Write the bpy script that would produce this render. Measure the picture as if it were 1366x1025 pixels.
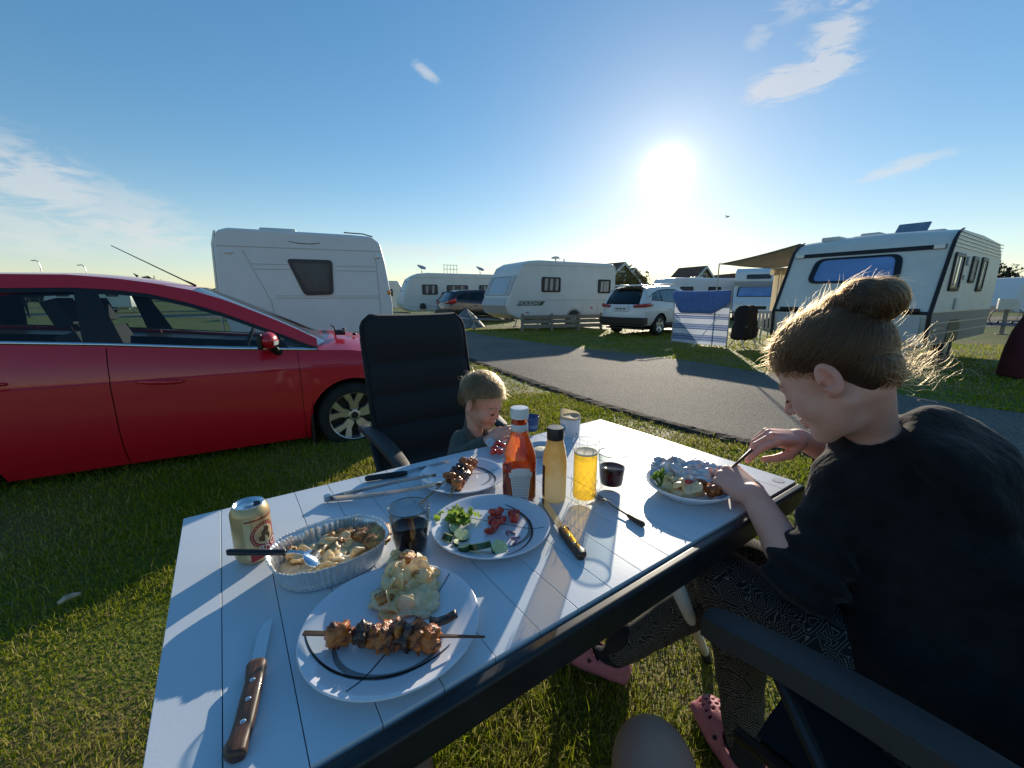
import bpy, bmesh, math, random
import numpy as np
from mathutils import Vector, Matrix, Euler, noise as mnoise

for _o in list(bpy.data.objects):
    bpy.data.objects.remove(_o)
SC = bpy.context.scene
COL = SC.collection
rnd = random.Random(7)
PI = math.pi

# ---------------------------------------------------------------- camera, sky, sun, exposure
HC = 1.22                      # eye height of the seated photographer
FPX = 545.0                    # focal length in photograph pixels (1366 wide)
PITCH = math.atan((512.5 - 398.0) / FPX)
cam_data = bpy.data.cameras.new('camera')
cam = bpy.data.objects.new('camera', cam_data)
COL.objects.link(cam)
cam.location = (0, 0, HC)
cam.rotation_euler = (PI / 2 - PITCH, 0, 0)
cam_data.sensor_width = 36.0
cam_data.lens = 36.0 * FPX / 1366.0
cam_data.clip_start = 0.02
cam_data.clip_end = 6000
SC.camera = cam
SC.render.resolution_x, SC.render.resolution_y = 1024, 768


def ray(px, py):
    cx = (px - 683.0) / FPX
    cy = -(py - 512.5) / FPX
    return Vector((cx, math.cos(PITCH) + math.sin(PITCH) * cy, -math.sin(PITCH) + math.cos(PITCH) * cy))


def G(px, py, z=0.0):
    """place on the horizontal plane at height z"""
    r = ray(px, py)
    return Vector((0, 0, HC)) + r * ((z - HC) / r.z)


def PD(px, py, d):
    """place at distance d along the viewing axis"""
    return Vector((0, 0, HC)) + ray(px, py) * d


SUN_DIR = ray(890, 228).normalized()
SUN_EL = math.asin(SUN_DIR.z)
SUN_AZ = math.atan2(SUN_DIR.x, SUN_DIR.y)

world = bpy.data.worlds.new('World')
SC.world = world
world.use_nodes = True
wn, wl = world.node_tree.nodes, world.node_tree.links
wn.clear()


def wmath(op, a, b=None, c=None, clamp=False):
    n = wn.new('ShaderNodeMath')
    n.operation = op
    n.use_clamp = clamp
    for i, v in enumerate((a, b, c)):
        if v is None:
            continue
        if isinstance(v, (int, float)):
            n.inputs[i].default_value = v
        else:
            wl.new(v, n.inputs[i])
    return n.outputs[0]


w_out = wn.new('ShaderNodeOutputWorld')
w_bg = wn.new('ShaderNodeBackground')
w_sky = wn.new('ShaderNodeTexSky')
w_sky.sky_type = 'NISHITA'
w_sky.sun_disc = False
w_sky.sun_elevation = SUN_EL
w_sky.sun_rotation = SUN_AZ
w_sky.altitude = 0
w_sky.air_density = 1.0
w_sky.dust_density = 0.12
w_sky.ozone_density = 2.2
SKY_STRENGTH = 0.172
w_bg.inputs[1].default_value = SKY_STRENGTH
w_tc = wn.new('ShaderNodeTexCoord')
w_sep = wn.new('ShaderNodeSeparateXYZ')
wl.new(w_tc.outputs['Generated'], w_sep.inputs[0])
wx, wy, wz = w_sep.outputs
w_az = wmath('ARCTAN2', wx, wy)
w_el = wmath('ARCSINE', wz)
# thin evening clouds: noise in azimuth / elevation, kept to the parts of the sky that have cloud
w_cmb = wn.new('ShaderNodeCombineXYZ')
wl.new(wmath('ADD', wmath('MULTIPLY', w_az, 9.0), wmath('MULTIPLY', w_el, 5.0)), w_cmb.inputs[0])
wl.new(wmath('MULTIPLY', w_el, 30.0), w_cmb.inputs[1])
w_nz = wn.new('ShaderNodeTexNoise')
w_nz.inputs['Scale'].default_value = 1.5
w_nz.inputs['Detail'].default_value = 9
w_nz.inputs['Roughness'].default_value = 0.64
w_nz.inputs['Distortion'].default_value = 0.9
wl.new(w_cmb.outputs[0], w_nz.inputs['Vector'])
w_noise = w_nz.outputs[0]


def azel(px, py):
    r = ray(px, py).normalized()
    return math.atan2(r.x, r.y), math.asin(r.z)


def cloud(px, py, ra, re, tilt, gain, lo, hi):
    a0, e0 = azel(px, py)
    da = wmath('SUBTRACT', w_az, a0)
    de = wmath('SUBTRACT', w_el, e0)
    c, s = math.cos(tilt), math.sin(tilt)
    u = wmath('ADD', wmath('MULTIPLY', da, c / ra), wmath('MULTIPLY', de, s / ra))
    v = wmath('ADD', wmath('MULTIPLY', da, -s / re), wmath('MULTIPLY', de, c / re))
    r2 = wmath('ADD', wmath('MULTIPLY', u, u), wmath('MULTIPLY', v, v))
    m = wmath('SUBTRACT', 1.0, r2, clamp=True)
    n = wn.new('ShaderNodeMapRange')
    n.interpolation_type = 'SMOOTHSTEP'
    n.inputs['From Min'].default_value = lo
    n.inputs['From Max'].default_value = hi
    wl.new(wmath('ADD', w_noise, wmath('MULTIPLY', wmath('SUBTRACT', m, 0.55), 0.34)), n.inputs['Value'])
    return wmath('MULTIPLY', wmath('MULTIPLY', n.outputs[0], m), gain)


parts_ = [
    cloud(1062, 106, 0.13, 0.040, 0.05, 2.0, 0.40, 0.72),
    cloud(1112, 52, 0.060, 0.095, -0.5, 1.7, 0.42, 0.76),
    cloud(1010, 52, 0.045, 0.025, 0.3, 0.6, 0.46, 0.72),
    cloud(1080, 6, 0.11, 0.035, 0.0, 0.7, 0.46, 0.75),
    cloud(569, 98, 0.045, 0.016, -0.5, 1.1, 0.40, 0.66),
    cloud(1203, 223, 0.085, 0.018, 0.15, 0.95, 0.38, 0.66),
    cloud(110, 262, 0.24, 0.062, -0.24, 0.75, 0.40, 0.68),
    cloud(5, 225, 0.12, 0.085, -0.3, 0.70, 0.38, 0.68),
    cloud(90, 312, 0.34, 0.055, -0.05, 0.65, 0.44, 0.70),
    cloud(560, 335, 0.22, 0.032, 0.0, 0.55, 0.45, 0.68),
    cloud(770, 345, 0.42, 0.03, 0.0, 0.4, 0.45, 0.72),
    cloud(770, 275, 0.07, 0.012, 0.1, 0.4, 0.42, 0.66),
]
w_cl = parts_[0]
for q_ in parts_[1:]:
    w_cl = wmath('ADD', w_cl, q_)
# thin evening veil low over the horizon
w_veil = wmath('MULTIPLY', wmath('POWER', 2.718, wmath('MULTIPLY', wmath('MULTIPLY', w_el, w_el), -38.0)), 0.42)
w_cl = wmath('MULTIPLY', wmath('ADD', w_cl, w_veil), 0.85, clamp=True)
# bright air round the sun (forward scattering)
w_dot = wn.new('ShaderNodeVectorMath')
w_dot.operation = 'DOT_PRODUCT'
wl.new(w_tc.outputs['Generated'], w_dot.inputs[0])
w_dot.inputs[1].default_value = SUN_DIR
w_d = wmath('MAXIMUM', w_dot.outputs['Value'], 0.0)
GLOW = [(2600, 12.0), (900, 1.3), (260, 0.6), (60, 0.3)]
w_gl = None
for n_, k_ in GLOW:
    t_ = wmath('MULTIPLY', wmath('POWER', w_d, float(n_)), k_)
    w_gl = t_ if w_gl is None else wmath('ADD', w_gl, t_)
w_glc = wn.new('ShaderNodeVectorMath')
w_glc.operation = 'SCALE'
w_glc.inputs[0].default_value = (1.0, 0.93, 0.78)
wl.new(w_gl, w_glc.inputs['Scale'])
w_hsv = wn.new('ShaderNodeHueSaturation')
w_hsv.inputs['Saturation'].default_value = 1.45
w_gam = wn.new('ShaderNodeGamma')
w_gam.inputs[1].default_value = 0.74
wl.new(w_sky.outputs[0], w_gam.inputs[0])
wl.new(w_gam.outputs[0], w_hsv.inputs['Color'])
w_add = wn.new('ShaderNodeVectorMath')
w_add.operation = 'ADD'
wl.new(w_hsv.outputs[0], w_add.inputs[0])
wl.new(w_glc.outputs[0], w_add.inputs[1])
# cloud brightness follows the light of the sky behind it
w_ccol = wn.new('ShaderNodeVectorMath')
w_ccol.operation = 'MULTIPLY_ADD'
wl.new(w_add.outputs[0], w_ccol.inputs[0])
w_ccol.inputs[1].default_value = (0.55, 0.48, 0.42)
w_ccol.inputs[2].default_value = (1.95, 1.95, 2.05)
w_mix = wn.new('ShaderNodeMix')
w_mix.data_type = 'RGBA'
wl.new(w_cl, w_mix.inputs[0])
wl.new(w_add.outputs[0], w_mix.inputs[6])
wl.new(w_ccol.outputs[0], w_mix.inputs[7])
wl.new(w_mix.outputs[2], w_bg.inputs[0])
wl.new(w_bg.outputs[0], w_out.inputs[0])

sun_data = bpy.data.lights.new('sun', 'SUN')
sun_data.energy = 4.6
sun_data.angle = math.radians(0.53)
sun_data.color = (1.0, 0.88, 0.70)
sun = bpy.data.objects.new('sun', sun_data)
COL.objects.link(sun)
sun.location = SUN_DIR * 30
sun.rotation_euler = SUN_DIR.to_track_quat('Z', 'Y').to_euler()

SC.view_settings.view_transform = 'Standard'
SC.view_settings.look = 'None'
SC.view_settings.exposure = 0.33
SC.view_settings.gamma = 1.0
SC.view_settings.use_curve_mapping = False
SC.render.engine = 'CYCLES'
SC.cycles.max_bounces = 10
SC.cycles.transparent_max_bounces = 24
SC.cycles.sample_clamp_indirect = 6.0
SC.cycles.use_denoising = True


# ---------------------------------------------------------------- materials
def _ramp2(nt, fac, c0, c1, p0=0.0, p1=1.0):
    r = nt.nodes.new('ShaderNodeValToRGB')
    r.color_ramp.elements[0].position, r.color_ramp.elements[1].position = p0, p1
    r.color_ramp.elements[0].color = (*c0, 1)
    r.color_ramp.elements[1].color = (*c1, 1)
    nt.links.new(fac, r.inputs[0])
    return r.outputs[0]


def M(name, col, rough=0.5, metal=0.0, spec=0.5, var=0.0, vscale=6.0, bump=0.0, bscale=80.0, col2=None, p=(0.35, 0.65),
      trans=0.0, coat=0.0, sss=0.0, stretch=(1, 1, 1), detail=5.0, sheen=0.0, alpha=1.0, ior=1.45, translucent=0.0):
    m = bpy.data.materials.new(name)
    m.use_nodes = True
    nt = m.node_tree
    b = nt.nodes['Principled BSDF']
    b.inputs['Base Color'].default_value = (*col, 1)
    b.inputs['Roughness'].default_value = rough
    b.inputs['Metallic'].default_value = metal
    b.inputs['Specular IOR Level'].default_value = spec
    b.inputs['Transmission Weight'].default_value = trans
    b.inputs['Coat Weight'].default_value = coat
    b.inputs['Coat Roughness'].default_value = 0.06
    b.inputs['Subsurface Weight'].default_value = sss
    b.inputs['Sheen Weight'].default_value = sheen
    b.inputs['Alpha'].default_value = alpha
    b.inputs['IOR'].default_value = ior
    if sss:
        b.inputs['Subsurface Radius'].default_value = (0.012, 0.004, 0.002)
        b.inputs['Subsurface Scale'].default_value = 1.0
    tc = nt.nodes.new('ShaderNodeTexCoord')
    mp = nt.nodes.new('ShaderNodeMapping')
    mp.inputs['Scale'].default_value = stretch
    nt.links.new(tc.outputs['Object'], mp.inputs['Vector'])
    vec = mp.outputs[0]
    if var or col2:
        n = nt.nodes.new('ShaderNodeTexNoise')
        n.inputs['Scale'].default_value = vscale
        n.inputs['Detail'].default_value = detail
        nt.links.new(vec, n.inputs['Vector'])
        c0 = tuple(min(1, c * (1 - var)) for c in col)
        c1 = col2 if col2 else tuple(min(1, c * (1 + var)) for c in col)
        out = _ramp2(nt, n.outputs[0], c0 if not col2 else col, c1, *p)
        nt.links.new(out, b.inputs['Base Color'])
        if var:
            mr = nt.nodes.new('ShaderNodeMapRange')
            mr.inputs['To Min'].default_value = max(0.02, rough - 0.06)
            mr.inputs['To Max'].default_value = min(1, rough + 0.08)
            nt.links.new(n.outputs[0], mr.inputs['Value'])
            nt.links.new(mr.outputs[0], b.inputs['Roughness'])
    if bump:
        n2 = nt.nodes.new('ShaderNodeTexNoise')
        n2.inputs['Scale'].default_value = bscale
        n2.inputs['Detail'].default_value = 4
        nt.links.new(vec, n2.inputs['Vector'])
        bp = nt.nodes.new('ShaderNodeBump')
        bp.inputs['Strength'].default_value = bump
        bp.inputs['Distance'].default_value = 0.01
        nt.links.new(n2.outputs[0], bp.inputs['Height'])
        nt.links.new(bp.outputs[0], b.inputs['Normal'])
    if translucent:
        t = nt.nodes.new('ShaderNodeBsdfTranslucent')
        src = b.inputs['Base Color'].links[0].from_socket if b.inputs['Base Color'].is_linked else None
        if src:
            nt.links.new(src, t.inputs[0])
        else:
            t.inputs[0].default_value = (*col, 1)
        mx = nt.nodes.new('ShaderNodeMixShader')
        mx.inputs[0].default_value = translucent
        nt.links.new(b.outputs[0], mx.inputs[1])
        nt.links.new(t.outputs[0], mx.inputs[2])
        nt.links.new(mx.outputs[0], nt.nodes['Material Output'].inputs[0])
    m['bsdf'] = b.name
    return m


def thin_glass(name, tint=(0.93, 0.96, 0.95), gloss=1.0, rough=0.02, ior=1.5, diffuse=0.0, dcol=(1, 1, 1)):
    """thin walled glass or clear liquid: tinted straight transmission plus Fresnel reflection"""
    m = bpy.data.materials.new(name)
    m.use_nodes = True
    nt = m.node_tree
    nt.nodes.remove(nt.nodes['Principled BSDF'])
    tr = nt.nodes.new('ShaderNodeBsdfTransparent')
    tr.inputs[0].default_value = (*tint, 1)
    gl = nt.nodes.new('ShaderNodeBsdfGlossy')
    gl.inputs['Roughness'].default_value = rough
    lw = nt.nodes.new('ShaderNodeLayerWeight')
    lw.inputs[0].default_value = 0.5
    pw = nt.nodes.new('ShaderNodeMath')
    pw.operation = 'POWER'
    nt.links.new(lw.outputs['Facing'], pw.inputs[0])
    pw.inputs[1].default_value = 3.0
    f0 = ((ior - 1) / (ior + 1)) ** 2
    fr = nt.nodes.new('ShaderNodeMath')
    fr.operation = 'MULTIPLY_ADD'
    nt.links.new(pw.outputs[0], fr.inputs[0])
    fr.inputs[1].default_value = 0.9 - f0
    fr.inputs[2].default_value = f0
    src = tr.outputs[0]
    if diffuse:
        tl = nt.nodes.new('ShaderNodeBsdfTranslucent')
        tl.inputs[0].default_value = (*dcol, 1)
        mx0 = nt.nodes.new('ShaderNodeMixShader')
        mx0.inputs[0].default_value = diffuse
        nt.links.new(tr.outputs[0], mx0.inputs[1])
        nt.links.new(tl.outputs[0], mx0.inputs[2])
        src = mx0.outputs[0]
    mx = nt.nodes.new('ShaderNodeMixShader')
    mu = nt.nodes.new('ShaderNodeMath')
    mu.operation = 'MULTIPLY'
    mu.inputs[1].default_value = gloss
    nt.links.new(fr.outputs[0], mu.inputs[0])
    nt.links.new(mu.outputs[0], mx.inputs[0])
    nt.links.new(src, mx.inputs[1])
    nt.links.new(gl.outputs[0], mx.inputs[2])
    nt.links.new(mx.outputs[0], nt.nodes['Material Output'].inputs[0])
    return m


# ---------------------------------------------------------------- mesh helpers
class MB:
    def __init__(self):
        self.v, self.f, self.mi = [], [], []
        self.m = Matrix.Identity(4)
        self.mat = 0

    def at(self, loc=(0, 0, 0), rot=(0, 0, 0), sc=(1, 1, 1)):
        self.m = Matrix.LocRotScale(Vector(loc), Euler(rot), Vector(sc))
        return self

    def add(self, vs, fs):
        o = len(self.v)
        self.v += [tuple(self.m @ Vector(p)) for p in vs]
        for f in fs:
            self.f.append(tuple(i + o for i in f))
            self.mi.append(self.mat)
        return self

    def box(self, x0, x1, y0, y1, z0, z1):
        return self.add([(x0, y0, z0), (x1, y0, z0), (x1, y1, z0), (x0, y1, z0), (x0, y0, z1), (x1, y0, z1), (x1, y1, z1), (x0, y1, z1)],
                        [(0, 3, 2, 1), (4, 5, 6, 7), (0, 1, 5, 4), (1, 2, 6, 5), (2, 3, 7, 6), (3, 0, 4, 7)])

    def grid(self, rows, close_u=False, close_v=False, cap=False):
        nu, nv = len(rows), len(rows[0])
        vs = [p for r in rows for p in r]
        fs = []
        for i in range(nu if close_u else nu - 1):
            for j in range(nv if close_v else nv - 1):
                a, b = i * nv + j, i * nv + (j + 1) % nv
                c, d = ((i + 1) % nu) * nv + (j + 1) % nv, ((i + 1) % nu) * nv + j
                fs.append((a, b, c, d))
        if cap:
            fs.append(tuple(range(nv))[::-1])
            fs.append(tuple((nu - 1) * nv + j for j in range(nv)))
        return self.add(vs, fs)

    def lathe(self, prof, n=32, cap0=False, cap1=False, sx=1.0, sy=1.0):
        rows = [[(r * math.cos(2 * PI * k / n) * sx, r * math.sin(2 * PI * k / n) * sy, z) for k in range(n)] for r, z in prof]
        self.grid(rows, close_v=True)
        o = len(self.v) - len(prof) * n
        if cap0:
            self.f.append(tuple(o + k for k in range(n))[::-1])
            self.mi.append(self.mat)
        if cap1:
            self.f.append(tuple(o + (len(prof) - 1) * n + k for k in range(n)))
            self.mi.append(self.mat)
        return self

    def tube(self, pts, r, n=8, cap=True):
        pts = [Vector(p) for p in pts]
        rs = r if isinstance(r, (list, tuple)) else [r] * len(pts)
        rows = []
        up = None
        for i, p in enumerate(pts):
            t = (pts[min(i + 1, len(pts) - 1)] - pts[max(i - 1, 0)])
            t.normalize()
            if up is None:
                up = t.orthogonal().normalized()
            else:
                up = (up - t * up.dot(t))
                up = up.normalized() if up.length > 1e-6 else t.orthogonal().normalized()
            s = t.cross(up)
            rows.append([tuple(p + (up * math.cos(2 * PI * k / n) + s * math.sin(2 * PI * k / n)) * rs[i]) for k in range(n)])
        self.grid(rows, close_v=True, cap=cap)
        return self

    def prism(self, poly, y0, y1):
        """poly in x,z extruded along y"""
        n = len(poly)
        vs = [(x, y0, z) for x, z in poly] + [(x, y1, z) for x, z in poly]
        fs = [tuple(range(n)), tuple(range(2 * n - 1, n - 1, -1))]
        fs += [(i, i + n, (i + 1) % n + n, (i + 1) % n) for i in range(n)]
        return self.add(vs, fs)

    def ball(self, c, r, nu=12, nv=8):
        rx, ry, rz = (r, r, r) if isinstance(r, (int, float)) else r
        vs = [(c[0], c[1], c[2] - rz)]
        for i in range(1, nv):
            a = PI * i / nv
            vs += [(c[0] + rx * math.sin(a) * math.cos(2 * PI * k / nu), c[1] + ry * math.sin(a) * math.sin(2 * PI * k / nu), c[2] - rz * math.cos(a)) for k in range(nu)]
        vs.append((c[0], c[1], c[2] + rz))
        fs = [(0, 1 + (k + 1) % nu, 1 + k) for k in range(nu)]
        for i in range(nv - 2):
            b = 1 + i * nu
            fs += [(b + k, b + (k + 1) % nu, b + nu + (k + 1) % nu, b + nu + k) for k in range(nu)]
        b = 1 + (nv - 2) * nu
        fs += [(b + k, b + (k + 1) % nu, len(vs) - 1) for k in range(nu)]
        return self.add(vs, fs)


def mesh_from(name, v, f, mats, mi=None, smooth=False, angle=None):
    me = bpy.data.meshes.new(name)
    if isinstance(v, np.ndarray):
        f = np.asarray(f)
        k = f.shape[1]
        me.vertices.add(len(v))
        me.vertices.foreach_set('co', np.ascontiguousarray(v, dtype=np.float32).ravel())
        me.loops.add(f.size)
        me.loops.foreach_set('vertex_index', np.ascontiguousarray(f, dtype=np.int32).ravel())
        me.polygons.add(len(f))
        me.polygons.foreach_set('loop_start', np.arange(0, f.size, k, dtype=np.int32))
        me.update(calc_edges=True)
    else:
        me.from_pydata(v, [], f)
        me.update()
    for m in (mats if isinstance(mats, (list, tuple)) else [mats]):
        me.materials.append(m)
    if mi is not None and len(set(mi)) > 1:
        me.polygons.foreach_set('material_index', mi)
    if smooth or angle:
        me.polygons.foreach_set('use_smooth', [True] * len(me.polygons))
        if angle:
            me.set_sharp_from_angle(angle=math.radians(angle))
    return me


def obj(name, mb, mat, parent=None, smooth=False, angle=None, bevel=0.0, seg=2, subsurf=0, loc=None, rot=None, fix=True, label=None, solid=0.0):
    me = mesh_from(name, mb.v, mb.f, mat, mb.mi, smooth, angle)
    if fix:
        bm = bmesh.new()
        bm.from_mesh(me)
        bmesh.ops.recalc_face_normals(bm, faces=bm.faces)
        bm.to_mesh(me)
        bm.free()
    o = bpy.data.objects.new(name, me)
    COL.objects.link(o)
    if parent:
        o.parent = parent
    if loc is not None:
        o.location = loc
    if rot is not None:
        o.rotation_euler = rot
    if solid:
        s = o.modifiers.new('solid', 'SOLIDIFY')
        s.thickness = solid
        s.offset = -1
    if bevel:
        b = o.modifiers.new('bevel', 'BEVEL')
        b.width = bevel
        b.segments = seg
        b.limit_method = 'ANGLE'
        b.angle_limit = math.radians(35)
        if not (smooth or angle):
            me.polygons.foreach_set('use_smooth', [True] * len(me.polygons))
            me.set_sharp_from_angle(angle=math.radians(35))
            b.harden_normals = True
    if subsurf:
        s = o.modifiers.new('sub', 'SUBSURF')
        s.levels = s.render_levels = subsurf
    if label:
        o['label'] = label
    return o


def npobj(name, v, f, mat, parent=None, smooth=True, origin=None):
    v = np.asarray(v, dtype=np.float32)
    if origin is not None:
        v = v - np.asarray(origin, dtype=np.float32)
    o = bpy.data.objects.new(name, mesh_from(name, v, f, mat, None, smooth))
    COL.objects.link(o)
    if parent:
        o.parent = parent
    return o


def thing(name, label, cat, loc=(0, 0, 0), rz=0.0, group=None, rot=None):
    o = bpy.data.objects.new(name, None)
    COL.objects.link(o)
    o.empty_display_size = 0.1
    o.location = loc
    o.rotation_euler = rot if rot else (0, 0, rz)
    return tag(o, label, cat, group)


def tag(o, label, cat, group=None):
    o['label'] = label
    o['category'] = cat
    if group:
        o['group'] = group
    return o


def struct(o):
    o['kind'] = 'structure'
    return o


def stuff(o):
    o['kind'] = 'stuff'
    return o


def text_geo(s, size, extrude=0.0, shear=0.0, res=2):
    cu = bpy.data.curves.new('lettering', 'FONT')
    cu.body = s
    cu.size = size
    cu.extrude = extrude
    cu.shear = shear
    cu.resolution_u = res
    cu.align_x, cu.align_y = 'CENTER', 'CENTER'
    o = bpy.data.objects.new('lettering', cu)
    me = bpy.data.meshes.new_from_object(o)
    v = [tuple(p.co) for p in me.vertices]
    f = [tuple(p.vertices) for p in me.polygons]
    bpy.data.objects.remove(o)
    bpy.data.meshes.remove(me)
    return v, f


# ---------------------------------------------------------------- implicit surfaces (for bodies, cloth, food)
def smin(a, b, k):
    h = np.clip(0.5 + 0.5 * (b - a) / k, 0, 1)
    return b + (a - b) * h - k * h * (1 - h)


def smax(a, b, k):
    return -smin(-a, -b, k)


def s_ball(P, c, r):
    return np.linalg.norm(P - np.asarray(c, np.float32), axis=1) - r


def s_ell(P, c, r, R=None):
    q = P - np.asarray(c, np.float32)
    if R is not None:
        q = q @ np.asarray(R, np.float32)
    r = np.asarray(r, np.float32)
    k0 = np.linalg.norm(q / r, axis=1)
    k1 = np.linalg.norm(q / (r * r), axis=1)
    return k0 * (k0 - 1.0) / np.maximum(k1, 1e-6)


def s_cap(P, a, b, ra, rb=None):
    rb = ra if rb is None else rb
    a, b = np.asarray(a, np.float32), np.asarray(b, np.float32)
    ab = b - a
    t = np.clip(((P - a) @ ab) / max(float(ab @ ab), 1e-9), 0, 1)
    return np.linalg.norm(P - a - t[:, None] * ab, axis=1) - (ra + (rb - ra) * t)


def s_box(P, c, h, R=None, r=0.0):
    q = P - np.asarray(c, np.float32)
    if R is not None:
        q = q @ np.asarray(R, np.float32)
    q = np.abs(q) - (np.asarray(h, np.float32) - r)
    return np.linalg.norm(np.maximum(q, 0), axis=1) + np.minimum(q.max(axis=1), 0) - r


def s_chain(P, pts, rs, k=0.01):
    d = None
    for i in range(len(pts) - 1):
        e = s_cap(P, pts[i], pts[i + 1], rs[i], rs[i + 1])
        d = e if d is None else smin(d, e, k)
    return d


def vnoise(P, sc, seed=0.0):
    """cheap smooth noise from sums of rotated sines"""
    x, y, z = (P * sc).T
    a = np.sin(x * 1.3 + 1.7 * np.sin(y * 0.9 + seed) + seed) + np.sin(y * 1.7 + 1.3 * np.sin(z * 1.1 + seed * 2)) + np.sin(z * 1.5 + 1.5 * np.sin(x * 0.8 + seed * 3))
    return a / 3.0


def sdf_mesh(fn, lo, hi, h, block=8):
    lo, hi = np.asarray(lo, np.float32), np.asarray(hi, np.float32)
    n = (np.ceil((hi - lo) / h / block).astype(int)) * block + 1
    vals = np.full(tuple(n), 1.0, np.float32)
    nb = (n - 1) // block
    bi = np.stack(np.meshgrid(*[np.arange(k) for k in nb], indexing='ij'), -1).reshape(-1, 3)
    cen = lo + (bi + 0.5) * block * h
    d = fn(cen.astype(np.float32))
    rad = block * h * 0.87 * 1.35 + 2 * h
    ins = np.where(d < 0)[0]
    for b in bi[ins]:
        s = b * block
        vals[s[0]:s[0] + block + 1, s[1]:s[1] + block + 1, s[2]:s[2] + block + 1] = -1.0
    near = bi[np.abs(d) < rad]
    off = np.stack(np.meshgrid(*[np.arange(block + 1)] * 3, indexing='ij'), -1).reshape(-1, 3)
    CH = 600
    for s in range(0, len(near), CH):
        idx = (near[s:s + CH, None, :] * block + off[None]).reshape(-1, 3)
        vals[idx[:, 0], idx[:, 1], idx[:, 2]] = fn((lo + idx * h).astype(np.float32))
    ins = vals < 0
    c = [ins[a:ins.shape[0] - 1 + a, b:ins.shape[1] - 1 + b, e:ins.shape[2] - 1 + e] for a in (0, 1) for b in (0, 1) for e in (0, 1)]
    anyv, allv = c[0].copy(), c[0].copy()
    for q in c[1:]:
        anyv |= q
        allv &= q
    mixed = anyv & ~allv
    cells = np.argwhere(mixed)
    cid = np.full(mixed.shape, -1, np.int32)
    cid[mixed] = np.arange(len(cells))
    acc = np.zeros((len(cells), 3), np.float32)
    cnt = np.zeros(len(cells), np.float32)
    cor = np.array([(a, b, e) for a in (0, 1) for b in (0, 1) for e in (0, 1)])
    for i in range(8):
        for j in range(i + 1, 8):
            if np.abs(cor[i] - cor[j]).sum() != 1:
                continue
            pa, pb = cells + cor[i], cells + cor[j]
            va, vb = vals[pa[:, 0], pa[:, 1], pa[:, 2]], vals[pb[:, 0], pb[:, 1], pb[:, 2]]
            m = (va < 0) != (vb < 0)
            t = va[m] / (va[m] - vb[m])
            acc[m] += pa[m] + (pb[m] - pa[m]) * t[:, None]
            cnt[m] += 1
    V = lo + acc / np.maximum(cnt, 1)[:, None] * h
    F = []
    for ax in range(3):
        sl0, sl1 = [slice(None)] * 3, [slice(None)] * 3
        sl0[ax], sl1[ax] = slice(0, -1), slice(1, None)
        e = np.argwhere(ins[tuple(sl0)] != ins[tuple(sl1)])
        u, w = (ax + 1) % 3, (ax + 2) % 3
        ok = (e[:, u] > 0) & (e[:, w] > 0) & (e[:, u] < mixed.shape[u]) & (e[:, w] < mixed.shape[w])
        e = e[ok]
        sg = ins[e[:, 0], e[:, 1], e[:, 2]]
        q = []
        for du, dw in ((-1, -1), (0, -1), (0, 0), (-1, 0)):
            p = e.copy()
            p[:, u] += du
            p[:, w] += dw
            q.append(cid[p[:, 0], p[:, 1], p[:, 2]])
        q = np.stack(q, 1)
        q[~sg] = q[~sg][:, ::-1]
        F.append(q)
    F = np.concatenate(F)
    F = F[(F >= 0).all(1)]
    return V, F
# ---------------------------------------------------------------- the ground
def grass_mat(name, base, tip, straw, rnd_amt=1.0, blades=True):
    m = bpy.data.materials.new(name)
    m.use_nodes = True
    nt = m.node_tree
    b = nt.nodes['Principled BSDF']
    b.inputs['Roughness'].default_value = 0.6
    b.inputs['Specular IOR Level'].default_value = 0.12
    ge = nt.nodes.new('ShaderNodeNewGeometry')
    tc = nt.nodes.new('ShaderNodeTexCoord')
    n = nt.nodes.new('ShaderNodeTexNoise')
    n.inputs['Scale'].default_value = 0.9
    n.inputs['Detail'].default_value = 6
    nt.links.new(tc.outputs['Object'], n.inputs['Vector'])
    if blades:
        mixf = nt.nodes.new('ShaderNodeMath')
        mixf.operation = 'MULTIPLY_ADD'
        nt.links.new(ge.outputs['Random Per Island'], mixf.inputs[0])
        mixf.inputs[1].default_value = 0.55
        nt.links.new(n.outputs[0], mixf.inputs[2])
        fac = mixf.outputs[0]
    else:
        n2 = nt.nodes.new('ShaderNodeTexNoise')
        n2.inputs['Scale'].default_value = 55
        n2.inputs['Detail'].default_value = 6
        nt.links.new(tc.outputs['Object'], n2.inputs['Vector'])
        mixf = nt.nodes.new('ShaderNodeMath')
        mixf.operation = 'MULTIPLY_ADD'
        nt.links.new(n2.outputs[0], mixf.inputs[0])
        mixf.inputs[1].default_value = 0.9
        nt.links.new(n.outputs[0], mixf.inputs[2])
        fac = mixf.outputs[0]
    r = nt.nodes.new('ShaderNodeValToRGB')
    el = r.color_ramp.elements
    el[0].position, el[0].color = (0.36 if blades else 0.55), (*base, 1)
    el[1].position, el[1].color = (0.86 if blades else 1.15), (*tip, 1)
    e = el.new(0.93 if blades else 1.0)
    e.color = (*straw, 1)
    nt.links.new(fac, r.inputs[0])
    nt.links.new(r.outputs[0], b.inputs['Base Color'])
    if blades:
        t = nt.nodes.new('ShaderNodeBsdfTranslucent')
        nt.links.new(r.outputs[0], t.inputs[0])
        mx = nt.nodes.new('ShaderNodeMixShader')
        mx.inputs[0].default_value = 0.5
        nt.links.new(b.outputs[0], mx.inputs[1])
        nt.links.new(t.outputs[0], mx.inputs[2])
        nt.links.new(mx.outputs[0], nt.nodes['Material Output'].inputs[0])
    else:
        bp = nt.nodes.new('ShaderNodeBump')
        bp.inputs['Strength'].default_value = 0.9
        bp.inputs['Distance'].default_value = 0.04
        nt.links.new(n2.outputs[0], bp.inputs['Height'])
        nt.links.new(bp.outputs[0], b.inputs['Normal'])
    return m


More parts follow.
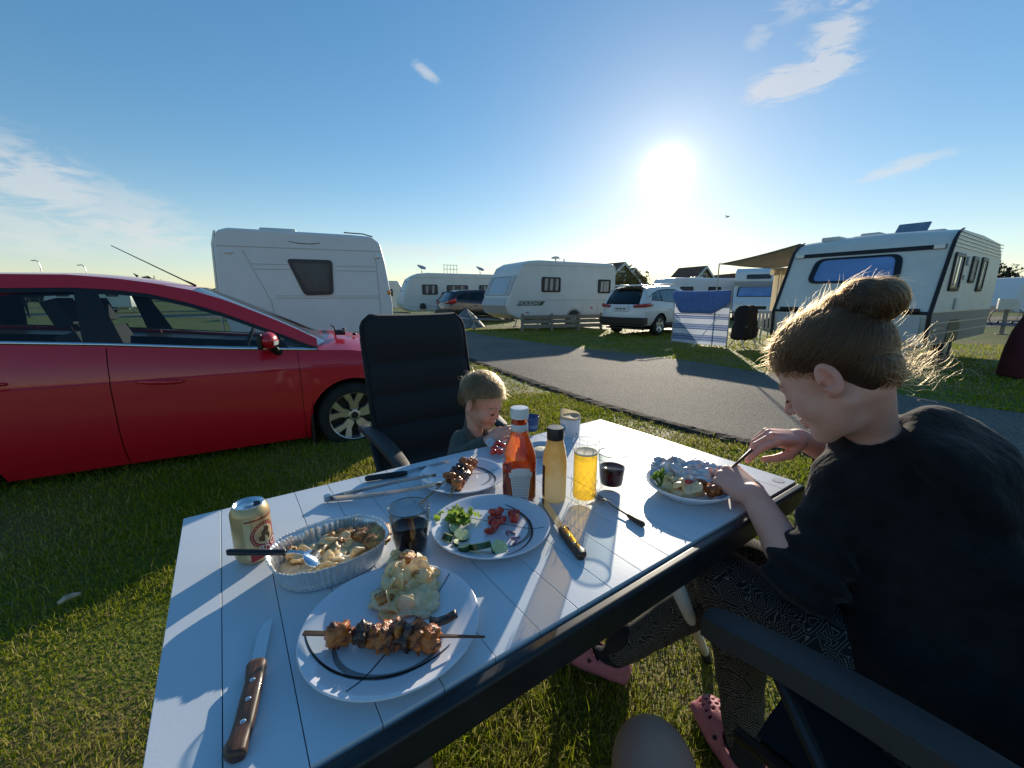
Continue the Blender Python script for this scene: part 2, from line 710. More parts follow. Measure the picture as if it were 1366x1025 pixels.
m_turf = grass_mat('turf', (0.066, 0.088, 0.012), (0.145, 0.180, 0.024), (0.18, 0.15, 0.05), blades=False)
m_blade = grass_mat('grass_blades', (0.140, 0.190, 0.008), (0.315, 0.345, 0.020), (0.42, 0.36, 0.12))

mb = MB()
rad = [0, 2, 5, 10, 20, 40, 80, 160, 320, 640, 1300, 2600]
rows = []
for r_ in rad:
    rows.append([(max(r_, 0.01) * math.sin(2 * PI * k / 48), max(r_, 0.01) * math.cos(2 * PI * k / 48), 0.0) for k in range(48)])
mb.grid(rows, close_v=True)
struct(obj('lawn', mb, m_turf))

ROAD_N = [(14, -3.6), (9, -0.9), (5.5, 1.45), (3.52, 2.58), (2.55, 2.98), (1.85, 3.50), (1.03, 4.63), (0.2, 6.15), (-0.62, 7.72), (-1.75, 10.0), (-3.2, 12.9), (-5.2, 16.6), (-8.5, 20.5), (-14, 24), (-24, 27), (-60, 33)]
ROAD_F = [(16, -0.6), (11, 1.2), (7.4, 2.75), (5.49, 4.25), (4.85, 5.4), (4.24, 6.55), (3.48, 7.95), (2.75, 8.85), (1.91, 9.7), (0.45, 11.7), (-1.09, 14.1), (-2.9, 18.0), (-6.5, 23.0), (-13, 27), (-24, 30.5), (-60, 37)]


def smooth_line(pts, n=6):
    out = []
    P = [Vector((*p, 0)) for p in pts]
    for i in range(len(P) - 1):
        p0, p1, p2, p3 = P[max(i - 1, 0)], P[i], P[i + 1], P[min(i + 2, len(P) - 1)]
        for k in range(n):
            t = k / n
            out.append(0.5 * ((2 * p1) + (p2 - p0) * t + (2 * p0 - 5 * p1 + 4 * p2 - p3) * t * t + (3 * p1 - p0 - 3 * p2 + p3) * t ** 3))
    out.append(P[-1])
    return [(q.x, q.y) for q in out]


RN, RF = smooth_line(ROAD_N), smooth_line(ROAD_F)
m_road = M('asphalt', (0.105, 0.098, 0.088), rough=0.82, spec=0.35)
nt_ = m_road.node_tree
b_ = nt_.nodes['Principled BSDF']
tc_ = nt_.nodes.new('ShaderNodeTexCoord')
vo_ = nt_.nodes.new('ShaderNodeTexVoronoi')
vo_.inputs['Scale'].default_value = 110
nz_ = nt_.nodes.new('ShaderNodeTexNoise')
nz_.inputs['Scale'].default_value = 0.8
nz_.inputs['Detail'].default_value = 8
for q_ in (vo_, nz_):
    nt_.links.new(tc_.outputs['Object'], q_.inputs['Vector'])
r1_ = _ramp2(nt_, vo_.outputs['Color'], (0.095, 0.088, 0.078), (0.30, 0.275, 0.235), 0.25, 0.95)
r2_ = _ramp2(nt_, nz_.outputs[0], (0.72, 0.72, 0.74), (1.12, 1.1, 1.05), 0.3, 0.7)
mxx_ = nt_.nodes.new('ShaderNodeMix')
mxx_.data_type = 'RGBA'
mxx_.blend_type = 'MULTIPLY'
mxx_.inputs[0].default_value = 1
nt_.links.new(r1_, mxx_.inputs[6])
nt_.links.new(r2_, mxx_.inputs[7])
nt_.links.new(mxx_.outputs[2], b_.inputs['Base Color'])
bp_ = nt_.nodes.new('ShaderNodeBump')
bp_.inputs['Strength'].default_value = 0.75
bp_.inputs['Distance'].default_value = 0.012
nt_.links.new(vo_.outputs['Distance'], bp_.inputs['Height'])
nt_.links.new(bp_.outputs[0], b_.inputs['Normal'])

mb = MB()
mb.grid([[(a[0], a[1], 0.012), ((a[0] + c[0]) / 2, (a[1] + c[1]) / 2, 0.02), (c[0], c[1], 0.012)] for a, c in zip(RN, RF)])
struct(obj('road', mb, m_road, smooth=True))
# a second lane far on the right and a gravel lane far on the left
mb = MB()
mb.grid([[(x, 15.6 + 0.25 * (x - 12) + 0.0, 0.008), (x + 1.0, 22.0 + 0.3 * (x - 12), 0.008)] for x in (13, 20, 40, 90)])
struct(obj('road', mb, m_road))

# broken dark soil along the near edge of the road
m_soil = M('soil', (0.035, 0.026, 0.019), rough=0.95, var=0.5, vscale=40, bump=1.0, bscale=60)
mb = MB()
rows = []
rr = random.Random(3)
fine = smooth_line(ROAD_N, 26)
for i in range(50, len(fine) - 70):
    a = Vector((*fine[i], 0))
    t = Vector((*fine[i + 1], 0)) - a
    n = Vector((-t.y, t.x, 0)).normalized()
    if n.y > 0:
        n = -n
    w0 = 0.03 + 0.05 * rr.random() + 0.03 * mnoise.noise(a * 2.1)
    w1 = 0.07 + 0.06 * rr.random() + 0.09 * max(0, mnoise.noise(a * 1.3 + Vector((4, 0, 0))))
    q0, q1 = a - n * w0, a + n * w1
    rows.append([(q0.x, q0.y, 0.022), (a.x, a.y, 0.030 + 0.012 * rr.random()), (a.x + n.x * w1 * 0.6, a.y + n.y * w1 * 0.6, 0.022 + 0.012 * rr.random()), (q1.x, q1.y, 0.003)])
mb.grid(rows)
stuff(struct(obj('soil_verge', mb, m_soil)))


# ---------------------------------------------------------------- grass blades near the camera
def in_road(x, y):
    px = np.array([p[0] for p in RN] + [p[0] for p in RF[::-1]])
    py = np.array([p[1] for p in RN] + [p[1] for p in RF[::-1]])
    c = np.zeros(len(x), bool)
    j = len(px) - 1
    for i in range(len(px)):
        k = ((py[i] > y) != (py[j] > y)) & (x < (px[j] - px[i]) * (y - py[i]) / (py[j] - py[i] + 1e-12) + px[i])
        c ^= k
        j = i
    return c


def make_grass(name, n, r0, r1, power, az0, az1, hmin, hmax, wid, seed, keep=None):
    g = np.random.default_rng(seed)
    t = g.random(n)
    r = (r0 ** power + t * (r1 ** power - r0 ** power)) ** (1 / power)
    a = az0 + g.random(n) * (az1 - az0)
    x, y = r * np.sin(a), r * np.cos(a)
    ok = ~in_road(x, y)
    # patchy growth
    pat = np.sin(x * 2.3 + 1.5 * np.sin(y * 1.9)) + np.sin(y * 3.1 + 1.3 * np.sin(x * 2.7)) + 0.8 * np.sin(x * 7.1 + 2 * np.sin(y * 6.0))
    ok &= g.random(n) < np.clip(0.72 + 0.16 * pat, 0.25, 1)
    x, y, r, pat = x[ok], y[ok], r[ok], pat[ok]
    n = len(x)
    h = (hmin + (hmax - hmin) * g.random(n) ** 1.6) * np.clip(0.85 + 0.13 * pat, 0.5, 1.3)
    w = wid * (0.6 + 0.8 * g.random(n)) * np.clip(r / 2.2, 0.75, 3.0)
    th = g.random(n) * 2 * PI
    lean = g.normal(0.0, 0.75, n)
    ld = g.random(n) * 2 * PI
    dx, dy = np.cos(th) * w, np.sin(th) * w
    lx, ly = np.cos(ld) * lean * h, np.sin(ld) * lean * h
    z0 = np.zeros(n) - 0.004
    V = np.empty((n, 5, 3), np.float32)
    V[:, 0] = np.stack([x - dx, y - dy, z0], 1)
    V[:, 1] = np.stack([x + dx, y + dy, z0], 1)
    hh = h * 0.55
    V[:, 2] = np.stack([x - dx * .8 + lx * .35, y - dy * .8 + ly * .35, hh], 1)
    V[:, 3] = np.stack([x + dx * .8 + lx * .35, y + dy * .8 + ly * .35, hh], 1)
    V[:, 4] = np.stack([x + lx * 1.25, y + ly * 1.25, h * np.clip(1 - 0.35 * np.abs(lean), 0.35, 1)], 1)
    o = (np.arange(n) * 5)[:, None]
    F = np.concatenate([o + np.array([[0, 1, 3]]), o + np.array([[0, 3, 2]]), o + np.array([[2, 3, 4]])], 0)
    return stuff(npobj(name, V.reshape(-1, 3), F, m_blade, smooth=False))


make_grass('grass', 330000, 0.55, 5.2, 1.25, math.radians(-64), math.radians(64), 0.013, 0.045, 0.0019, 11)
make_grass('grass', 9000, 0.55, 4.5, 1.3, math.radians(-64), math.radians(64), 0.045, 0.095, 0.0021, 17)
make_grass('grass', 130000, 5.0, 17, 1.0, math.radians(-58), math.radians(58), 0.02, 0.055, 0.0030, 12)

# ---------------------------------------------------------------- distance: low trees along the horizon
m_far = M('far_foliage', (0.045, 0.06, 0.035), rough=0.9, var=0.4, vscale=0.3)
g_ = np.random.default_rng(5)
vs, n_ = [], 26000
az_ = g_.uniform(-1.25, 1.25, n_)
dist_ = g_.uniform(190, 300, n_)
top_ = 5.2 + 2.2 * np.sin(az_ * 23) + 1.6 * np.sin(az_ * 61 + 1) + 1.0 * np.sin(az_ * 140)
top_ *= np.where(az_ > 0.05, 0.62, 0.8)
z_ = g_.random(n_) ** 0.6 * np.clip(top_, 1.2, 9)
c_ = np.stack([np.sin(az_) * dist_, np.cos(az_) * dist_, z_], 1)
tri = g_.normal(0, 0.75, (n_, 3, 3)) * np.array([1.6, 1.6, 0.9])
V_ = (c_[:, None, :] + tri).reshape(-1, 3)
V_[:, 2] = np.maximum(V_[:, 2], 0.02)
stuff(npobj('far_trees', V_, np.arange(n_ * 3).reshape(-1, 3), m_far, smooth=False))
# ---------------------------------------------------------------- shared vehicle materials
m_red = M('red_paint', (0.60, 0.008, 0.022), rough=0.32, coat=0.7, spec=0.5)
m_white = M('white_paint', (0.70, 0.71, 0.72), rough=0.3, coat=0.6, var=0.03, vscale=3)
m_dark = M('dark_blue_paint', (0.012, 0.016, 0.028), rough=0.25, coat=1.0)
m_cara = M('caravan_white', (0.70, 0.71, 0.72), rough=0.38, var=0.035, vscale=1.6, bump=0.06, bscale=26)
m_cara2 = M('caravan_cream', (0.66, 0.65, 0.61), rough=0.4, var=0.05, vscale=1.3)
m_cgrey = M('caravan_grey', (0.42, 0.42, 0.42), rough=0.4, var=0.06, vscale=2)
m_cband = M('caravan_grey_band', (0.17, 0.175, 0.19), rough=0.45, var=0.08, vscale=3)
m_trim = M('black_trim', (0.012, 0.012, 0.014), rough=0.45)
m_rub = M('rubber', (0.018, 0.018, 0.018), rough=0.8, var=0.3, vscale=12, bump=0.3, bscale=90)
m_alloy = M('alloy', (0.55, 0.56, 0.57), rough=0.33, metal=0.85, var=0.06, vscale=9)
m_chrome = M('chrome', (0.72, 0.74, 0.78), rough=0.12, metal=1.0)
m_steel = M('galvanised_steel', (0.40, 0.41, 0.42), rough=0.4, metal=0.8, var=0.15, vscale=20)
m_cabin = M('cabin_fabric', (0.02, 0.021, 0.024), rough=0.9)
m_glass = thin_glass('car_glass', (0.72, 0.80, 0.80), 1.0)
m_dglass = thin_glass('dark_glass', (0.10, 0.12, 0.13), 1.3)
m_pane = M('caravan_pane', (0.050, 0.058, 0.072), rough=0.22, spec=0.4, var=0.3, vscale=3)
m_lampred = M('red_lens', (0.45, 0.012, 0.012), rough=0.15, coat=1.0)
m_lampamb = M('amber_lens', (0.75, 0.28, 0.03), rough=0.2, coat=1.0)
m_lampw = M('clear_lens', (0.7, 0.7, 0.68), rough=0.12, coat=1.0)
m_plate = M('number_plate', (0.72, 0.72, 0.70), rough=0.4)
m_ink = M('black_ink', (0.015, 0.015, 0.017), rough=0.6)


def interp(pts, x):
    if x <= pts[0][0]:
        return pts[0][1]
    for (a, b), (c, d) in zip(pts, pts[1:]):
        if x <= c:
            return b + (d - b) * (x - a) / (c - a)
    return pts[-1][1]


def lin(a, b, n):
    return [a + (b - a) * i / (n - 1) for i in range(n)]


def make_wheel(root, x, y, side, rt, rr, w=0.19, spokes=5, rim=None, nm='wheel', style='y'):
    """side = -1 right, +1 left; wheel axis along y"""
    mb = MB()
    mb.at((0, 0, 0), (PI / 2, 0, 0))
    mb.lathe([(rr * 0.98, -w / 2), (rr + 0.02, -w / 2 - 0.004), (rt - 0.03, -w / 2), (rt - 0.008, -w / 2 + 0.02), (rt, -w / 2 + 0.05), (rt, w / 2 - 0.05), (rt - 0.008, w / 2 - 0.02), (rt - 0.03, w / 2), (rr + 0.02, w / 2 + 0.004), (rr * 0.98, w / 2)], 40)
    wh = obj(nm, mb, m_rub, root, smooth=True, loc=(x, y, rt))
    f = side
    mb = MB()
    mb.at((0, 0, 0), (PI / 2, 0, 0))
    yo = -f * (w / 2)
    mb.lathe([(rr, yo), (rr * 0.955, yo - f * -0.004), (rr * 0.93, yo + f * 0.02), (rr * 0.92, yo + f * 0.09)], 40)
    mb.at()
    R = mb
    # spokes
    for k in range(spokes):
        a = 2 * PI * k / spokes + 0.3
        for s in ((-1, 1) if style == 'y' else (0,)):
            pts = []
            a0, a1 = a + s * 0.12, a + s * 0.30
            for t, rad_, wd in ((0, 0.16, 0.034), (0.5, 0.55, 0.026), (1, 0.94, 0.036)):
                aa = a0 + (a1 - a0) * t * t
                c, sn = math.cos(aa), math.sin(aa)
                px, pz = c * rad_ * rr, sn * rad_ * rr
                tx, tz = -sn * wd * rr / 0.2 * (0.9 if style == 'y' else 1.6), c * wd * rr / 0.2 * (0.9 if style == 'y' else 1.6)
                ydep = f * (w / 2 - 0.012 - 0.020 * (1 - t))
                pts.append([(px - tx, ydep - f * 0.03, pz - tz), (px - tx * 0.8, ydep, pz - tz * 0.8), (px + tx * 0.8, ydep, pz + tz * 0.8), (px + tx, ydep - f * 0.03, pz + tz)])
            R.grid(pts)
    R.at((0, 0, 0), (PI / 2, 0, 0))
    R.lathe([(0.001, yo + f * 0.025), (rr * 0.17, yo + f * 0.025), (rr * 0.30, yo + f * 0.033), (rr * 0.32, yo + f * 0.06)], 24)
    rm = obj('rim', R, rim or m_alloy, wh, angle=40)
    mb = MB()
    mb.at((0, 0, 0), (PI / 2, 0, 0))
    mb.lathe([(0.001, yo + f * 0.085), (rr * 0.93, yo + f * 0.085)], 24)
    obj('wheel_well', mb, m_trim, wh)
    mb = MB()
    mb.at((0, 0, 0), (PI / 2, 0, 0))
    mb.lathe([(0.001, yo + f * 0.018), (rr * 0.13, yo + f * 0.019), (rr * 0.15, yo + f * 0.028)], 16)
    for k in range(5):
        a = 2 * PI * k / 5 + 0.9
        mb.at((math.cos(a) * rr * 0.27, 0, math.sin(a) * rr * 0.27), (PI / 2, 0, 0))
        mb.lathe([(0.001, yo + f * 0.02), (0.010, yo + f * 0.02), (0.011, yo + f * 0.04)], 8)
    obj('wheel_cap', mb, m_trim, wh, angle=40)
    return wh


def build_car(root, P):
    HW = P['hw']
    xr, xf = P['rear'], P['front']
    wb = P['wb']
    rt = P['rt']
    R = rt + 0.055
    sill = P.get('sill', 0.16)
    paint = P['paint']

    def hw(x):
        w = HW
        if x > 0.1:
            w -= 0.20 * ((x - 0.1) / (xf - 0.1)) ** 2.2
        if x < -wb:
            w -= 0.10 * ((-wb - x) / (-wb - xr)) ** 2
        return w

    def zlow(x):
        z = sill
        for xc in (0, -wb):
            d = abs(x - xc)
            if d < R:
                z = max(z, rt - 0.01 + math.sqrt(R * R - d * d))
        return z

    belt = lambda x: interp(P['belt'], x)
    roof = lambda x: interp(P['roof'], x)
    wtop = lambda x: interp(P['wtop'], x)

    def yside(x, z):
        zb = belt(x)
        w = hw(x)
        t = (z - sill) / (zb - sill)
        p = -0.075 * max(0, 1 - t / 0.30) ** 2 - 0.004 + 0.018 * math.sin(PI * min(1, max(0, t)))
        cr = P.get('crease', 0.72)
        if z > cr:
            p -= 0.012 + 0.05 * ((z - cr) / max(0.05, zb - cr)) ** 2
        return w + p

    def ygreen(x, z):
        zb = belt(x)
        t = max(0, (z - zb) / (P['rtop'] - zb))
        return (hw(x) - 0.062) - 0.23 * t ** 1.15

    def side_panel(x0, x1, s, nx):
        mb = MB()
        rows = []
        for x in lin(x0, x1, nx):
            zl, zb = zlow(x), belt(x)
            cr = P.get('crease', 0.72)
            zs = lin(zl, min(max(cr - 0.004, zl + 0.02), zb - 0.06), 8) + [max(cr + 0.006, zl + 0.035)] + lin(max(cr + 0.03, zl + 0.05), zb, 5)
            rows.append([(x, s * yside(x, z), z) for z in zs])
        # returned edges
        rows = [[(p[0] + 0.004, p[1] - s * 0.03, p[2]) for p in rows[0]]] + rows + [[(p[0] - 0.004, p[1] - s * 0.03, p[2]) for p in rows[-1]]]
        mb.grid(rows)
        return mb

    doors = P['doors']           # list of (x0,x1)
    edges = [xr + 0.06] + [v for d in doors for v in d] + [xf - 0.13]
    body = MB()
    for s in (-1, 1):
        for a, b in ((edges[0], doors[0][0] - 0.004), (doors[-1][1] + 0.004, edges[-1])):
            q = side_panel(a, b, s, max(10, int(abs(b - a) / 0.035)))
            body.add(q.v, q.f)
    # hood
    rows = []
    for x in lin(P['cowl'], xf - 0.10, 14):
        zc, ze = interp(P['hood'], x), belt(x)
        w = yside(x, ze)
        rows.append([(x, y * w, ze + (zc - ze) * (1 - abs(y) ** 2.4)) for y in lin(-1, 1, 17)])
    body.grid(rows)
    # nose
    zt = interp(P['hood'], xf - 0.10)
    rows = []
    for z in lin(0.2, zt, 8):
        w = yside(xf - 0.13, min(z, belt(xf - 0.13)))
        rows.append([(xf - 0.10 - 0.12 * abs(y) ** 3 + 0.10 * math.sin(PI * (z - 0.2) / (zt - 0.2) * 0.8), y * w, z if abs(y) < 0.99 else min(z, belt(xf - 0.13))) for y in lin(-1, 1, 15)])
    body.grid(rows)
    # roof
    xs = lin(P['roof_rear'], P['roof_front'], 16)
    rows = []
    for x in xs:
        ze = roof(x)
        w = ygreen(x, ze)
        rows.append([(x, y * w, ze + 0.032 * (1 - abs(y) ** 2.0)) for y in lin(-1, 1, 15)])
    body.grid(rows)
    # side rails (roof edge above the windows, down the A pillar)
    for s in (-1, 1):
        rows = []
        for x in lin(P['rail'][0], P['rail'][1], 40):
            z0, z1 = wtop(x) + 0.012, roof(x)
            z1 = max(z1, z0 + 0.012)
            rows.append([(x, s * (ygreen(x, z) + 0.004), z) for z in lin(z0, z1, 4)])
        rows = [[(r[0][0], r[0][1] - s * 0.03, r[0][2])] + r + [(r[-1][0], r[-1][1] - s * 0.04, r[-1][2])] for r in rows]
        body.grid(rows)
    # tail
    zt = belt(xr)
    rows = []
    for z in lin(P.get('tail_low', 0.3), zt, 10):
        w = yside(xr + 0.06, z)
        rows.append([(xr + 0.06 * abs(y) ** 4 - 0.06 * math.sin(PI * (z - 0.3) / (zt - 0.3)) * (1 - abs(y) ** 2) + 0.0, y * w, z) for y in lin(-1, 1, 15)])
    body.grid(rows)
    # C pillar corners beside the hatch glass
    hx = lambda z: xr + 0.02 + (P['roof_rear'] - xr - 0.02) * ((z - zt) / (roof(P['roof_rear']) - zt)) ** 1.25
    for s in (-1, 1):
        rows = []
        for z in lin(zt, roof(P['roof_rear']), 9):
            x = hx(z)
            y = ygreen(max(x, xr), z)
            xq = P['cpill'](z)
            rows.append([(x - 0.02, s * (y - 0.10), z), (x, s * (y - 0.02), z), (x + 0.06, s * y, z), (max(x + 0.07, xq), s * (ygreen(xq, z) + 0.003), z)])
        body.grid(rows)
    bo = obj('body', body, paint, root, angle=32)
    # hatch glass
    mb = MB()
    rows = []
    for z in lin(zt + 0.03, roof(P['roof_rear']) - 0.03, 7):
        w = ygreen(xr, z) - 0.11
        rows.append([(hx(z) - 0.02 - 0.03 * (1 - abs(y) ** 2), y * w, z) for y in lin(-1, 1, 9)])
    mb.grid(rows)
    obj('rear_window', mb, m_dglass if P.get('dark_rear') else m_glass, root, smooth=True)
    # windscreen
    mb = MB()
    rf = P['roof_front']
    ze = roof(rf)
    we = ygreen(rf, ze)
    wc = ygreen(P['rail'][1], belt(P['rail'][1]) + 0.03)
    rows = []
    for t in lin(0, 1, 9):
        r = []
        for y in lin(-1, 1, 15):
            k = 1 - abs(y) ** 2.2
            a = Vector((rf + 0.03 * k, y * we, ze + 0.032 * k))
            b = Vector((P['rail'][1] + P['ws_bulge'] * k, y * wc, belt(P['rail'][1]) + 0.04 + P['ws_rise'] * k))
            q = a.lerp(b, t)
            q.z += 0.006 * math.sin(PI * t)
            r.append(tuple(q))
        rows.append(r)
    mb.grid(rows)
    obj('windscreen', mb, m_glass, root, smooth=True)
    # dark shell inside the gaps, wheel houses, floor
    mb = MB()
    for s in (-1, 1):
        rows = []
        for x in lin(xr + 0.1, xf - 0.2, 70):
            zl, zb = zlow(x) + 0.01, belt(x) - 0.02
            rows.append([(x, s * (yside(x, z) - 0.028), z) for z in lin(zl, zb, 5)] + [(x, s * 0.45, zb - 0.02)])
        mb.grid(rows)
    mb.box(xr + 0.15, xf - 0.25, -HW * 0.80, HW * 0.80, 0.20, 0.26)
    for xc in (0, -wb):
        for s in (-1, 1):
            rows = []
            for k in range(17):
                a = PI * k / 16
                rows.append([(xc + math.cos(a) * R, s * (HW - 0.05), rt + math.sin(a) * R), (xc + math.cos(a) * R, s * (HW - 0.42), rt + math.sin(a) * R)])
            mb.grid(rows)
            mb.box(xc - R, xc + R, s * (HW - 0.43) - 0.01, s * (HW - 0.43) + 0.01, 0.2, 0.75)
    obj('underbody', mb, m_trim, root)
    # doors with gaps, handles
    for s in (-1, 1):
        for (a, b) in doors:
            d = obj('door', side_panel(a, b, s, max(12, int((b - a) / 0.04))), paint, root, angle=32)
            hx_ = a + 0.13
            hz = belt(hx_) - 0.235
            mb = MB()
            pts, n = [], 9
            for i in range(n):
                t = i / (n - 1)
                x = hx_ + 0.255 * t
                z = hz - 0.022 * t
                pts.append((x, s * (yside(x, z) + 0.002 + 0.026 * math.sin(PI * t) ** 0.6), z))
            mb.tube(pts, [0.010 + 0.008 * math.sin(PI * i / (n - 1)) for i in range(n)], 8)
            obj('handle', mb, paint, d, smooth=True)
    # belt chrome strip
    for s in (-1, 1):
        mb = MB()
        rows = []
        for x in lin(P['strip'][0], P['strip'][1], 40):
            z = belt(x)
            y = yside(x, z)
            rows.append([(x, s * (y + 0.001), z - 0.006), (x, s * (y + 0.009), z - 0.004), (x, s * (y + 0.008), z + 0.014), (x, s * (y - 0.02), z + 0.018)])
        mb.grid(rows)
        obj('window_strip', mb, P.get('stripmat', m_chrome), root, smooth=True)
    # window band: black frames and panes
    for s in (-1, 1):
        fr = MB()
        for (a, b) in P['pillars']:
            rows = []
            for t in lin(0, 1, 7):
                z = lambda x: belt(x) + 0.012 + (wtop(x) + 0.014 - belt(x) - 0.012) * t
                x0 = a[0] + (a[1] - a[0]) * t
                x1 = b[0] + (b[1] - b[0]) * t
                rows.append([(x, s * (ygreen(x, z(x)) + 0.001), z(x)) for x in lin(x0, x1, 4)])
            fr.grid(rows)
        rows = []
        for x in lin(P['rail'][0] + 0.04, P['rail'][1], 40):
            z1 = wtop(x) + 0.016
            rows.append([(x, s * (ygreen(x, z) + 0.0015), z) for z in (z1 - P.get('seal', 0.03), z1)])
        fr.grid(rows)
        obj('window_frame', fr, m_trim, root, smooth=True)
        for (a, b) in P['panes']:
            mb = MB()
            rows = []
            for t in lin(0, 1, 6):
                r = []
                for u in lin(0, 1, 14):
                    x = (a[0] + (a[1] - a[0]) * t) * (1 - u) + (b[0] + (b[1] - b[0]) * t) * u
                    zb = belt(x) + 0.014
                    z = zb + (max(wtop(x) - 0.012, zb + 0.004) - zb) * t
                    r.append((x, s * (ygreen(x, z) - 0.006), z))
                rows.append(r)
            mb.grid(rows)
            obj('window', mb, m_dglass if P.get('dark_side') else m_glass, root, smooth=True)
    # mirrors
    for s in (-1, 1):
        mx_, mz = P['mirror']
        yb = yside(mx_, belt(mx_))
        mb = MB()
        mb.at((mx_ - 0.02, s * (yb + 0.12), mz), (0, 0, s * 0.10))
        mb.ball((0, 0, 0), (0.065, 0.105, 0.065), 18, 12)
        mo = obj('wing_mirror', mb, paint, root, smooth=True)
        mb = MB()
        mb.at((mx_ - 0.02, s * (yb + 0.12), mz), (0, 0, s * 0.10))
        mb.box(-0.062, -0.030, -0.098, 0.098, -0.060, 0.055)
        mb.at((0, 0, 0))
        mb.tube([(mx_ - 0.01, s * (yb + 0.09), mz - 0.045), (mx_ + 0.03, s * (yb + 0.02), mz - 0.10), (mx_ + 0.05, s * (yb - 0.03), mz - 0.13)], [0.035, 0.03, 0.04], 10)
        obj('mirror_foot', mb, m_trim, mo, angle=40, bevel=0.01)
        mb = MB()
        mb.at((mx_ - 0.018, s * (yb + 0.12), mz), (0, 0, s * 0.10))
        rows = []
        for t in lin(-0.9, 0.9, 12):
            a = t
            rows.append([(0.067 * math.cos(a) * math.cos(0.35) + 0.001, s * 0.108 * math.sin(a), -0.066 * math.sin(0.35) - 0.008), (0.067 * math.cos(a) + 0.002, s * 0.108 * math.sin(a), 0.002)])
        mb.grid(rows)
        obj('indicator', mb, m_lampw, mo, smooth=True)
    # wheels
    for xc in (0, -wb):
        for s in (-1, 1):
            make_wheel(root, xc, s * (HW - 0.115), s, rt, P['rr'], 0.2, 5, P.get('rim'), style=P.get('spoke', 'y'))
    # seats, dash, steering wheel
    for x, ys in ((P['seat'], (-0.36, 0.36)), (P['seat'] - 0.85, (-0.42, 0.0, 0.42))):
        for y in ys:
            mb = MB()
            mb.at((x, y, 0.50), (0, -0.05, 0))
            mb.box(-0.25, 0.27, -0.22, 0.22, -0.12, 0.06)
            mb.at((x - 0.25, y, 0.52), (0, -0.30, 0))
            mb.box(-0.06, 0.06, -0.22, 0.22, 0.0, 0.56)
            mb.box(-0.05, 0.05, -0.13, 0.13, 0.61, 0.80)
            mb.box(-0.008, 0.008, -0.07, -0.055, 0.5, 0.64)
            mb.box(-0.008, 0.008, 0.055, 0.07, 0.5, 0.64)
            obj('seat', mb, m_cabin, root, bevel=0.04, seg=3)
    mb = MB()
    dx = P['cowl'] - 0.12
    mb.at((dx, 0, 0))
    mb.prism([(-0.28, 0.45), (-0.30, 0.78), (-0.18, 0.90), (0.10, 0.90), (0.20, 0.45)], -0.62, 0.62)
    obj('dashboard', mb, m_cabin, root, bevel=0.03)
    mb = MB()
    c = Vector((dx - 0.42, 0.36, 0.83))
    pts = []
    for k in range(25):
        a = 2 * PI * k / 24
        pts.append(c + Vector((0.19 * math.sin(a) * 0.42, 0.19 * math.cos(a), 0.19 * math.sin(a) * 0.91)))
    mb.tube(pts, 0.016, 8)
    mb.tube([c, c + Vector((0.22, 0, -0.10))], 0.03, 8)
    mb.tube([c + Vector((0, -0.18, 0)), c + Vector((0, 0.18, 0))], 0.014, 6)
    obj('steering_wheel', mb, m_cabin, root, smooth=True)
    return dict(yside=yside, belt=belt, hx=hx, zt=zt, ygreen=ygreen, roof=roof, hw=hw)


# ---------------------------------------------------------------- the red hatchback
CAR_ANG = math.radians(29.7)
red = thing('hatchback_car', 'red five door hatchback with silver alloy wheels parked behind the black padded chair', 'car', (-1.777, 4.146, -0.075), CAR_ANG)
RP = dict(hw=0.855, wb=2.489, rear=-3.12, front=0.83, rt=0.295, rr=0.212, paint=m_red, sill=0.145, crease=0.745,
          belt=[(-3.12, 0.98), (-2.7, 1.07), (-1.96, 1.022), (-1.5, 0.987), (-0.86, 0.924), (-0.24, 0.878), (0.0, 0.865), (0.3, 0.815), (0.55, 0.74), (0.83, 0.62)],
          roof=[(-3.0, 1.32), (-2.75, 1.40), (-2.4, 1.432), (-2.04, 1.445), (-1.69, 1.450), (-1.45, 1.430), (-1.25, 1.400), (-1.03, 1.352), (-0.84, 1.284), (-0.6, 1.170), (-0.4, 1.064), (-0.24, 0.972)],
          wtop=[(-2.95, 1.12), (-2.7, 1.24), (-2.4, 1.318), (-2.0, 1.345), (-1.65, 1.352), (-1.45, 1.338), (-1.27, 1.312), (-1.05, 1.248), (-0.84, 1.168), (-0.49, 1.005), (-0.26, 0.892)],
          rtop=1.45, cowl=-0.255, hood=[(-0.3, 0.985), (0.0, 0.975), (0.25, 0.93), (0.5, 0.85), (0.73, 0.72), (0.83, 0.66)],
          roof_rear=-2.75, roof_front=-1.03, rail=(-2.95, -0.24), cpill=lambda z: -2.66 - 0.10 * (z - 1.05),
          doors=[(-2.36, -1.5145), (-1.5085, -0.392)], strip=(-2.6, -0.245),
          pillars=[((-2.72, -2.62), (-2.42, -2.36)), ((-1.62, -1.665), (-1.42, -1.555)), ((-0.56, -0.60), (-0.44, -0.53))],
          panes=[((-2.42, -2.36), (-1.62, -1.665)), ((-1.42, -1.555), (-0.53, -0.58)), ((-0.45, -0.50), (-0.265, -0.30))],
          mirror=(-0.56, 0.985), ws_bulge=0.16, ws_rise=0.02, seat=-1.35, seal=0.034)
F_ = build_car(red, RP)
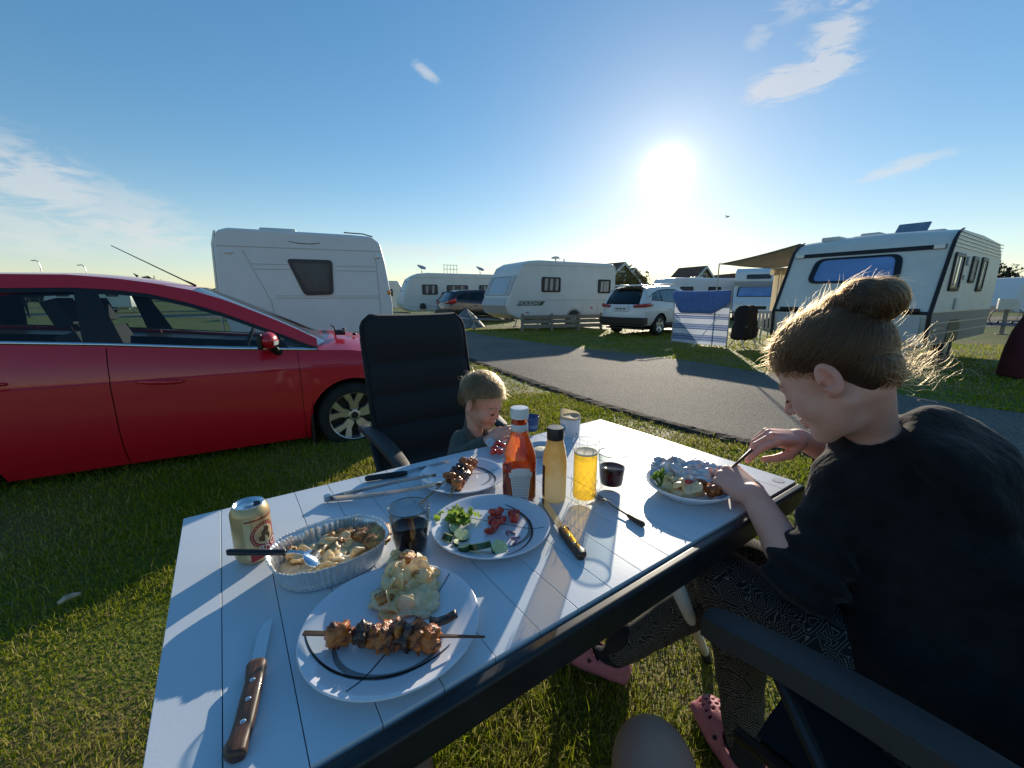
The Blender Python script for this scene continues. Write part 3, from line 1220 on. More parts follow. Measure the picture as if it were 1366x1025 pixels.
# mudflap, side repeater shapes, antenna, wiper, washer jets, headlight, cap badge
mb = MB()
mb.box(-0.345, -0.325, -0.855, -0.70, 0.10, 0.36)
obj('mudflap', mb, m_trim, red, bevel=0.006)
mb = MB()
mb.tube([(-1.08, 0.0, 1.40), (-1.16, 0.0, 1.445), (-1.58, 0.0, 1.70)], [0.012, 0.0055, 0.003], 8)
obj('aerial', mb, m_trim, red, smooth=True)
mb = MB()
mb.tube([(-0.05, -0.42, 0.985), (-0.02, -0.1, 1.012), (-0.01, 0.28, 1.012)], 0.010, 6)
mb.tube([(-0.06, -0.52, 0.985), (0.0, -0.45, 1.0), (-0.05, -0.38, 1.0)], 0.014, 6)
mb.box(-0.05, 0.02, -0.5, -0.44, 0.97, 1.01)
obj('wiper', mb, m_trim, red, smooth=True)
for y in (-0.35, 0.35):
    obj('washer_jet', MB().ball((0.12, y, 0.962), (0.02, 0.015, 0.014), 8, 6), m_trim, red, smooth=True)
for s in (-1, 1):
    mb = MB()
    rows = []
    for x in lin(0.17, 0.66, 10):
        zb = F_['belt'](x)
        rows.append([(x, s * (F_['yside'](x, zb - d) + 0.006), zb - d) for d in (0.015, 0.05, 0.05 + 0.12 * (x - 0.17) / 0.5)])
    mb.grid(rows)
    obj('headlight', mb, m_lampw, red, smooth=True)
    mb = MB()
    rows = []
    for z in lin(0.72, 1.06, 8):
        rows.append([(x, s * (F_['yside'](x, min(z, F_['belt'](x) - 0.01)) + 0.005), min(z, F_['belt'](x) - 0.01)) for x in (-3.06, -2.98, -2.9)])
    mb.grid(rows)
    obj('tail_light', mb, m_lampred, red, smooth=True)

# ---------------------------------------------------------------- white SUV seen from behind
suv_ang = math.radians(40)
su = Vector((math.cos(suv_ang), math.sin(suv_ang), 0))
sl = Vector((-math.sin(suv_ang), math.cos(suv_ang), 0))
rr_corner = Vector((4.25, 13.15, 0))
suv_o = rr_corner + sl * 0.91 + su * (2.64 + 0.90)
wsuv = thing('sport_utility_car', 'white sport utility car with red tail lights parked on the grass behind the striped windbreak', 'car', suv_o, suv_ang)
WP = dict(hw=0.91, wb=2.64, rear=-3.54, front=0.86, rt=0.35, rr=0.235, paint=m_white, sill=0.34, crease=0.80,
          belt=[(-3.54, 1.02), (-3.2, 1.16), (-2.6, 1.13), (-1.6, 1.07), (-0.5, 1.0), (0.0, 0.98), (0.4, 0.92), (0.86, 0.78)],
          roof=[(-3.3, 1.50), (-2.9, 1.585), (-2.2, 1.62), (-1.6, 1.63), (-1.1, 1.57), (-0.6, 1.32), (-0.35, 1.12), (-0.2, 1.02)],
          wtop=[(-3.25, 1.22), (-3.0, 1.36), (-2.6, 1.47), (-2.0, 1.52), (-1.5, 1.52), (-1.1, 1.46), (-0.6, 1.22), (-0.25, 1.03)],
          rtop=1.64, cowl=-0.12, hood=[(-0.3, 1.10), (0, 1.08), (0.4, 1.02), (0.75, 0.88), (0.86, 0.8)],
          roof_rear=-3.16, roof_front=-1.1, rail=(-3.25, -0.22), cpill=lambda z: -3.10 + 0.3 * (z - 1.15),
          doors=[(-2.35, -1.36), (-1.345, -0.25)], strip=(-3.15, -0.25), stripmat=m_trim, tail_low=0.42,
          pillars=[((-2.55, -2.55), (-2.48, -2.48)), ((-1.45, -1.5), (-1.32, -1.38)), ((-0.55, -0.6), (-0.5, -0.55))],
          panes=[((-3.12, -2.95), (-2.55, -2.55)), ((-2.48, -2.48), (-1.45, -1.5)), ((-1.32, -1.38), (-0.55, -0.6))],
          mirror=(-0.5, 1.10), ws_bulge=0.22, ws_rise=0.05, seat=-1.45, dark_rear=True, dark_side=True, rim=m_alloy, spoke='s')
W_ = build_car(wsuv, WP)
xr = -3.54
mb = MB()
mb.at((0, 0, 0))
mb.box(xr - 0.06, xr + 0.2, -0.87, 0.87, 0.38, 0.60)
mb.box(xr - 0.02, xr + 0.2, -0.80, 0.80, 0.30, 0.42)
for s in (-1, 1):
    for x0, x1 in ((-2.25, -0.42),):
        mb.box(x0, x1, s * 0.895 - 0.02, s * 0.895 + 0.015, 0.30, 0.42)
obj('bumper_cladding', mb, m_trim, wsuv, bevel=0.05, seg=3)
for s in (-1, 1):
    mb = MB()
    rows = []
    for t in lin(0, 1, 9):
        rows.append([(xr - 0.045 + 0.06 * t ** 1.5 + (0.0 if t < .55 else (t - .55) * 0.95), s * (0.46 + 0.415 * min(1, t / .6)), z) for z in (0.92 + 0.04 * t, 1.00 + 0.08 * t)])
    mb.grid(rows)
    obj('tail_light', mb, m_lampred, wsuv, smooth=True, solid=0.03)
mb = MB()
mb.box(xr - 0.085, xr - 0.07, -0.26, 0.26, 0.82, 0.94)
pl = obj('number_plate', mb, m_plate, wsuv, bevel=0.004)
mb = MB()
mb.box(xr - 0.072, xr - 0.04, -0.30, 0.30, 0.79, 0.99)
obj('plate_recess', mb, m_white, wsuv, bevel=0.02)
mb = MB()
for y0, w_ in ((-0.19, 0.035), (-0.145, 0.035), (-0.06, 0.04), (-0.01, 0.035), (0.05, 0.035), (0.11, 0.04), (0.165, 0.035)):
    mb.box(xr - 0.0868, xr - 0.0852, y0, y0 + w_, 0.85, 0.91)
obj('plate_lettering', mb, m_ink, wsuv, fix=False)
mb = MB()
mb.box(xr + 0.22, xr + 0.62, -0.55, 0.55, 1.60, 1.655)
obj('roof_spoiler', mb, m_white, wsuv, bevel=0.02)
for s in (-1, 1):
    mb = MB()
    mb.tube([(-3.0, s * 0.64, 1.62), (-2.8, s * 0.64, 1.665), (-1.5, s * 0.64, 1.69), (-1.25, s * 0.64, 1.63)], 0.018, 8)
    obj('roof_rail', mb, m_alloy, wsuv, smooth=True)

# ---------------------------------------------------------------- dark SUV between the caravans
dsuv = thing('sport_utility_car', 'dark blue sport utility car parked between two white caravans', 'car', (0.9, 22.6, 0), math.radians(33))
dsuv.location = Vector((-2.75, 21.6, 0)) + Vector((math.cos(math.radians(33)), math.sin(math.radians(33)), 0)) * 2.6
DP = dict(WP)
DP.update(paint=m_dark, dark_rear=True, dark_side=True)
build_car(dsuv, DP)
for s in (-1, 1):
    mb = MB()
    rows = []
    for t in lin(0, 1, 9):
        rows.append([(xr - 0.045 + 0.06 * t ** 1.5 + (0.0 if t < .55 else (t - .55) * 0.8), s * (0.42 + 0.455 * min(1, t / .6)), z) for z in (0.95 + 0.03 * t, 1.04 + 0.22 * t * t)])
    mb.grid(rows)
    obj('tail_light', mb, m_lampred, dsuv, smooth=True, solid=0.03)
mb = MB()
mb.box(xr - 0.06, xr + 0.2, -0.87, 0.87, 0.38, 0.62)
obj('bumper_cladding', mb, m_trim, dsuv, bevel=0.05, seg=3)
# ---------------------------------------------------------------- caravans
def round_poly(pts, r, n=5):
    out = []
    N = len(pts)
    P = [Vector(p) for p in pts]
    for i in range(N):
        a, b, c = P[i - 1], P[i], P[(i + 1) % N]
        d0, d1 = (a - b), (c - b)
        r0 = min(r, d0.length * 0.45)
        r1 = min(r, d1.length * 0.45)
        p0, p1 = b + d0.normalized() * r0, b + d1.normalized() * r1
        for k in range(n):
            t = k / (n - 1)
            out.append((1 - t) ** 2 * p0 + 2 * t * (1 - t) * b + t * t * p1)
    return out


def add_window(root, corners, nrm, fw=0.05, r=0.10, fmat=None, pmat=None, proud=0.02, blind=None):
    nrm = Vector(nrm).normalized()
    P = [Vector(c) for c in corners]
    cen = sum(P, Vector()) / 4
    outer = round_poly(P, r)
    inner = round_poly([cen + (p - cen) * (1 - fw * 2 / max(0.2, (p - cen).length)) for p in P], r * 0.75)
    mb = MB()
    N = len(outer)
    rows = [[tuple(p - nrm * 0.01) for p in outer], [tuple(p + nrm * proud * 0.8) for p in outer], [tuple(p * 0.8 + q * 0.2 + nrm * proud) for p, q in zip(outer, inner)], [tuple(q + nrm * proud) for q in inner], [tuple(q - nrm * 0.002) for q in inner]]
    mb.grid(rows, close_v=True)
    w = obj('window', mb, fmat or m_trim, root, angle=40)
    mb = MB()
    mb.add([tuple(q + nrm * proud * 0.45) for q in inner], [tuple(range(N))])
    obj('pane', mb, pmat or m_pane, w)
    if blind:
        u = (P[1] - P[0]).normalized()
        mb = MB()
        for t in blind:
            c = P[0].lerp(P[1], t)
            d = P[3].lerp(P[2], t)
            c, d = c.lerp(d, 0.12) + nrm * (proud * 0.45 + 0.002), c.lerp(d, 0.9) + nrm * (proud * 0.45 + 0.002)
            rows = [[tuple(c - u * 0.06), tuple(c), tuple(c + u * 0.06)], [tuple(d - u * 0.03), tuple(d + nrm * 0.003), tuple(d + u * 0.09)]]
            mb.grid(rows)
        obj('curtain', mb, m_curtain, w)
    return w


m_curtain = M('curtain_cloth', (0.42, 0.38, 0.33), rough=0.9, var=0.2, vscale=12)
m_rail = M('rail_alloy', (0.5, 0.5, 0.5), rough=0.35, metal=0.7)
m_skydome = M('roof_light_plastic', (0.62, 0.62, 0.58), rough=0.4, var=0.05)
m_skyrefl = M('painted_sky_reflection_pane', (0.17, 0.30, 0.58), rough=0.18, spec=0.6, coat=0.3, var=0.12, vscale=2)  # reflection of the blue sky painted into the pane's base colour


def line_strip(mb, pts, nrm, w, h=0.006):
    """raised strip along pts on a wall"""
    nrm = Vector(nrm).normalized()
    P = [Vector(p) for p in pts]
    rows = []
    for i, p in enumerate(P):
        t = (P[min(i + 1, len(P) - 1)] - P[max(i - 1, 0)]).normalized()
        s = nrm.cross(t) * w / 2
        rows.append([tuple(p - s - nrm * 0.004), tuple(p - s + nrm * h), tuple(p + s + nrm * h), tuple(p + s - nrm * 0.004)])
    mb.grid(rows)


def caravan_shell(root, prof, W, mat, bevel=0.05, seg=4):
    mb = MB()
    mb.prism(prof, 0, W)
    return obj('shell', mb, mat, root, bevel=bevel, seg=seg)


def running_gear(root, x, W, r=0.33, hitch=None):
    for y in (0.12, W - 0.12):
        mb = MB()
        mb.at((0, 0, 0), (PI / 2, 0, 0))
        mb.lathe([(0.02, -0.09), (r - 0.1, -0.085), (r - 0.03, -0.10), (r, -0.06), (r, 0.06), (r - 0.03, 0.10), (r - 0.1, 0.085), (0.02, 0.09)], 28)
        wh = obj('wheel', mb, m_rub, root, smooth=True, loc=(x, y, r))
        mb = MB()
        mb.at((0, 0, 0), (PI / 2, 0, 0))
        s = 0.095 if y < 1 else -0.095
        mb.lathe([(0.02, s), (r * 0.35, s * 1.02), (r * 0.62, s * 0.8), (r * 0.66, s * 0.5)], 20)
        obj('rim', mb, m_steel, wh, smooth=True)
    for y in (0.3, W - 0.4):
        obj('chassis_beam', MB().box(x - 1.4, x + 1.4, y, y + 0.1, 0.28, 0.36), m_steel, root)
    if hitch:
        mb = MB()
        x0, x1 = hitch
        mb.tube([(x0, 0.5, 0.36), (x1, W / 2, 0.42)], 0.035, 6)
        mb.tube([(x0, W - 0.5, 0.36), (x1, W / 2, 0.42)], 0.035, 6)
        mb.tube([(x1 * 0.98 + x0 * 0.02, W / 2, 0.42), (x1 + (x1 - x0) * 0.14, W / 2, 0.46)], 0.045, 8)
        mb.tube([(x1 * 0.8 + x0 * 0.2, W / 2 + 0.1, 0.62), (x1 * 0.8 + x0 * 0.2, W / 2 + 0.1, 0.06)], 0.025, 8)
        mb.at((x1 * 0.8 + x0 * 0.2, W / 2 + 0.1, 0.09), (PI / 2, 0, 0))
        mb.lathe([(0.01, -0.03), (0.09, -0.03), (0.09, 0.03), (0.01, 0.03)], 14)
        mb.at()
        obj('drawbar', mb, m_steel, root)
    xs = [x - 1.5, x + 1.5]
    for xx in xs:
        for y in (0.25, W - 0.25):
            mb = MB()
            mb.tube([(xx, y, 0.40), (xx + (0.15 if xx > x else -0.15), y, 0.02)], 0.022, 6)
            mb.box(xx + (0.15 if xx > x else -0.15) - 0.07, xx + (0.15 if xx > x else -0.15) + 0.07, y - 0.07, y + 0.07, 0.0, 0.025)
            obj('steady', mb, m_steel, root)


def roof_vent(root, x, y, z, sx=0.25, sy=0.25, h=0.10, mat=None):
    mb = MB()
    mb.box(x - sx, x + sx, y - sy, y + sy, z - 0.03, z + h)
    obj('roof_vent', mb, mat or m_skydome, root, bevel=min(0.06, h * 0.45), seg=3)


# -- white caravan behind the red car -------------------------------------------------
# near wall corners measured on the ground: A (left) and B (right)
A = G(282, 305, 2.58)
B = G(504, 321, 2.50)
A.z = B.z = 0
ang = math.atan2((B - A).y, (B - A).x)
L = (B - A).length
cv = thing('caravan', 'white caravan with a single trapezoid window behind the red car', 'caravan', A, ang)
Wd = 2.25
caravan_shell(cv, [(0.10, 0.40), (-0.06, 1.2), (-0.02, 2.35), (0.06, 2.56), (0.25, 2.62), (2.6, 2.60), (3.02, 2.58), (3.20, 2.44), (3.29, 2.0), (3.40, 1.1), (3.38, 0.55), (3.25, 0.40)], Wd, m_cara, 0.07)
N_ = (0, -1, 0)
add_window(cv, [(1.55, -0.0, 1.28), (2.14, -0.0, 1.30), (2.17, -0.0, 2.04), (1.27, -0.0, 2.04)], N_, 0.055, 0.09, m_trimgrey if 'm_trimgrey' in globals() else M('grey_rubber', (0.06, 0.055, 0.055), rough=0.6), m_pane, 0.03)
mb = MB()
for z, x0, x1 in ((2.26, 0.03, 3.22), (1.92, 0.62, 1.28), (1.92, 2.22, 3.06), (1.82, 0.65, 1.32), (1.82, 2.22, 3.08), (1.22, 1.0, 3.10), (1.27, 1.0, 3.10)):
    line_strip(mb, [(x0, -0.002, z), (x1, -0.002, z)], N_, 0.012, 0.006)
line_strip(mb, [(0.48, -0.002, 2.20), (0.90, -0.002, 1.15), (0.95, -0.002, 0.6)], N_, 0.010, 0.006)
line_strip(mb, [(3.08, -0.002, 2.20), (3.12, -0.002, 1.2), (3.10, -0.002, 0.6)], N_, 0.010, 0.006)
obj('moulding', mb, m_cgrey, cv)
for x in (0.23, 3.12):
    mb = MB()
    mb.at((x, -0.012, 2.14), (0, 0, 0))
    mb.ball((0, 0, 0), (0.085, 0.018, 0.04), 16, 8)
    obj('marker_lamp', mb, m_lampw, cv, smooth=True)
mb = MB()
mb.at((3.33, 0.02, 1.35))
mb.ball((0, 0, 0), (0.05, 0.05, 0.06), 12, 8)
obj('marker_lamp', mb, m_lampamb, cv, smooth=True)
for y in (0.10, Wd - 0.10):
    mb = MB()
    line_strip(mb, [(-0.045, y, 0.5), (-0.075, y, 1.2), (-0.035, y, 2.3), (0.03, y, 2.56)], (-1, 0, 0), 0.05, 0.03)
    obj('awning_rail', mb, m_rail, cv)
add_window(cv, [(-0.07, 1.8, 1.3), (-0.07, 0.5, 1.3), (-0.05, 0.5, 1.95), (-0.05, 1.8, 1.95)], (-1, 0, 0.05), 0.05, 0.1, None, m_pane, 0.03)
roof_vent(cv, 1.1, 0.75, 2.62, 0.36, 0.30, 0.10)
roof_vent(cv, 0.15, 1.2, 2.62, 0.10, 0.10, 0.08)
mb = MB()
mb.tube([(1.35, -0.006, 2.40), (1.5, -0.012, 2.37), (1.75, -0.012, 2.36), (1.95, -0.006, 2.39)], 0.006, 5)
obj('roof_trim', mb, m_trim, cv)
mb = MB()
mb.tube([(2.45, 0.06, 2.64), (2.85, 0.06, 2.63), (3.05, 0.06, 2.58)], 0.013, 6)
obj('roof_trim', mb, m_trim, cv)
running_gear(cv, 1.7, Wd, 0.33)

# -- touring caravan with the green lettering band ---------------------------------------
hv_a = math.radians(27.5)
hv = thing('caravan', 'white touring caravan with a green HOLIDAY band behind the low wooden fence', 'caravan', (0.27, 15.75, 0), hv_a)
Wd = 2.3
caravan_shell(hv, [(0.0, 0.42), (-0.42, 0.62), (-0.58, 0.95), (-0.42, 1.35), (-0.10, 2.05), (0.10, 2.42), (0.45, 2.60), (0.9, 2.64), (4.5, 2.63), (4.68, 2.50), (4.72, 1.2), (4.66, 0.48), (4.5, 0.42)], Wd, m_cara2, 0.10, 5)
N_ = (0, -1, 0)
add_window(hv, [(0.98, 0, 1.45), (1.85, 0, 1.45), (1.85, 0, 2.02), (0.98, 0, 2.02)], N_, 0.05, 0.07, None, m_pane, 0.03, (0.22, 0.5, 0.8))
add_window(hv, [(3.72, 0, 1.42), (4.38, 0, 1.42), (4.38, 0, 1.98), (3.72, 0, 1.98)], N_, 0.05, 0.07, None, m_pane, 0.03, (0.3, 0.55, 0.75))
mb = MB()
line_strip(mb, [(0.02, -0.003, 1.14), (4.66, -0.003, 1.14)], N_, 0.022, 0.008)
line_strip(mb, [(0.14, -0.003, 2.44), (4.6, -0.003, 2.50)], N_, 0.015, 0.008)
for x0, x1, z0, z1 in ((2.95, 3.75, 0.62, 1.02),):
    line_strip(mb, [(x0, -0.003, z0), (x1, -0.003, z0), (x1, -0.003, z1), (x0, -0.003, z1), (x0, -0.003, z0)], N_, 0.010, 0.006)
obj('moulding', mb, m_cgrey, hv)
m_green = M('green_decal', (0.035, 0.075, 0.035), rough=0.4)
mb = MB()
mb.prism([(-0.10, 0.94), (1.02, 0.94), (1.16, 1.10), (-0.02, 1.10)], -0.004, 0.01)
bd = obj('lettering_band', mb, m_green, hv)
v, f = text_geo('HOLIDAY', 0.17, 0.001, 0.12)
mb = MB()
mb.at((0.44, -0.008, 1.02), (PI / 2, 0, 0), (1.35, 1, 1))
mb.add(v, f)
obj('lettering', mb, m_plate, bd, fix=False)
# front wall: window and grey lower panel
def hvp(t):  # along the slanted front, from low to high
    pts = [(-0.42, 1.35), (-0.10, 2.05)]
    return pts[0][0] + (pts[1][0] - pts[0][0]) * t, pts[0][1] + (pts[1][1] - pts[0][1]) * t
fn = Vector((-0.70, 0, 0.32)).normalized()
x0, z0 = hvp(-0.05)
x1, z1 = hvp(1.0)
m_hpane = M('pale_blind_pane', (0.34, 0.37, 0.40), rough=0.15, spec=0.6, coat=0.5)
add_window(hv, [(x0, Wd - 0.25, z0), (x0, 0.30, z0), (x1, 0.34, z1), (x1, Wd - 0.29, z1)], fn, 0.04, 0.10, m_cgrey, m_hpane, 0.03)
mb = MB()
line_strip(mb, [(-0.10, 0.13, 2.05), (-0.44, 0.13, 1.30)], fn, 0.20, 0.02)
line_strip(mb, [(-0.10, Wd - 0.13, 2.05), (-0.44, Wd - 0.13, 1.30)], fn, 0.20, 0.02)
obj('corner_trim', mb, m_cgrey, hv)
mb = MB()
mb.prism([(-0.44, 0.62), (-0.602, 0.95), (-0.47, 1.24), (-0.40, 1.24), (-0.38, 0.62)], 0.06, Wd - 0.06)
obj('gas_locker', mb, m_cgrey, hv, bevel=0.02)
mb = MB()
rows = []
for k in range(17):
    a = PI * k / 16
    rows.append([(2.55 + math.cos(a) * 0.42, -0.012, 0.42 + math.sin(a) * 0.40), (2.55 + math.cos(a) * 0.34, -0.014, 0.42 + math.sin(a) * 0.33), (2.55 + math.cos(a) * 0.34, 0.10, 0.42 + math.sin(a) * 0.33)])
mb.grid(rows)
obj('wheel_arch', mb, m_cgrey, hv, angle=40)
mb = MB()
mb.add([(2.55 + math.cos(PI * k / 16) * 0.345, -0.006, 0.42 + math.sin(PI * k / 16) * 0.335) for k in range(17)], [tuple(range(17))])
obj('wheel_well', mb, m_trim, hv)
for bx_ in ((3.38, 3.48, -0.03, 0.0, 0.80, 0.86), (0.30, 0.42, -0.02, 0.0, 0.66, 0.70)):
    obj('marker_lamp', MB().box(*bx_), m_lampred, hv, bevel=0.01)
mb = MB()
mb.tube([(2.2, 0.9, 2.6), (2.2, 0.9, 2.80)], 0.03, 6)
mb.at((2.2, 0.9, 2.86))
mb.lathe([(0.005, 0.05), (0.15, 0.02), (0.20, -0.03), (0.15, -0.05), (0.005, -0.05)], 18)
mb.at()
mb.tube([(2.55, 0.8, 2.6), (2.55, 0.8, 2.82)], 0.03, 6)
obj('roof_aerial', mb, m_skydome, hv, smooth=True)
running_gear(hv, 2.55, Wd, 0.33, hitch=(0.1, -1.7))

# -- smaller white caravan far left of it -------------------------------------------------
fv = thing('caravan', 'distant white caravan with three dark windows beyond the dark blue car', 'caravan', (-5.9, 24.0, 0), math.radians(22))
Wd = 2.3
caravan_shell(fv, [(0.05, 0.45), (-0.35, 0.62), (-0.50, 0.95), (-0.32, 1.5), (0.08, 2.35), (0.5, 2.60), (1.1, 2.66), (5.9, 2.64), (6.1, 2.4), (6.1, 0.5), (5.9, 0.45)], Wd, m_cara2, 0.12, 5)
for a, b, z0, z1 in ((0.75, 1.65, 1.42, 2.0), (2.2, 3.5, 1.42, 1.98), (4.2, 5.4, 1.45, 2.0)):
    add_window(fv, [(a, 0, z0), (b, 0, z0), (b, 0, z1), (a, 0, z1)], (0, -1, 0), 0.05, 0.09, None, m_pane, 0.03, (0.3, 0.7))
add_window(fv, [(-0.26, 1.9, 1.6), (-0.26, 0.4, 1.6), (0.02, 0.5, 2.2), (0.02, 1.8, 2.2)], (-0.83, 0, 0.42), 0.05, 0.1, None, m_pane, 0.02)
mb = MB()
line_strip(mb, [(0.0, -0.003, 2.38), (6.0, -0.003, 2.40)], (0, -1, 0), 0.02, 0.008)
line_strip(mb, [(-0.1, -0.003, 0.72), (6.0, -0.003, 0.72)], (0, -1, 0), 0.03, 0.008)
obj('moulding', mb, m_cgrey, fv)
for x in (0.95, 4.6):
    mb = MB()
    mb.at((x, 1.0, 2.95), (0.5, 0, 0.6))
    mb.lathe([(0.01, 0.0), (0.16, 0.02), (0.30, 0.09), (0.31, 0.10), (0.15, 0.045), (0.01, 0.02)], 20)
    mb.at()
    mb.tube([(x, 1.0, 2.62), (x, 1.0, 2.95)], 0.025, 6)
    obj('satellite_dish', mb, m_cgrey, fv, smooth=True)
mb = MB()
for k in range(5):
    mb.tube([(2.3 + k * 0.2, 1.0, 2.66), (2.3 + k * 0.2, 1.0, 3.20)], 0.014, 5)
for z in (2.95, 3.2):
    mb.tube([(2.25, 1.0, z), (3.15, 1.0, z)], 0.014, 5)
obj('roof_rack', mb, m_steel, fv)
running_gear(fv, 3.2, Wd, 0.33, hitch=(0.1, -1.5))
mb = MB()
mb.at((0.75, -0.03, 0.72))
mb.lathe([(0.01, 0.22), (0.12, 0.2), (0.17, 0.1), (0.18, -0.1)], 14)
obj('spare_cover', mb, m_trim, fv, smooth=True)

# -- old caravan on the right with the big blue window -------------------------------------
P0 = Vector((6.78, 6.72, 0))      # near bottom corner
P1 = Vector((5.48, 8.70, 0))      # far bottom corner of the end wall
wv = (P1 - P0).normalized()
lv = Vector((wv.y, -wv.x, 0))     # along the caravan, away from us
ov = thing('caravan', 'old cream and grey caravan with a wide blue end window and beige awning', 'caravan', P0, math.atan2(lv.y, lv.x))
Wd = 2.36
LO = 4.7
EX = lambda z: 0.0 + max(0, (z - 0.95)) * 0.48 + max(0, 0.95 - z) * 0.08   # sloping end wall
mb = MB()
secs = []
cols = 9
def old_section(y, top):
    return [(EX(0.42) + 0.06, y, 0.42), (EX(0.95), y, 0.95), (EX(2.0), y, 2.0), (EX(2.0) + 0.06, y, 2.13), (EX(2.0) + 0.26, y, top - 0.09), (EX(2.0) + 0.55, y, top), (LO * 0.55, y, top + 0.02), (LO - 0.5, y, top - 0.02), (LO - 0.1, y, top - 0.25), (LO, y, 1.3), (LO - 0.15, y, 0.42)]
ys = [0.0] + lin(0.04, Wd - 0.04, 9) + [Wd]
for y in ys:
    t = (y / Wd - 0.5) * 2
    top = 2.36 + 0.06 * (1 - abs(t) ** 1.6)
    secs.append(old_section(y, top))
mb.grid(secs, close_v=True, cap=True)
m_oldwhite = M('old_caravan_skin', (0.68, 0.66, 0.60), rough=0.42, var=0.06, vscale=2.2, bump=0.5, bscale=24)
sh = obj('shell', mb, m_oldwhite, ov, bevel=0.02, angle=30)
zz = lambda z, d=0.0: EX(z) - d
en = Vector((-1, 0, 0.48)).normalized()
P_ = lambda y, z: Vector((EX(z), y, z))
add_window(ov, [P_(Wd - 0.42, 1.50), P_(0.52, 1.50), P_(0.58, 1.98), P_(Wd - 0.46, 1.98)], en, 0.05, 0.16, m_trim, m_skyrefl, 0.03)
m_btrim = M('brown_black_trim', (0.022, 0.017, 0.015), rough=0.5)
for y in (0.0, Wd):
    mb = MB()
    line_strip(mb, [P_(y, 0.45), P_(y, 0.95), P_(y, 2.0), (EX(2.0) + 0.08, y, 2.15), (EX(2.0) + 0.26, y, 2.30), (EX(2.0) + 0.5, y, 2.375)], (-1, 0, 0.3), 0.055, 0.02)
    obj('corner_trim', mb, m_btrim, ov)
for z, w_, t_ in ((2.055, 0.075, 0.07), (0.97, 0.05, 0.02)):
    mb = MB()
    line_strip(mb, [P_(Wd - t_, z), P_(t_, z)], en, w_, 0.02)
    obj('end_trim', mb, m_btrim, ov)
for y in (Wd - 0.45, 0.12):
    obj('grab_handle', MB().box(EX(1.0) - 0.07, EX(1.0) - 0.01, y, y + 0.33, 0.98, 1.05), m_trim, ov, bevel=0.02)
for y in (0.05, Wd - 0.05):
    mb = MB()
    mb.at((EX(2.05) - 0.03, y + (0.10 if y < 1 else -0.10), 2.06))
    mb.box(-0.02, 0.03, -0.07, 0.07, -0.035, 0.035)
    obj('marker_lamp', mb, m_lampw, ov, bevel=0.01)
# lower end panel, pale blue shine in the photo comes from its glossy skin
mb = MB()
mb.add([tuple(P_(y, z) + en * 0.012) for y, z in ((0.10, 0.50), (Wd - 0.10, 0.50), (Wd - 0.10, 0.92), (0.10, 0.92))], [(0, 1, 2, 3)])
obj('lower_panel', mb, M('lower_panel_skin', (0.52, 0.55, 0.57), rough=0.22, spec=0.6), ov, solid=0.015)
# near side wall (y = 0): band, mouldings, windows, hatch, wheel
N_ = (0, -1, 0)
mb = MB()
mb.add([(EX(0.98) + 0.04, -0.004, 0.98), (LO - 0.02, -0.004, 0.98), (LO - 0.12, -0.004, 0.44), (EX(0.44) + 0.09, -0.004, 0.44)], [(0, 1, 2, 3)])
obj('grey_band', mb, m_cband, ov)
mb = MB()
for z in (0.99, 0.80, 0.62):
    line_strip(mb, [(EX(z) + 0.05, -0.006, z), (LO - 0.06, -0.006, z)], N_, 0.018, 0.010)
for z in (2.08, 2.14, 2.20, 2.26, 2.32):
    line_strip(mb, [(EX(2.0) + 0.1 + (z - 2.0) * 0.5, -0.006, z), (LO - 0.2, -0.006, z)], N_, 0.014, 0.008)
obj('moulding', mb, m_rail, ov)
m_reflpane = M('bright_pane', (0.06, 0.07, 0.07), rough=0.05, spec=1.0, coat=1.0)
for x0, x1, z0, z1 in ((0.72, 1.38, 1.34, 1.98), (1.98, 2.42, 1.50, 1.98), (2.75, 3.25, 1.35, 2.0)):
    add_window(ov, [(x0, 0, z0), (x1, 0, z0), (x1 + 0.05, 0, z1), (x0 + 0.05, 0, z1)], N_, 0.045, 0.06, m_trimgrey if 'm_trimgrey' in globals() else m_trim, m_reflpane, 0.03, (0.35, 0.7))
for bx_ in ((1.62, 1.78, -0.03, 0.0, 1.80, 1.95), (1.60, 1.70, -0.02, 0.0, 1.55, 1.63), (1.35, 1.5, -0.02, 0.0, 1.02, 1.22)):
    obj('wall_hatch', MB().box(*bx_), m_cgrey, ov, bevel=0.01)
mb = MB()
mb.add([(1.25, -0.012, 0.42), (1.25, -0.012, 0.70), (1.42, -0.012, 0.84), (1.95, -0.012, 0.84), (2.12, -0.012, 0.70), (2.12, -0.012, 0.42)], [tuple(range(6))])
obj('wheel_well', mb, m_trim, ov)
running_gear(ov, 1.68, Wd, 0.34)
mb = MB()
mb.box(0.28, 0.46, -0.02, 0.0, 0.66, 0.70)
obj('side_lamp', mb, m_lampamb, ov, bevel=0.01)
roof_vent(ov, 1.9, 1.6, 2.42, 0.18, 0.18, 0.08)
roof_vent(ov, 1.2, 1.9, 2.40, 0.22, 0.16, 0.05)
roof_vent(ov, 1.5, 1.35, 2.43, 0.22, 0.16, 0.06)
mb = MB()
mb.at((1.75, 0.85, 2.50), (0, -0.75, 0))
mb.box(-0.20, 0.20, -0.24, 0.24, 0.0, 0.04)
obj('open_roof_light', mb, M('tinted_roof_light', (0.16, 0.22, 0.30), rough=0.2, spec=0.6, var=0.1), ov, bevel=0.02)
roof_vent(ov, 1.75, 0.55, 2.40, 0.24, 0.22, 0.06)
mb = MB()
mb.at((0.02, Wd * 0.5, 0.45))
mb.tube([(0.15, -0.6, -0.05), (-0.9, 0, 0.0)], 0.03, 6)
mb.tube([(0.15, 0.6, -0.05), (-0.9, 0, 0.0)], 0.03, 6)
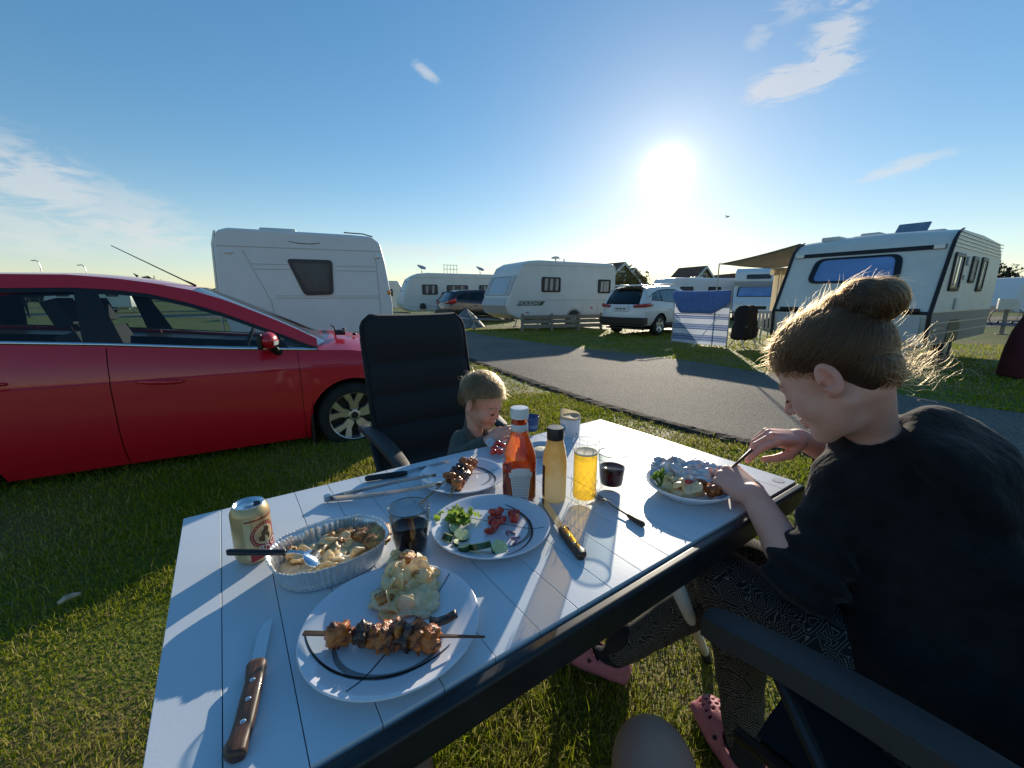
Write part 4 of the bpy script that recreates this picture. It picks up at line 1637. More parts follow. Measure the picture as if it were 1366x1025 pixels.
mb.tube([(-0.95, 0, 0.3), (-0.95, 0, -0.40)], 0.03, 8)
mb.box(-0.50, -0.1, -0.25, 0.25, -0.05, 0.18)
obj('drawbar', mb, m_steel, ov)

# awning hung on the far side of that caravan
def OV(x, y, z):
    return P0 + lv * x + wv * y + Vector((0, 0, z))
m_canvas = M('awning_canvas', (0.44, 0.40, 0.34), rough=0.85, var=0.08, vscale=5, translucent=0.35)
aw = thing('awning', 'beige sun canopy with striped side curtain stretched from the old caravan', 'awning', OV(0.9, Wd, 0))
mb = MB()
rows = []
for t in lin(0, 1, 8):
    r = []
    for u in lin(0, 1, 10):
        q = OV(0.80 + 2.9 * u, Wd + 0.02 + 1.75 * t, 2.36 - 0.30 * t - 0.025 * math.sin(PI * t) - 0.02 * math.sin(PI * u)) - aw.location
        r.append(tuple(q))
    rows.append(r)
mb.grid(rows)
obj('canopy', mb, m_canvas, aw, smooth=True, solid=0.006)
mb = MB()
for u in (0, 1):
    a = OV(0.80 + 2.9 * u, Wd + 1.77, 2.06) - aw.location
    mb.tube([a, (a.x, a.y, 0)], 0.016, 8)
mb.tube([OV(0.80, Wd + 1.77, 2.06) - aw.location, OV(3.7, Wd + 1.77, 2.06) - aw.location], 0.016, 8)
obj('pole', mb, m_steel, aw)
mb = MB()
rows = []
for i in range(30):
    u = i / 29
    w = 0.04 * math.sin(u * 30)
    r = []
    for z in lin(0.75, 2.02, 4):
        r.append(tuple(OV(3.3 + w, Wd + 0.45 + 1.15 * u, z) - aw.location))
    rows.append(r)
mb.grid(rows)
m_stripe = M('striped_curtain', (0.62, 0.52, 0.36), rough=0.9, var=0.25, vscale=16, stretch=(1, 1, 0.02), translucent=0.3)
obj('side_curtain', mb, m_stripe, aw, smooth=True)
mb = MB()
mb.add([tuple(OV(3.35, Wd + y, z) - aw.location) for y, z in ((0.1, 1.9), (1.75, 1.86), (1.75, 2.02), (0.1, 2.12))], [(0, 1, 2, 3)])
obj('valance', mb, m_stripe, aw)

# -- motorhome behind the awning ----------------------------------------------------------
mh = thing('motorhome', 'white motorhome with a sloping windscreen seen under the awning', 'motorhome', (12.3, 23.2, 0), math.radians(-120))
Wd = 2.2
caravan_shell(mh, [(0.9, 0.45), (1.0, 0.95), (0.55, 1.25), (0.05, 1.85), (0.55, 2.1), (0.45, 2.55), (0.1, 2.78), (-5.2, 2.80), (-5.3, 0.45)], Wd, m_cara, 0.06, 3)
add_window(mh, [(0.53, 0.15, 1.30), (0.53, Wd - 0.15, 1.30), (0.10, Wd - 0.2, 1.82), (0.10, 0.2, 1.82)], (0.8, 0, 0.6), 0.03, 0.08, None, m_skyrefl, 0.03)
add_window(mh, [(0.56, 0.55, 2.22), (0.56, Wd - 0.55, 2.22), (0.50, Wd - 0.55, 2.45), (0.50, 0.55, 2.45)], (1, 0, 0.1), 0.03, 0.05, None, m_pane, 0.02)
mb = MB()
mb.prism([(0.98, 0.45), (1.08, 0.55), (1.06, 0.90), (0.98, 0.97)], 0.02, Wd - 0.02)
obj('bumper', mb, m_white, mh, bevel=0.04)
mb = MB()
mb.box(1.0, 1.075, 0.6, Wd - 0.6, 0.62, 0.82)
obj('grille', mb, m_trim, mh, bevel=0.02)
for y in (0.1, Wd - 0.45):
    mb = MB()
    mb.box(0.98, 1.07, y, y + 0.35, 0.86, 1.0)
    obj('headlight', mb, m_lampw, mh, bevel=0.03)
for x in (0.0, -3.8):
    for y in (0.12, Wd - 0.12):
        mb = MB()
        mb.at((0, 0, 0), (PI / 2, 0, 0))
        mb.lathe([(0.02, -0.1), (0.2, -0.09), (0.33, -0.08), (0.34, 0), (0.33, 0.08), (0.2, 0.09), (0.02, 0.1)], 20)
        obj('wheel', mb, m_rub, mh, smooth=True, loc=(x, y, 0.34))

# -- caravan roofs beyond the white SUV, and other far vans ---------------------------------
far_specs = [
    ('low white caravan beyond the white sport utility car roof', (9.3, 25.0), 12, 6.4, 2.42),
    ('pale caravan with grey awning at the right edge beyond the service pillar', (27.3, 22.6), -6, 7.0, 2.35),
    ('small white caravan left of the house gables in the far row', (-13.5, 30.0), 20, 5.5, 2.5),
    ('white caravan seen through the rear car window', (-38.0, 34.0), 10, 6.0, 2.6),
    ('cream caravan seen through the front car window', (-24.0, 36.0), -5, 5.5, 2.6),
    ('white caravan seen through the middle of the red car', (-31.0, 44.0), 15, 6.0, 2.6),
    ('white caravan in the far row right of the motorhome', (36.0, 44.0), 5, 7.0, 2.6),
]
for lab, (x, y), a, Lx, Hh in far_specs:
    t = thing('caravan', lab, 'caravan', (x, y, 0), math.radians(a), 'caravans in the far rows')
    caravan_shell(t, [(0.1, 0.45), (-0.3, 0.8), (0.1, 1.9), (0.4, Hh), (Lx - 0.3, Hh), (Lx, 2.0), (Lx, 0.45)], 2.2, m_cara if x > 0 else m_cara2, 0.1, 3)
    for k in range(3):
        x0 = 0.8 + k * (Lx - 1.8) / 2.4
        add_window(t, [(x0, 0, 1.35), (x0 + 0.9, 0, 1.35), (x0 + 0.9, 0, 1.9), (x0, 0, 1.9)], (0, -1, 0), 0.05, 0.08, None, m_pane, 0.02)
    running_gear(t, Lx * 0.55, 2.2, 0.32)
    roof_vent(t, Lx * 0.4, 1.0, Hh, 0.3, 0.3, 0.1)
# ---------------------------------------------------------------- houses, fence, windbreak, camp things, far furniture
m_tile = M('roof_tile', (0.16, 0.085, 0.055), rough=0.85, var=0.3, vscale=3, bump=0.6, bscale=5)
m_clad = M('ochre_cladding', (0.30, 0.23, 0.10), rough=0.8, var=0.12, vscale=2, stretch=(8, 8, 0.3))
m_bargeboard = M('white_board', (0.66, 0.64, 0.60), rough=0.6)


def gable_house(lab, x, y, rz, w, l, eave, apex):
    t = thing('house', lab, 'house', (x, y, 0), math.radians(rz))
    mb = MB()
    mb.prism([(-w / 2, 0), (w / 2, 0), (w / 2, eave), (0, apex), (-w / 2, eave)], 0, l)
    obj('wall', mb, m_clad, t)
    mb = MB()
    ov_ = 0.35
    k = (apex - eave) / (w / 2)
    for s in (-1, 1):
        mb.add([(0, -ov_, apex + 0.12), (s * (w / 2 + ov_), -ov_, eave - k * ov_ + 0.12), (s * (w / 2 + ov_), l, eave - k * ov_ + 0.12), (0, l, apex + 0.12),
                (0, -ov_, apex + 0.26), (s * (w / 2 + ov_), -ov_, eave - k * ov_ + 0.26), (s * (w / 2 + ov_), l, eave - k * ov_ + 0.26), (0, l, apex + 0.26)],
               [(0, 1, 2, 3), (4, 5, 6, 7), (0, 1, 5, 4), (1, 2, 6, 5), (2, 3, 7, 6)])
    obj('roof', mb, m_tile, t)
    mb = MB()
    for s in (-1, 1):
        mb.add([(0, -ov_ - 0.04, apex - 0.12), (s * (w / 2 + ov_), -ov_ - 0.04, eave - k * ov_ - 0.12), (s * (w / 2 + ov_), -ov_ - 0.04, eave - k * ov_ + 0.28), (0, -ov_ - 0.04, apex + 0.28)], [(0, 1, 2, 3)])
    obj('bargeboard', mb, m_bargeboard, t, solid=0.05)
    zc = eave + (apex - eave) * 0.25
    add_window(t, [(-0.5, -0.02, zc), (0.5, -0.02, zc), (0.5, -0.02, zc + 1.1), (-0.5, -0.02, zc + 1.1)], (0, -1, 0), 0.08, 0.02, m_bargeboard, m_pane, 0.04)
    add_window(t, [(-2.4, -0.02, 1.0), (-1.2, -0.02, 1.0), (-1.2, -0.02, 2.2), (-2.4, -0.02, 2.2)], (0, -1, 0), 0.08, 0.02, m_bargeboard, m_pane, 0.04)
    return t


gable_house('ochre house with a brown tiled gable roof beyond the white car, the larger gable', 28.2, 62.0, 24, 5.6, 5.0, 3.0, 5.6)
gable_house('small ochre house gable just right of the green lettered caravan', 20.2, 70.0, 22, 7.0, 9, 2.9, 5.9)
gable_house('partly hidden ochre house end touching the right end of the green lettered caravan', 13.6, 52.0, 30, 6.8, 9, 2.7, 5.3)
t = thing('house', 'low brown brick building between the windbreak pole and the motorhome', 'house', (33.5, 66.0, 0), math.radians(5))
mb = MB()
mb.box(0, 14, 0, 6, 0, 3.4)
obj('wall', mb, M('brown_brick', (0.16, 0.10, 0.07), rough=0.9, var=0.2, vscale=8), t)
mb = MB()
mb.prism([(-0.4, 3.41), (14.4, 3.41), (13.2, 5.0), (0.8, 5.0)], -0.4, 6.4)
obj('roof', mb, m_tile, t)

# low wooden fence in front of the lettered caravan
m_wood = M('weathered_wood', (0.24, 0.21, 0.17), rough=0.85, var=0.25, vscale=6, stretch=(1, 12, 12), bump=0.3, bscale=30)
f0, f1 = Vector((0.36, 15.25, 0)), Vector((3.55, 16.35, 0))
fa = math.atan2((f1 - f0).y, (f1 - f0).x)
fl = (f1 - f0).length
fe = thing('fence', 'low weathered wooden plank fence in front of the lettered caravan', 'fence', f0, fa)
for x in (0.02, fl * 0.36, fl * 0.70, fl - 0.02):
    mb = MB()
    mb.box(-0.045, 0.045, -0.04, 0.04, -0.02, 0.66)
    obj('post', mb, m_wood, fe, bevel=0.008, loc=(x, 0, 0))
for i in range(3):
    for k in range(3):
        a, b = (0.02, fl * 0.36, fl * 0.70, fl - 0.02)[i:i + 2]
        mb = MB()
        mb.box(a + 0.05, b - 0.05, 0.0, 0.025, 0.12 + 0.17 * k + rnd.uniform(-.008, .008), 0.255 + 0.17 * k)
        obj('plank', mb, m_wood, fe, bevel=0.004)

# striped windbreak with a blue towel over it
wb0, wb1 = Vector((4.47, 11.45, 0)), Vector((5.36, 10.20, 0))
wd = (wb1 - wb0)
wl_ = wd.length
wa = math.atan2(wd.y, wd.x)
m_wbk = bpy.data.materials.new('striped_windbreak_cloth')
m_wbk.use_nodes = True
nt_ = m_wbk.node_tree
b_ = nt_.nodes['Principled BSDF']
b_.inputs['Roughness'].default_value = 0.8
tc_ = nt_.nodes.new('ShaderNodeTexCoord')
sp_ = nt_.nodes.new('ShaderNodeSeparateXYZ')
nt_.links.new(tc_.outputs['Object'], sp_.inputs[0])
rp_ = nt_.nodes.new('ShaderNodeValToRGB')
rp_.color_ramp.interpolation = 'CONSTANT'
mr_ = nt_.nodes.new('ShaderNodeMapRange')
mr_.inputs['From Max'].default_value = 1.42
nt_.links.new(sp_.outputs[2], mr_.inputs['Value'])
nt_.links.new(mr_.outputs[0], rp_.inputs[0])
pale, navy, mid = (0.52, 0.58, 0.68, 1), (0.09, 0.12, 0.24, 1), (0.26, 0.34, 0.54, 1)
stops = [(0, pale), (0.075, mid), (0.10, navy), (0.115, mid), (0.14, navy), (0.16, mid), (0.18, navy), (0.195, pale), (0.29, navy), (0.31, mid), (0.335, navy), (0.35, mid), (0.375, navy), (0.39, pale), (0.485, navy), (0.50, mid), (0.52, navy), (0.54, pale), (0.56, navy), (0.575, pale)]
el = rp_.color_ramp.elements
el[0].position, el[0].color = stops[0]
el[1].position, el[1].color = stops[1]
for p_, c_ in stops[2:]:
    e_ = el.new(p_)
    e_.color = c_
nt_.links.new(rp_.outputs[0], b_.inputs['Base Color'])
tr_ = nt_.nodes.new('ShaderNodeBsdfTranslucent')
nt_.links.new(rp_.outputs[0], tr_.inputs[0])
mx_ = nt_.nodes.new('ShaderNodeMixShader')
mx_.inputs[0].default_value = 0.42
nt_.links.new(b_.outputs[0], mx_.inputs[1])
nt_.links.new(tr_.outputs[0], mx_.inputs[2])
nt_.links.new(mx_.outputs[0], nt_.nodes['Material Output'].inputs[0])
wbk = thing('windbreak', 'blue and white striped windbreak standing on the grass beside the white car', 'windbreak', wb0, wa)
mb = MB()
rows = []
for u in lin(0, 1, 24):
    rows.append([(u * wl_, 0.035 * math.sin(u * 9 + z * 2) * math.sin(PI * u), 0.05 + z - 0.015 * math.sin(PI * u)) for z in lin(0, 1.34, 12)])
mb.grid(rows)
obj('cloth', mb, m_wbk, wbk, smooth=True)
for x in (0.0, wl_):
    mb = MB()
    mb.tube([(x, 0.0, -0.02), (x, 0.0, 1.45)], 0.014, 8)
    obj('pole', mb, m_steel, wbk)
mb = MB()
mb.tube([(wl_ * 0.86, -0.02, 0.82), (wl_ * 0.62, -0.55, 0.0)], 0.011, 6)
obj('guy_pole', mb, m_plate, wbk)
m_towel = M('blue_towel', (0.14, 0.24, 0.54), rough=0.95, var=0.12, vscale=20, sheen=0.3, translucent=0.25, bump=0.3, bscale=120)
mb = MB()
rows = []
for u in lin(0, 1, 26):
    x = -0.02 + u * (wl_ + 0.02)
    drop = 0.42 + 0.08 * math.sin(PI * min(1, u * 1.1)) if 0.10 < u < 0.80 else 0.42 - abs(u - 0.45) * 0.35
    drop = 0.16 + 0.40 * min(1, max(0, (u - 0.0) / 0.14)) * min(1, max(0, (1.02 - u) / 0.28)) ** 0.6
    r = [(x, 0.10, 1.41 - 0.4), (x, 0.06, 1.35), (x, 0.0, 1.425 - 0.02 * math.sin(PI * u)), (x, -0.045, 1.38 - 0.02 * math.sin(PI * u))]
    for k in lin(0.2, 1, 5):
        r.append((x, -0.055 - 0.02 * math.sin(u * 17 + k * 2), 1.39 - drop * k))
    rows.append(r)
mb.grid(rows)
tw = obj('towel', mb, m_towel, None, smooth=True, loc=wb0, rot=(0, 0, wa), solid=0.006)
tag(tw, 'plain blue towel draped over the top of the striped windbreak', 'towel')

# folding chairs by the awning: one under a black jacket, one white
m_black = M('black_cloth', (0.014, 0.014, 0.017), rough=0.9, var=0.3, vscale=18, bump=0.3, bscale=60)
jx = PD(993, 440, 10.3)
jk = thing('camp_chair', 'folding camp chair buried under a black jacket beside the windbreak', 'chair', (jx.x, jx.y, 0), 0.5)
def jacket(P):
    sp = 0.25 + 0.10 * np.clip(1.0 - P[:, 2], 0, 1)
    d = s_box(np.stack([P[:, 0] * 0.27 / sp, P[:, 1] * 0.27 / sp, P[:, 2]], 1), (0, 0, 0.62), (0.27, 0.17, 0.42), None, 0.10)
    d = smin(d, s_cap(P, (0.20, 0.0, 0.92), (0.32, -0.08, 0.42), 0.07, 0.06), 0.06)
    return d + 0.022 * vnoise(P, 13, 1.0) + 0.02 * np.sin(P[:, 0] * 28 + 3 * P[:, 2]) * np.clip(0.8 - P[:, 2], 0, 1)
v, f = sdf_mesh(jacket, (-.5, -.5, .1), (.5, .5, 1.3), 0.03)
npobj('jacket', v, f, m_black, jk)
mb = MB()
for s in (-1, 1):
    mb.tube([(s * 0.25, -0.2, 0.0), (s * 0.22, 0.2, 0.85)], 0.013, 6)
    mb.tube([(s * 0.25, 0.22, 0.0), (s * 0.22, -0.2, 0.55)], 0.013, 6)
obj('leg', mb, m_steel, jk)
wx_ = PD(1027, 440, 10.9)
wc = thing('garden_chair', 'white plastic garden chair under the awning', 'chair', (wx_.x, wx_.y, 0), 2.4)
mb = MB()
for x in (-0.24, 0.24):
    for y in (-0.22, 0.22):
        mb.tube([(x * 1.1, y * 1.15, 0), (x, y, 0.44)], [0.02, 0.028], 8)
mb.box(-0.26, 0.26, -0.25, 0.25, 0.42, 0.45)
mb.at((0, 0.25, 0.44), (-0.22, 0, 0))
for k in range(6):
    mb.box(-0.24 + k * 0.085, -0.185 + k * 0.085, -0.012, 0.012, 0.0, 0.42)
mb.box(-0.26, 0.26, -0.015, 0.015, 0.40, 0.47)
obj('seat', mb, m_white, wc, bevel=0.01)
for s in (-1, 1):
    mb = MB()
    mb.tube([(s * 0.28, -0.24, 0.44), (s * 0.29, -0.24, 0.64), (s * 0.29, 0.28, 0.66)], 0.022, 8)
    obj('armrest', mb, m_white, wc, smooth=True)
obj('cushion', MB().at((0, 0.02, 0.56)).ball((0, 0, 0), (0.2, 0.2, 0.16), 14, 10), m_black, wc, smooth=True)
# grey tarpaulin heap by the dark car
tp = PD(622, 428, 17.5)
mb = MB()
rows = []
for i in range(18):
    a = 2 * PI * i / 18
    rows.append([((0.75 - 0.72 * t) * math.cos(a) * (1 + .12 * math.sin(3 * a)), (0.6 - 0.57 * t) * math.sin(a), 0.78 * t ** 0.9 + 0.03 * math.sin(5 * a)) for t in lin(0, 1, 7)])
mb.grid(rows, close_u=True)
tag(obj('tarpaulin', mb, M('grey_tarpaulin', (0.14, 0.16, 0.17), rough=0.7, var=0.2, vscale=6), None, smooth=True, loc=(tp.x, tp.y, 0)), 'peaked grey tarpaulin cover standing on the road edge by the dark blue car', 'tarpaulin')

# electric and water service pillar on the right
sv = PD(1337, 440, 14.0)
sp = thing('service_pillar', 'grey camping service pillar with a sloping box and hoses on the right lawn', 'service pillar', (sv.x, sv.y, 0), -0.75)
mb = MB()
mb.tube([(0, 0, -0.02), (0, 0, 0.86)], 0.055, 10)
mb.box(-0.14, 0.14, -0.14, 0.14, -0.02, 0.03)
obj('post', mb, m_wood, sp)
mb = MB()
mb.prism([(-0.24, 0.84), (0.24, 0.84), (0.24, 1.02), (0.16, 1.20), (-0.24, 1.20)], -0.17, 0.17)
obj('box', mb, M('pale_enamel', (0.55, 0.54, 0.50), rough=0.4, var=0.08), sp, bevel=0.015)
mb = MB()
mb.box(-0.45, 0.45, -0.1, 0.1, 0.30, 0.40)
obj('tray', mb, M('blue_grey_enamel', (0.10, 0.12, 0.20), rough=0.5), sp, bevel=0.01)
mb = MB()
for s in (-1, 1):
    mb.tube([(s * 0.2, -0.12, 0.9), (s * 0.34, -0.14, 0.75), (s * 0.37, -0.14, 0.5), (s * 0.30, -0.12, 0.36), (s * 0.26, -0.1, 0.3)], 0.014, 6)
    mb.ball((s * 0.16, -0.12, 0.42), 0.04, 8, 6)
obj('hose', mb, m_trim, sp, smooth=True)

# dark red fabric shape cut by the right edge of the picture
dr = PD(1392, 470, 6.3)
def redtent(P):
    d = s_ell(P, (0, 0, 0.1), (0.42, 0.42, 1.15))
    return smax(d, -P[:, 2], 0.02) + 0.008 * vnoise(P, 11, 2.0)
v, f = sdf_mesh(redtent, (-.6, -.6, -.1), (.6, .6, 1.4), 0.03)
o = npobj('beach_shelter', v, f, M('maroon_fabric', (0.075, 0.012, 0.016), rough=0.8, var=0.2, vscale=10), None)
o.location = (dr.x, dr.y, 0)
tag(o, 'dark red rounded fabric shelter cut off by the right edge of the photo', 'shelter')


# trees and lamp posts far away
def small_tree(lab, x, y, h, w, seed, n=1500, col=None):
    t = thing('tree', lab, 'tree', (x, y, 0))
    mb = MB()
    mb.tube([(0, 0, 0), (0.05, 0, h * 0.4), (0, 0.1, h * 0.75)], [h * 0.03, h * 0.022, h * 0.01], 7)
    for k in range(5):
        a = k * 1.3
        mb.tube([(0.03, 0, h * (0.35 + 0.05 * k)), (math.cos(a) * w * 0.5, math.sin(a) * w * 0.5, h * (0.65 + 0.05 * k))], [h * 0.014, h * 0.004], 5)
    obj('trunk', mb, M('bark', (0.06, 0.045, 0.035), rough=0.9), t)
    g = np.random.default_rng(seed)
    cl = g.normal(0, 1, (26, 3)) * np.array([w * .33, w * .33, h * .13]) + np.array([0, 0, h * .68])
    c = cl[g.integers(0, 26, n)] + g.normal(0, 1, (n, 3)) * w * 0.085
    c[:, 2] = np.maximum(c[:, 2], h * 0.22)
    V = (c[:, None, :] + g.normal(0, w * 0.035, (n, 3, 3))).reshape(-1, 3)
    npobj('crown', V, np.arange(n * 3).reshape(-1, 3), col or m_far, t, smooth=False)


small_tree('lone bushy tree beyond the old caravan near the right edge', 51.0, 44.5, 5.0, 4.6, 3)
small_tree('small round tree in the hedge row far left behind the car aerial', -58.0, 66.0, 4.0, 5.0, 4)
small_tree('yellowish shrub tree between the lettered caravan and the house gables', 11.1, 42.0, 4.0, 3.2, 6, 900, M('olive_foliage', (0.12, 0.10, 0.03), rough=0.9, var=0.3))
for lab, px, py, top in (('curved street lamp above the left end of the car roof', 62, 385, 348), ('second street lamp above the red car roof, right of the curved one', 121, 385, 354)):
    d = 62.0
    b = PD(px, 392, d)
    hgt = PD(px, top, d).z
    t = thing('street_lamp', lab, 'street lamp', (b.x, b.y, 0))
    mb = MB()
    mb.tube([(0, 0, 0), (0, 0, hgt * 0.85), (-0.12, 0, hgt * 0.95), (-0.5, 0, hgt), (-0.8, 0, hgt - 0.05)], 0.06, 6)
    obj('mast', mb, m_steel, t)
    mb = MB()
    mb.box(-1.15, -0.7, -0.09, 0.09, hgt - 0.12, hgt)
    obj('lamp_head', mb, m_steel, t, bevel=0.03)
# a gull near the sun
gp = PD(970, 290, 40.0)
gl = thing('gull', 'small dark gull gliding below and right of the sun', 'bird', gp, 0.6)
mb = MB()
mb.at((0, 0, 0), (0.5, 0, 0))
mb.grid([[(-0.50, 0.06, 0.10), (-0.46, 0.10, 0.10)], [(-0.25, -0.05, 0.15), (-0.22, 0.08, 0.15)], [(0, -0.07, 0.05), (0, 0.09, 0.05)], [(0.25, -0.05, 0.15), (0.22, 0.08, 0.15)], [(0.50, 0.06, 0.10), (0.46, 0.10, 0.10)]])
obj('wing', mb, m_cgrey, gl, solid=0.01)
obj('body', MB().ball((0, 0, 0.03), (0.06, 0.20, 0.06), 10, 8), m_cgrey, gl, smooth=True)

# standing person and dark bits seen through the car windows
px_ = PD(30, 400, 26.0)
wp_ = thing('person', 'distant person in dark clothes standing beyond the red car, seen through its rear window', 'person', (px_.x, px_.y, 0), 1.0)
def farman(P):
    d = s_ell(P, (0, 0, 1.15), (0.2, 0.14, 0.34))
    for s in (-1, 1):
        d = smin(d, s_chain(P, [(s * .09, 0, .9), (s * .11, .03, .48), (s * .12, 0, .06)], [.1, .07, .05], .03), .03)
        d = smin(d, s_cap(P, (s * .12, 0, .05), (s * .14, -.14, .04), .05, .04), .02)
        d = smin(d, s_chain(P, [(s * .2, 0, 1.4), (s * .27, .02, 1.12), (s * .2, -.15, .95)], [.06, .05, .04], .03), .03)
    return smin(d, s_cap(P, (0, 0, 1.4), (0, -.02, 1.52), .06, .055), .03)
v, f = sdf_mesh(farman, (-.45, -.4, -.05), (.45, .4, 1.7), 0.03)
npobj('body', v, f, m_black, wp_)
obj('head', MB().ball((0, -0.03, 1.63), (0.085, 0.10, 0.12), 12, 10), M('far_skin', (0.4, 0.24, 0.17), rough=0.6), wp_, smooth=True)

# a weathered stick lying on the lawn
sk = G(95, 808)
mb = MB()
mb.tube([(-0.032, 0.0, 0.022), (-0.012, 0.004, 0.028), (0.012, 0.003, 0.026), (0.032, -0.003, 0.022)], [0.008, 0.011, 0.011, 0.007], 7)
tag(obj('stick', mb, M('pale_driftwood', (0.42, 0.36, 0.28), rough=0.9, var=0.25, vscale=40), None, smooth=True, loc=(sk.x, sk.y, 0.012), rot=(0.1, 0, 1.15)), 'short pale piece of wood lying on the lawn left of the table', 'stick')
# ---------------------------------------------------------------- the camping table
TZ = 0.72
TA = G(244.4, 692, TZ)
TANG = math.radians(35.0)
TU = Vector((math.cos(TANG), math.sin(TANG), 0))       # along the table
TW = Vector((math.sin(TANG), -math.cos(TANG), 0))      # towards the near side
TL_, TD_ = 1.388, 0.730
table = thing('camping_table', 'long white slatted camping table with a black frame laid for a meal', 'table', (TA.x, TA.y, 0), TANG)
m_slat = M('white_laminate', (0.59, 0.645, 0.70), rough=0.34, spec=0.4, var=0.045, vscale=5, bump=0.02, bscale=180, coat=0.0)
m_slat.node_tree.nodes['Principled BSDF'].inputs['Coat Roughness'].default_value = 0.18
m_frame = M('black_table_frame', (0.016, 0.017, 0.019), rough=0.38, spec=0.5, var=0.2, vscale=30)
cuts = [0.0, 0.072, 0.150, 0.230, 0.311, 0.391, 0.472, 0.552, 0.634, 0.716, 0.799, 0.883, 0.967, 1.052, 1.137, 1.222, 1.306, TL_]
for a, b in zip(cuts, cuts[1:]):
    mb = MB()
    mb.box(-(b - a) / 2 + 0.0005, (b - a) / 2 - 0.0005, -TD_, 0.0, -0.014, 0.0)
    obj('slat', mb, m_slat, table, bevel=0.0008, loc=((a + b) / 2, 0, TZ + rnd.uniform(-0.0003, 0.0003)))


def rail(nm, x0, x1, y0, y1):
    mb = MB()
    mb.box(x0, x1, y0, y1, TZ - 0.066, TZ - 0.0035)
    return obj(nm, mb, m_frame, table, bevel=0.009, seg=4)


rail('rail', -0.004, TL_ + 0.002, -TD_ - 0.026, -TD_ - 0.001)
rail('rail', 0.0, TL_ - 0.002, -0.022, -0.002).location.z = -0.014
rail('rail', 0.002, 0.024, -TD_ + 0.002, -0.024).location.z = -0.014
rail('rail', TL_ - 0.012, TL_ + 0.004, -TD_ + 0.0005, -0.002).location.z = -0.012
mb = MB()
mb.add([(0.02, -TD_ + 0.01, TZ - 0.017), (TL_ - 0.02, -TD_ + 0.01, TZ - 0.017), (TL_ - 0.02, -0.02, TZ - 0.017), (0.02, -0.02, TZ - 0.017)], [(0, 1, 2, 3)])
for x in (0.3, 0.7, 1.1):
    mb.box(x - 0.015, x + 0.015, -TD_ + 0.01, -0.02, TZ - 0.05, TZ - 0.018)
obj('underside', mb, m_frame, table)
m_leg = M('pale_leg_enamel', (0.66, 0.67, 0.68), rough=0.4, var=0.05, vscale=20)
foot = Vector((1.346, -0.55, 0))
for fx, fy, tx, ty in ((1.346, -0.56, 0.86, -0.68), (1.33, -0.10, 1.10, -0.10), (0.06, -0.60, 0.28, -0.60), (0.06, -0.10, 0.28, -0.10)):
    mb = MB()
    mb.tube([(tx, ty, TZ - 0.05), (fx, fy, 0.03)], [0.021, 0.012], 10)
    lg = obj('leg', mb, m_leg, table, smooth=True)
    mb = MB()
    mb.tube([(fx - (fx - tx) * 0.02, fy, 0.045), (fx + (fx - tx) * 0.03, fy, -0.005)], 0.016, 10)
    obj('foot_cap', mb, m_rub, lg, smooth=True)
# pale ring left on the slat near the right corner
rg = G(1038, 641, TZ)
mb = MB()
mb.lathe([(0.0005, 0.0006), (0.0155, 0.0006)], 24)
obj('levelling_disc', mb, M('disc_grey', (0.48, 0.50, 0.52), rough=0.35), table, loc=((rg - Vector((TA.x, TA.y, 0))).dot(TU), -(rg - Vector((TA.x, TA.y, 0))).dot(TW), TZ))

# ---------------------------------------------------------------- plates
m_plate_w = M('white_melamine', (0.70, 0.71, 0.76), rough=0.16, spec=0.5, coat=0.3)
m_dec_b = M('black_print', (0.018, 0.020, 0.022), rough=0.25)
m_dec_g = M('grey_print', (0.20, 0.215, 0.22), rough=0.25)
PPROF = [(0.0, 0.007), (0.60, 0.007), (0.70, 0.0085), (0.80, 0.0125), (0.92, 0.0185), (0.985, 0.0215), (1.0, 0.0215), (1.004, 0.0195), (0.985, 0.0175), (0.80, 0.0085), (0.66, 0.0025), (0.63, 0.0), (0.58, 0.0), (0.57, 0.003), (0.0, 0.003)]


def plate_z(r, R, hs=1.0):
    t = r / R
    for (a, za), (b, zb) in zip(PPROF[:6], PPROF[1:7]):
        if t <= b:
            return (za + (zb - za) * (t - a) / (b - a)) * hs
    return PPROF[5][1] * hs


def make_plate(lab, c, R, rz, hs=1.0, decor=True, cat='plate', name='plate'):
    t = thing(name, lab, cat, c, rz, None)
    mb = MB()
    mb.lathe([(max(0.0004, r * R), z * hs) for r, z in PPROF], 72)
    obj('dish', mb, m_plate_w, t, smooth=True)
    if decor:
        def ribbon(pts, ws, mat, lift):
            mb = MB()
            rows = []
            for i, p in enumerate(pts):
                a, b = pts[max(i - 1, 0)], pts[min(i + 1, len(pts) - 1)]
                d = Vector((b[0] - a[0], b[1] - a[1], 0)).normalized()
                n = Vector((-d.y, d.x, 0))
                w = ws(i / (len(pts) - 1)) * R
                row = []
                for s in (-1, 1):
                    x, y = p[0] * R + n.x * w * s, p[1] * R + n.y * w * s
                    row.append((x, y, plate_z(math.hypot(x, y), R, hs) + lift))
                rows.append(row)
            mb.grid(rows)
            obj('decor', mb, mat, t, smooth=True)
        arc = lambda cx, cy, rx, ry, a0, a1, n=48: [(cx + rx * math.cos(a0 + (a1 - a0) * i / n), cy + ry * math.sin(a0 + (a1 - a0) * i / n)) for i in range(n + 1)]
        ribbon(arc(0.0, -0.15, 0.60, 0.52, math.radians(175), math.radians(345)), lambda u: 0.010 + 0.026 * math.sin(PI * u) ** 0.8, m_dec_g, 0.0004)
        ribbon(arc(-0.05, 0.30, 0.98, 0.98, math.radians(205), math.radians(318)), lambda u: 0.006 + 0.013 * math.sin(PI * u), m_dec_b, 0.0008)
        ribbon([(-0.28 + 0.9 * u, -0.86 + 1.6 * u) for u in lin(0, 1, 60)], lambda u: 0.0065, m_dec_b, 0.0006)
    return t


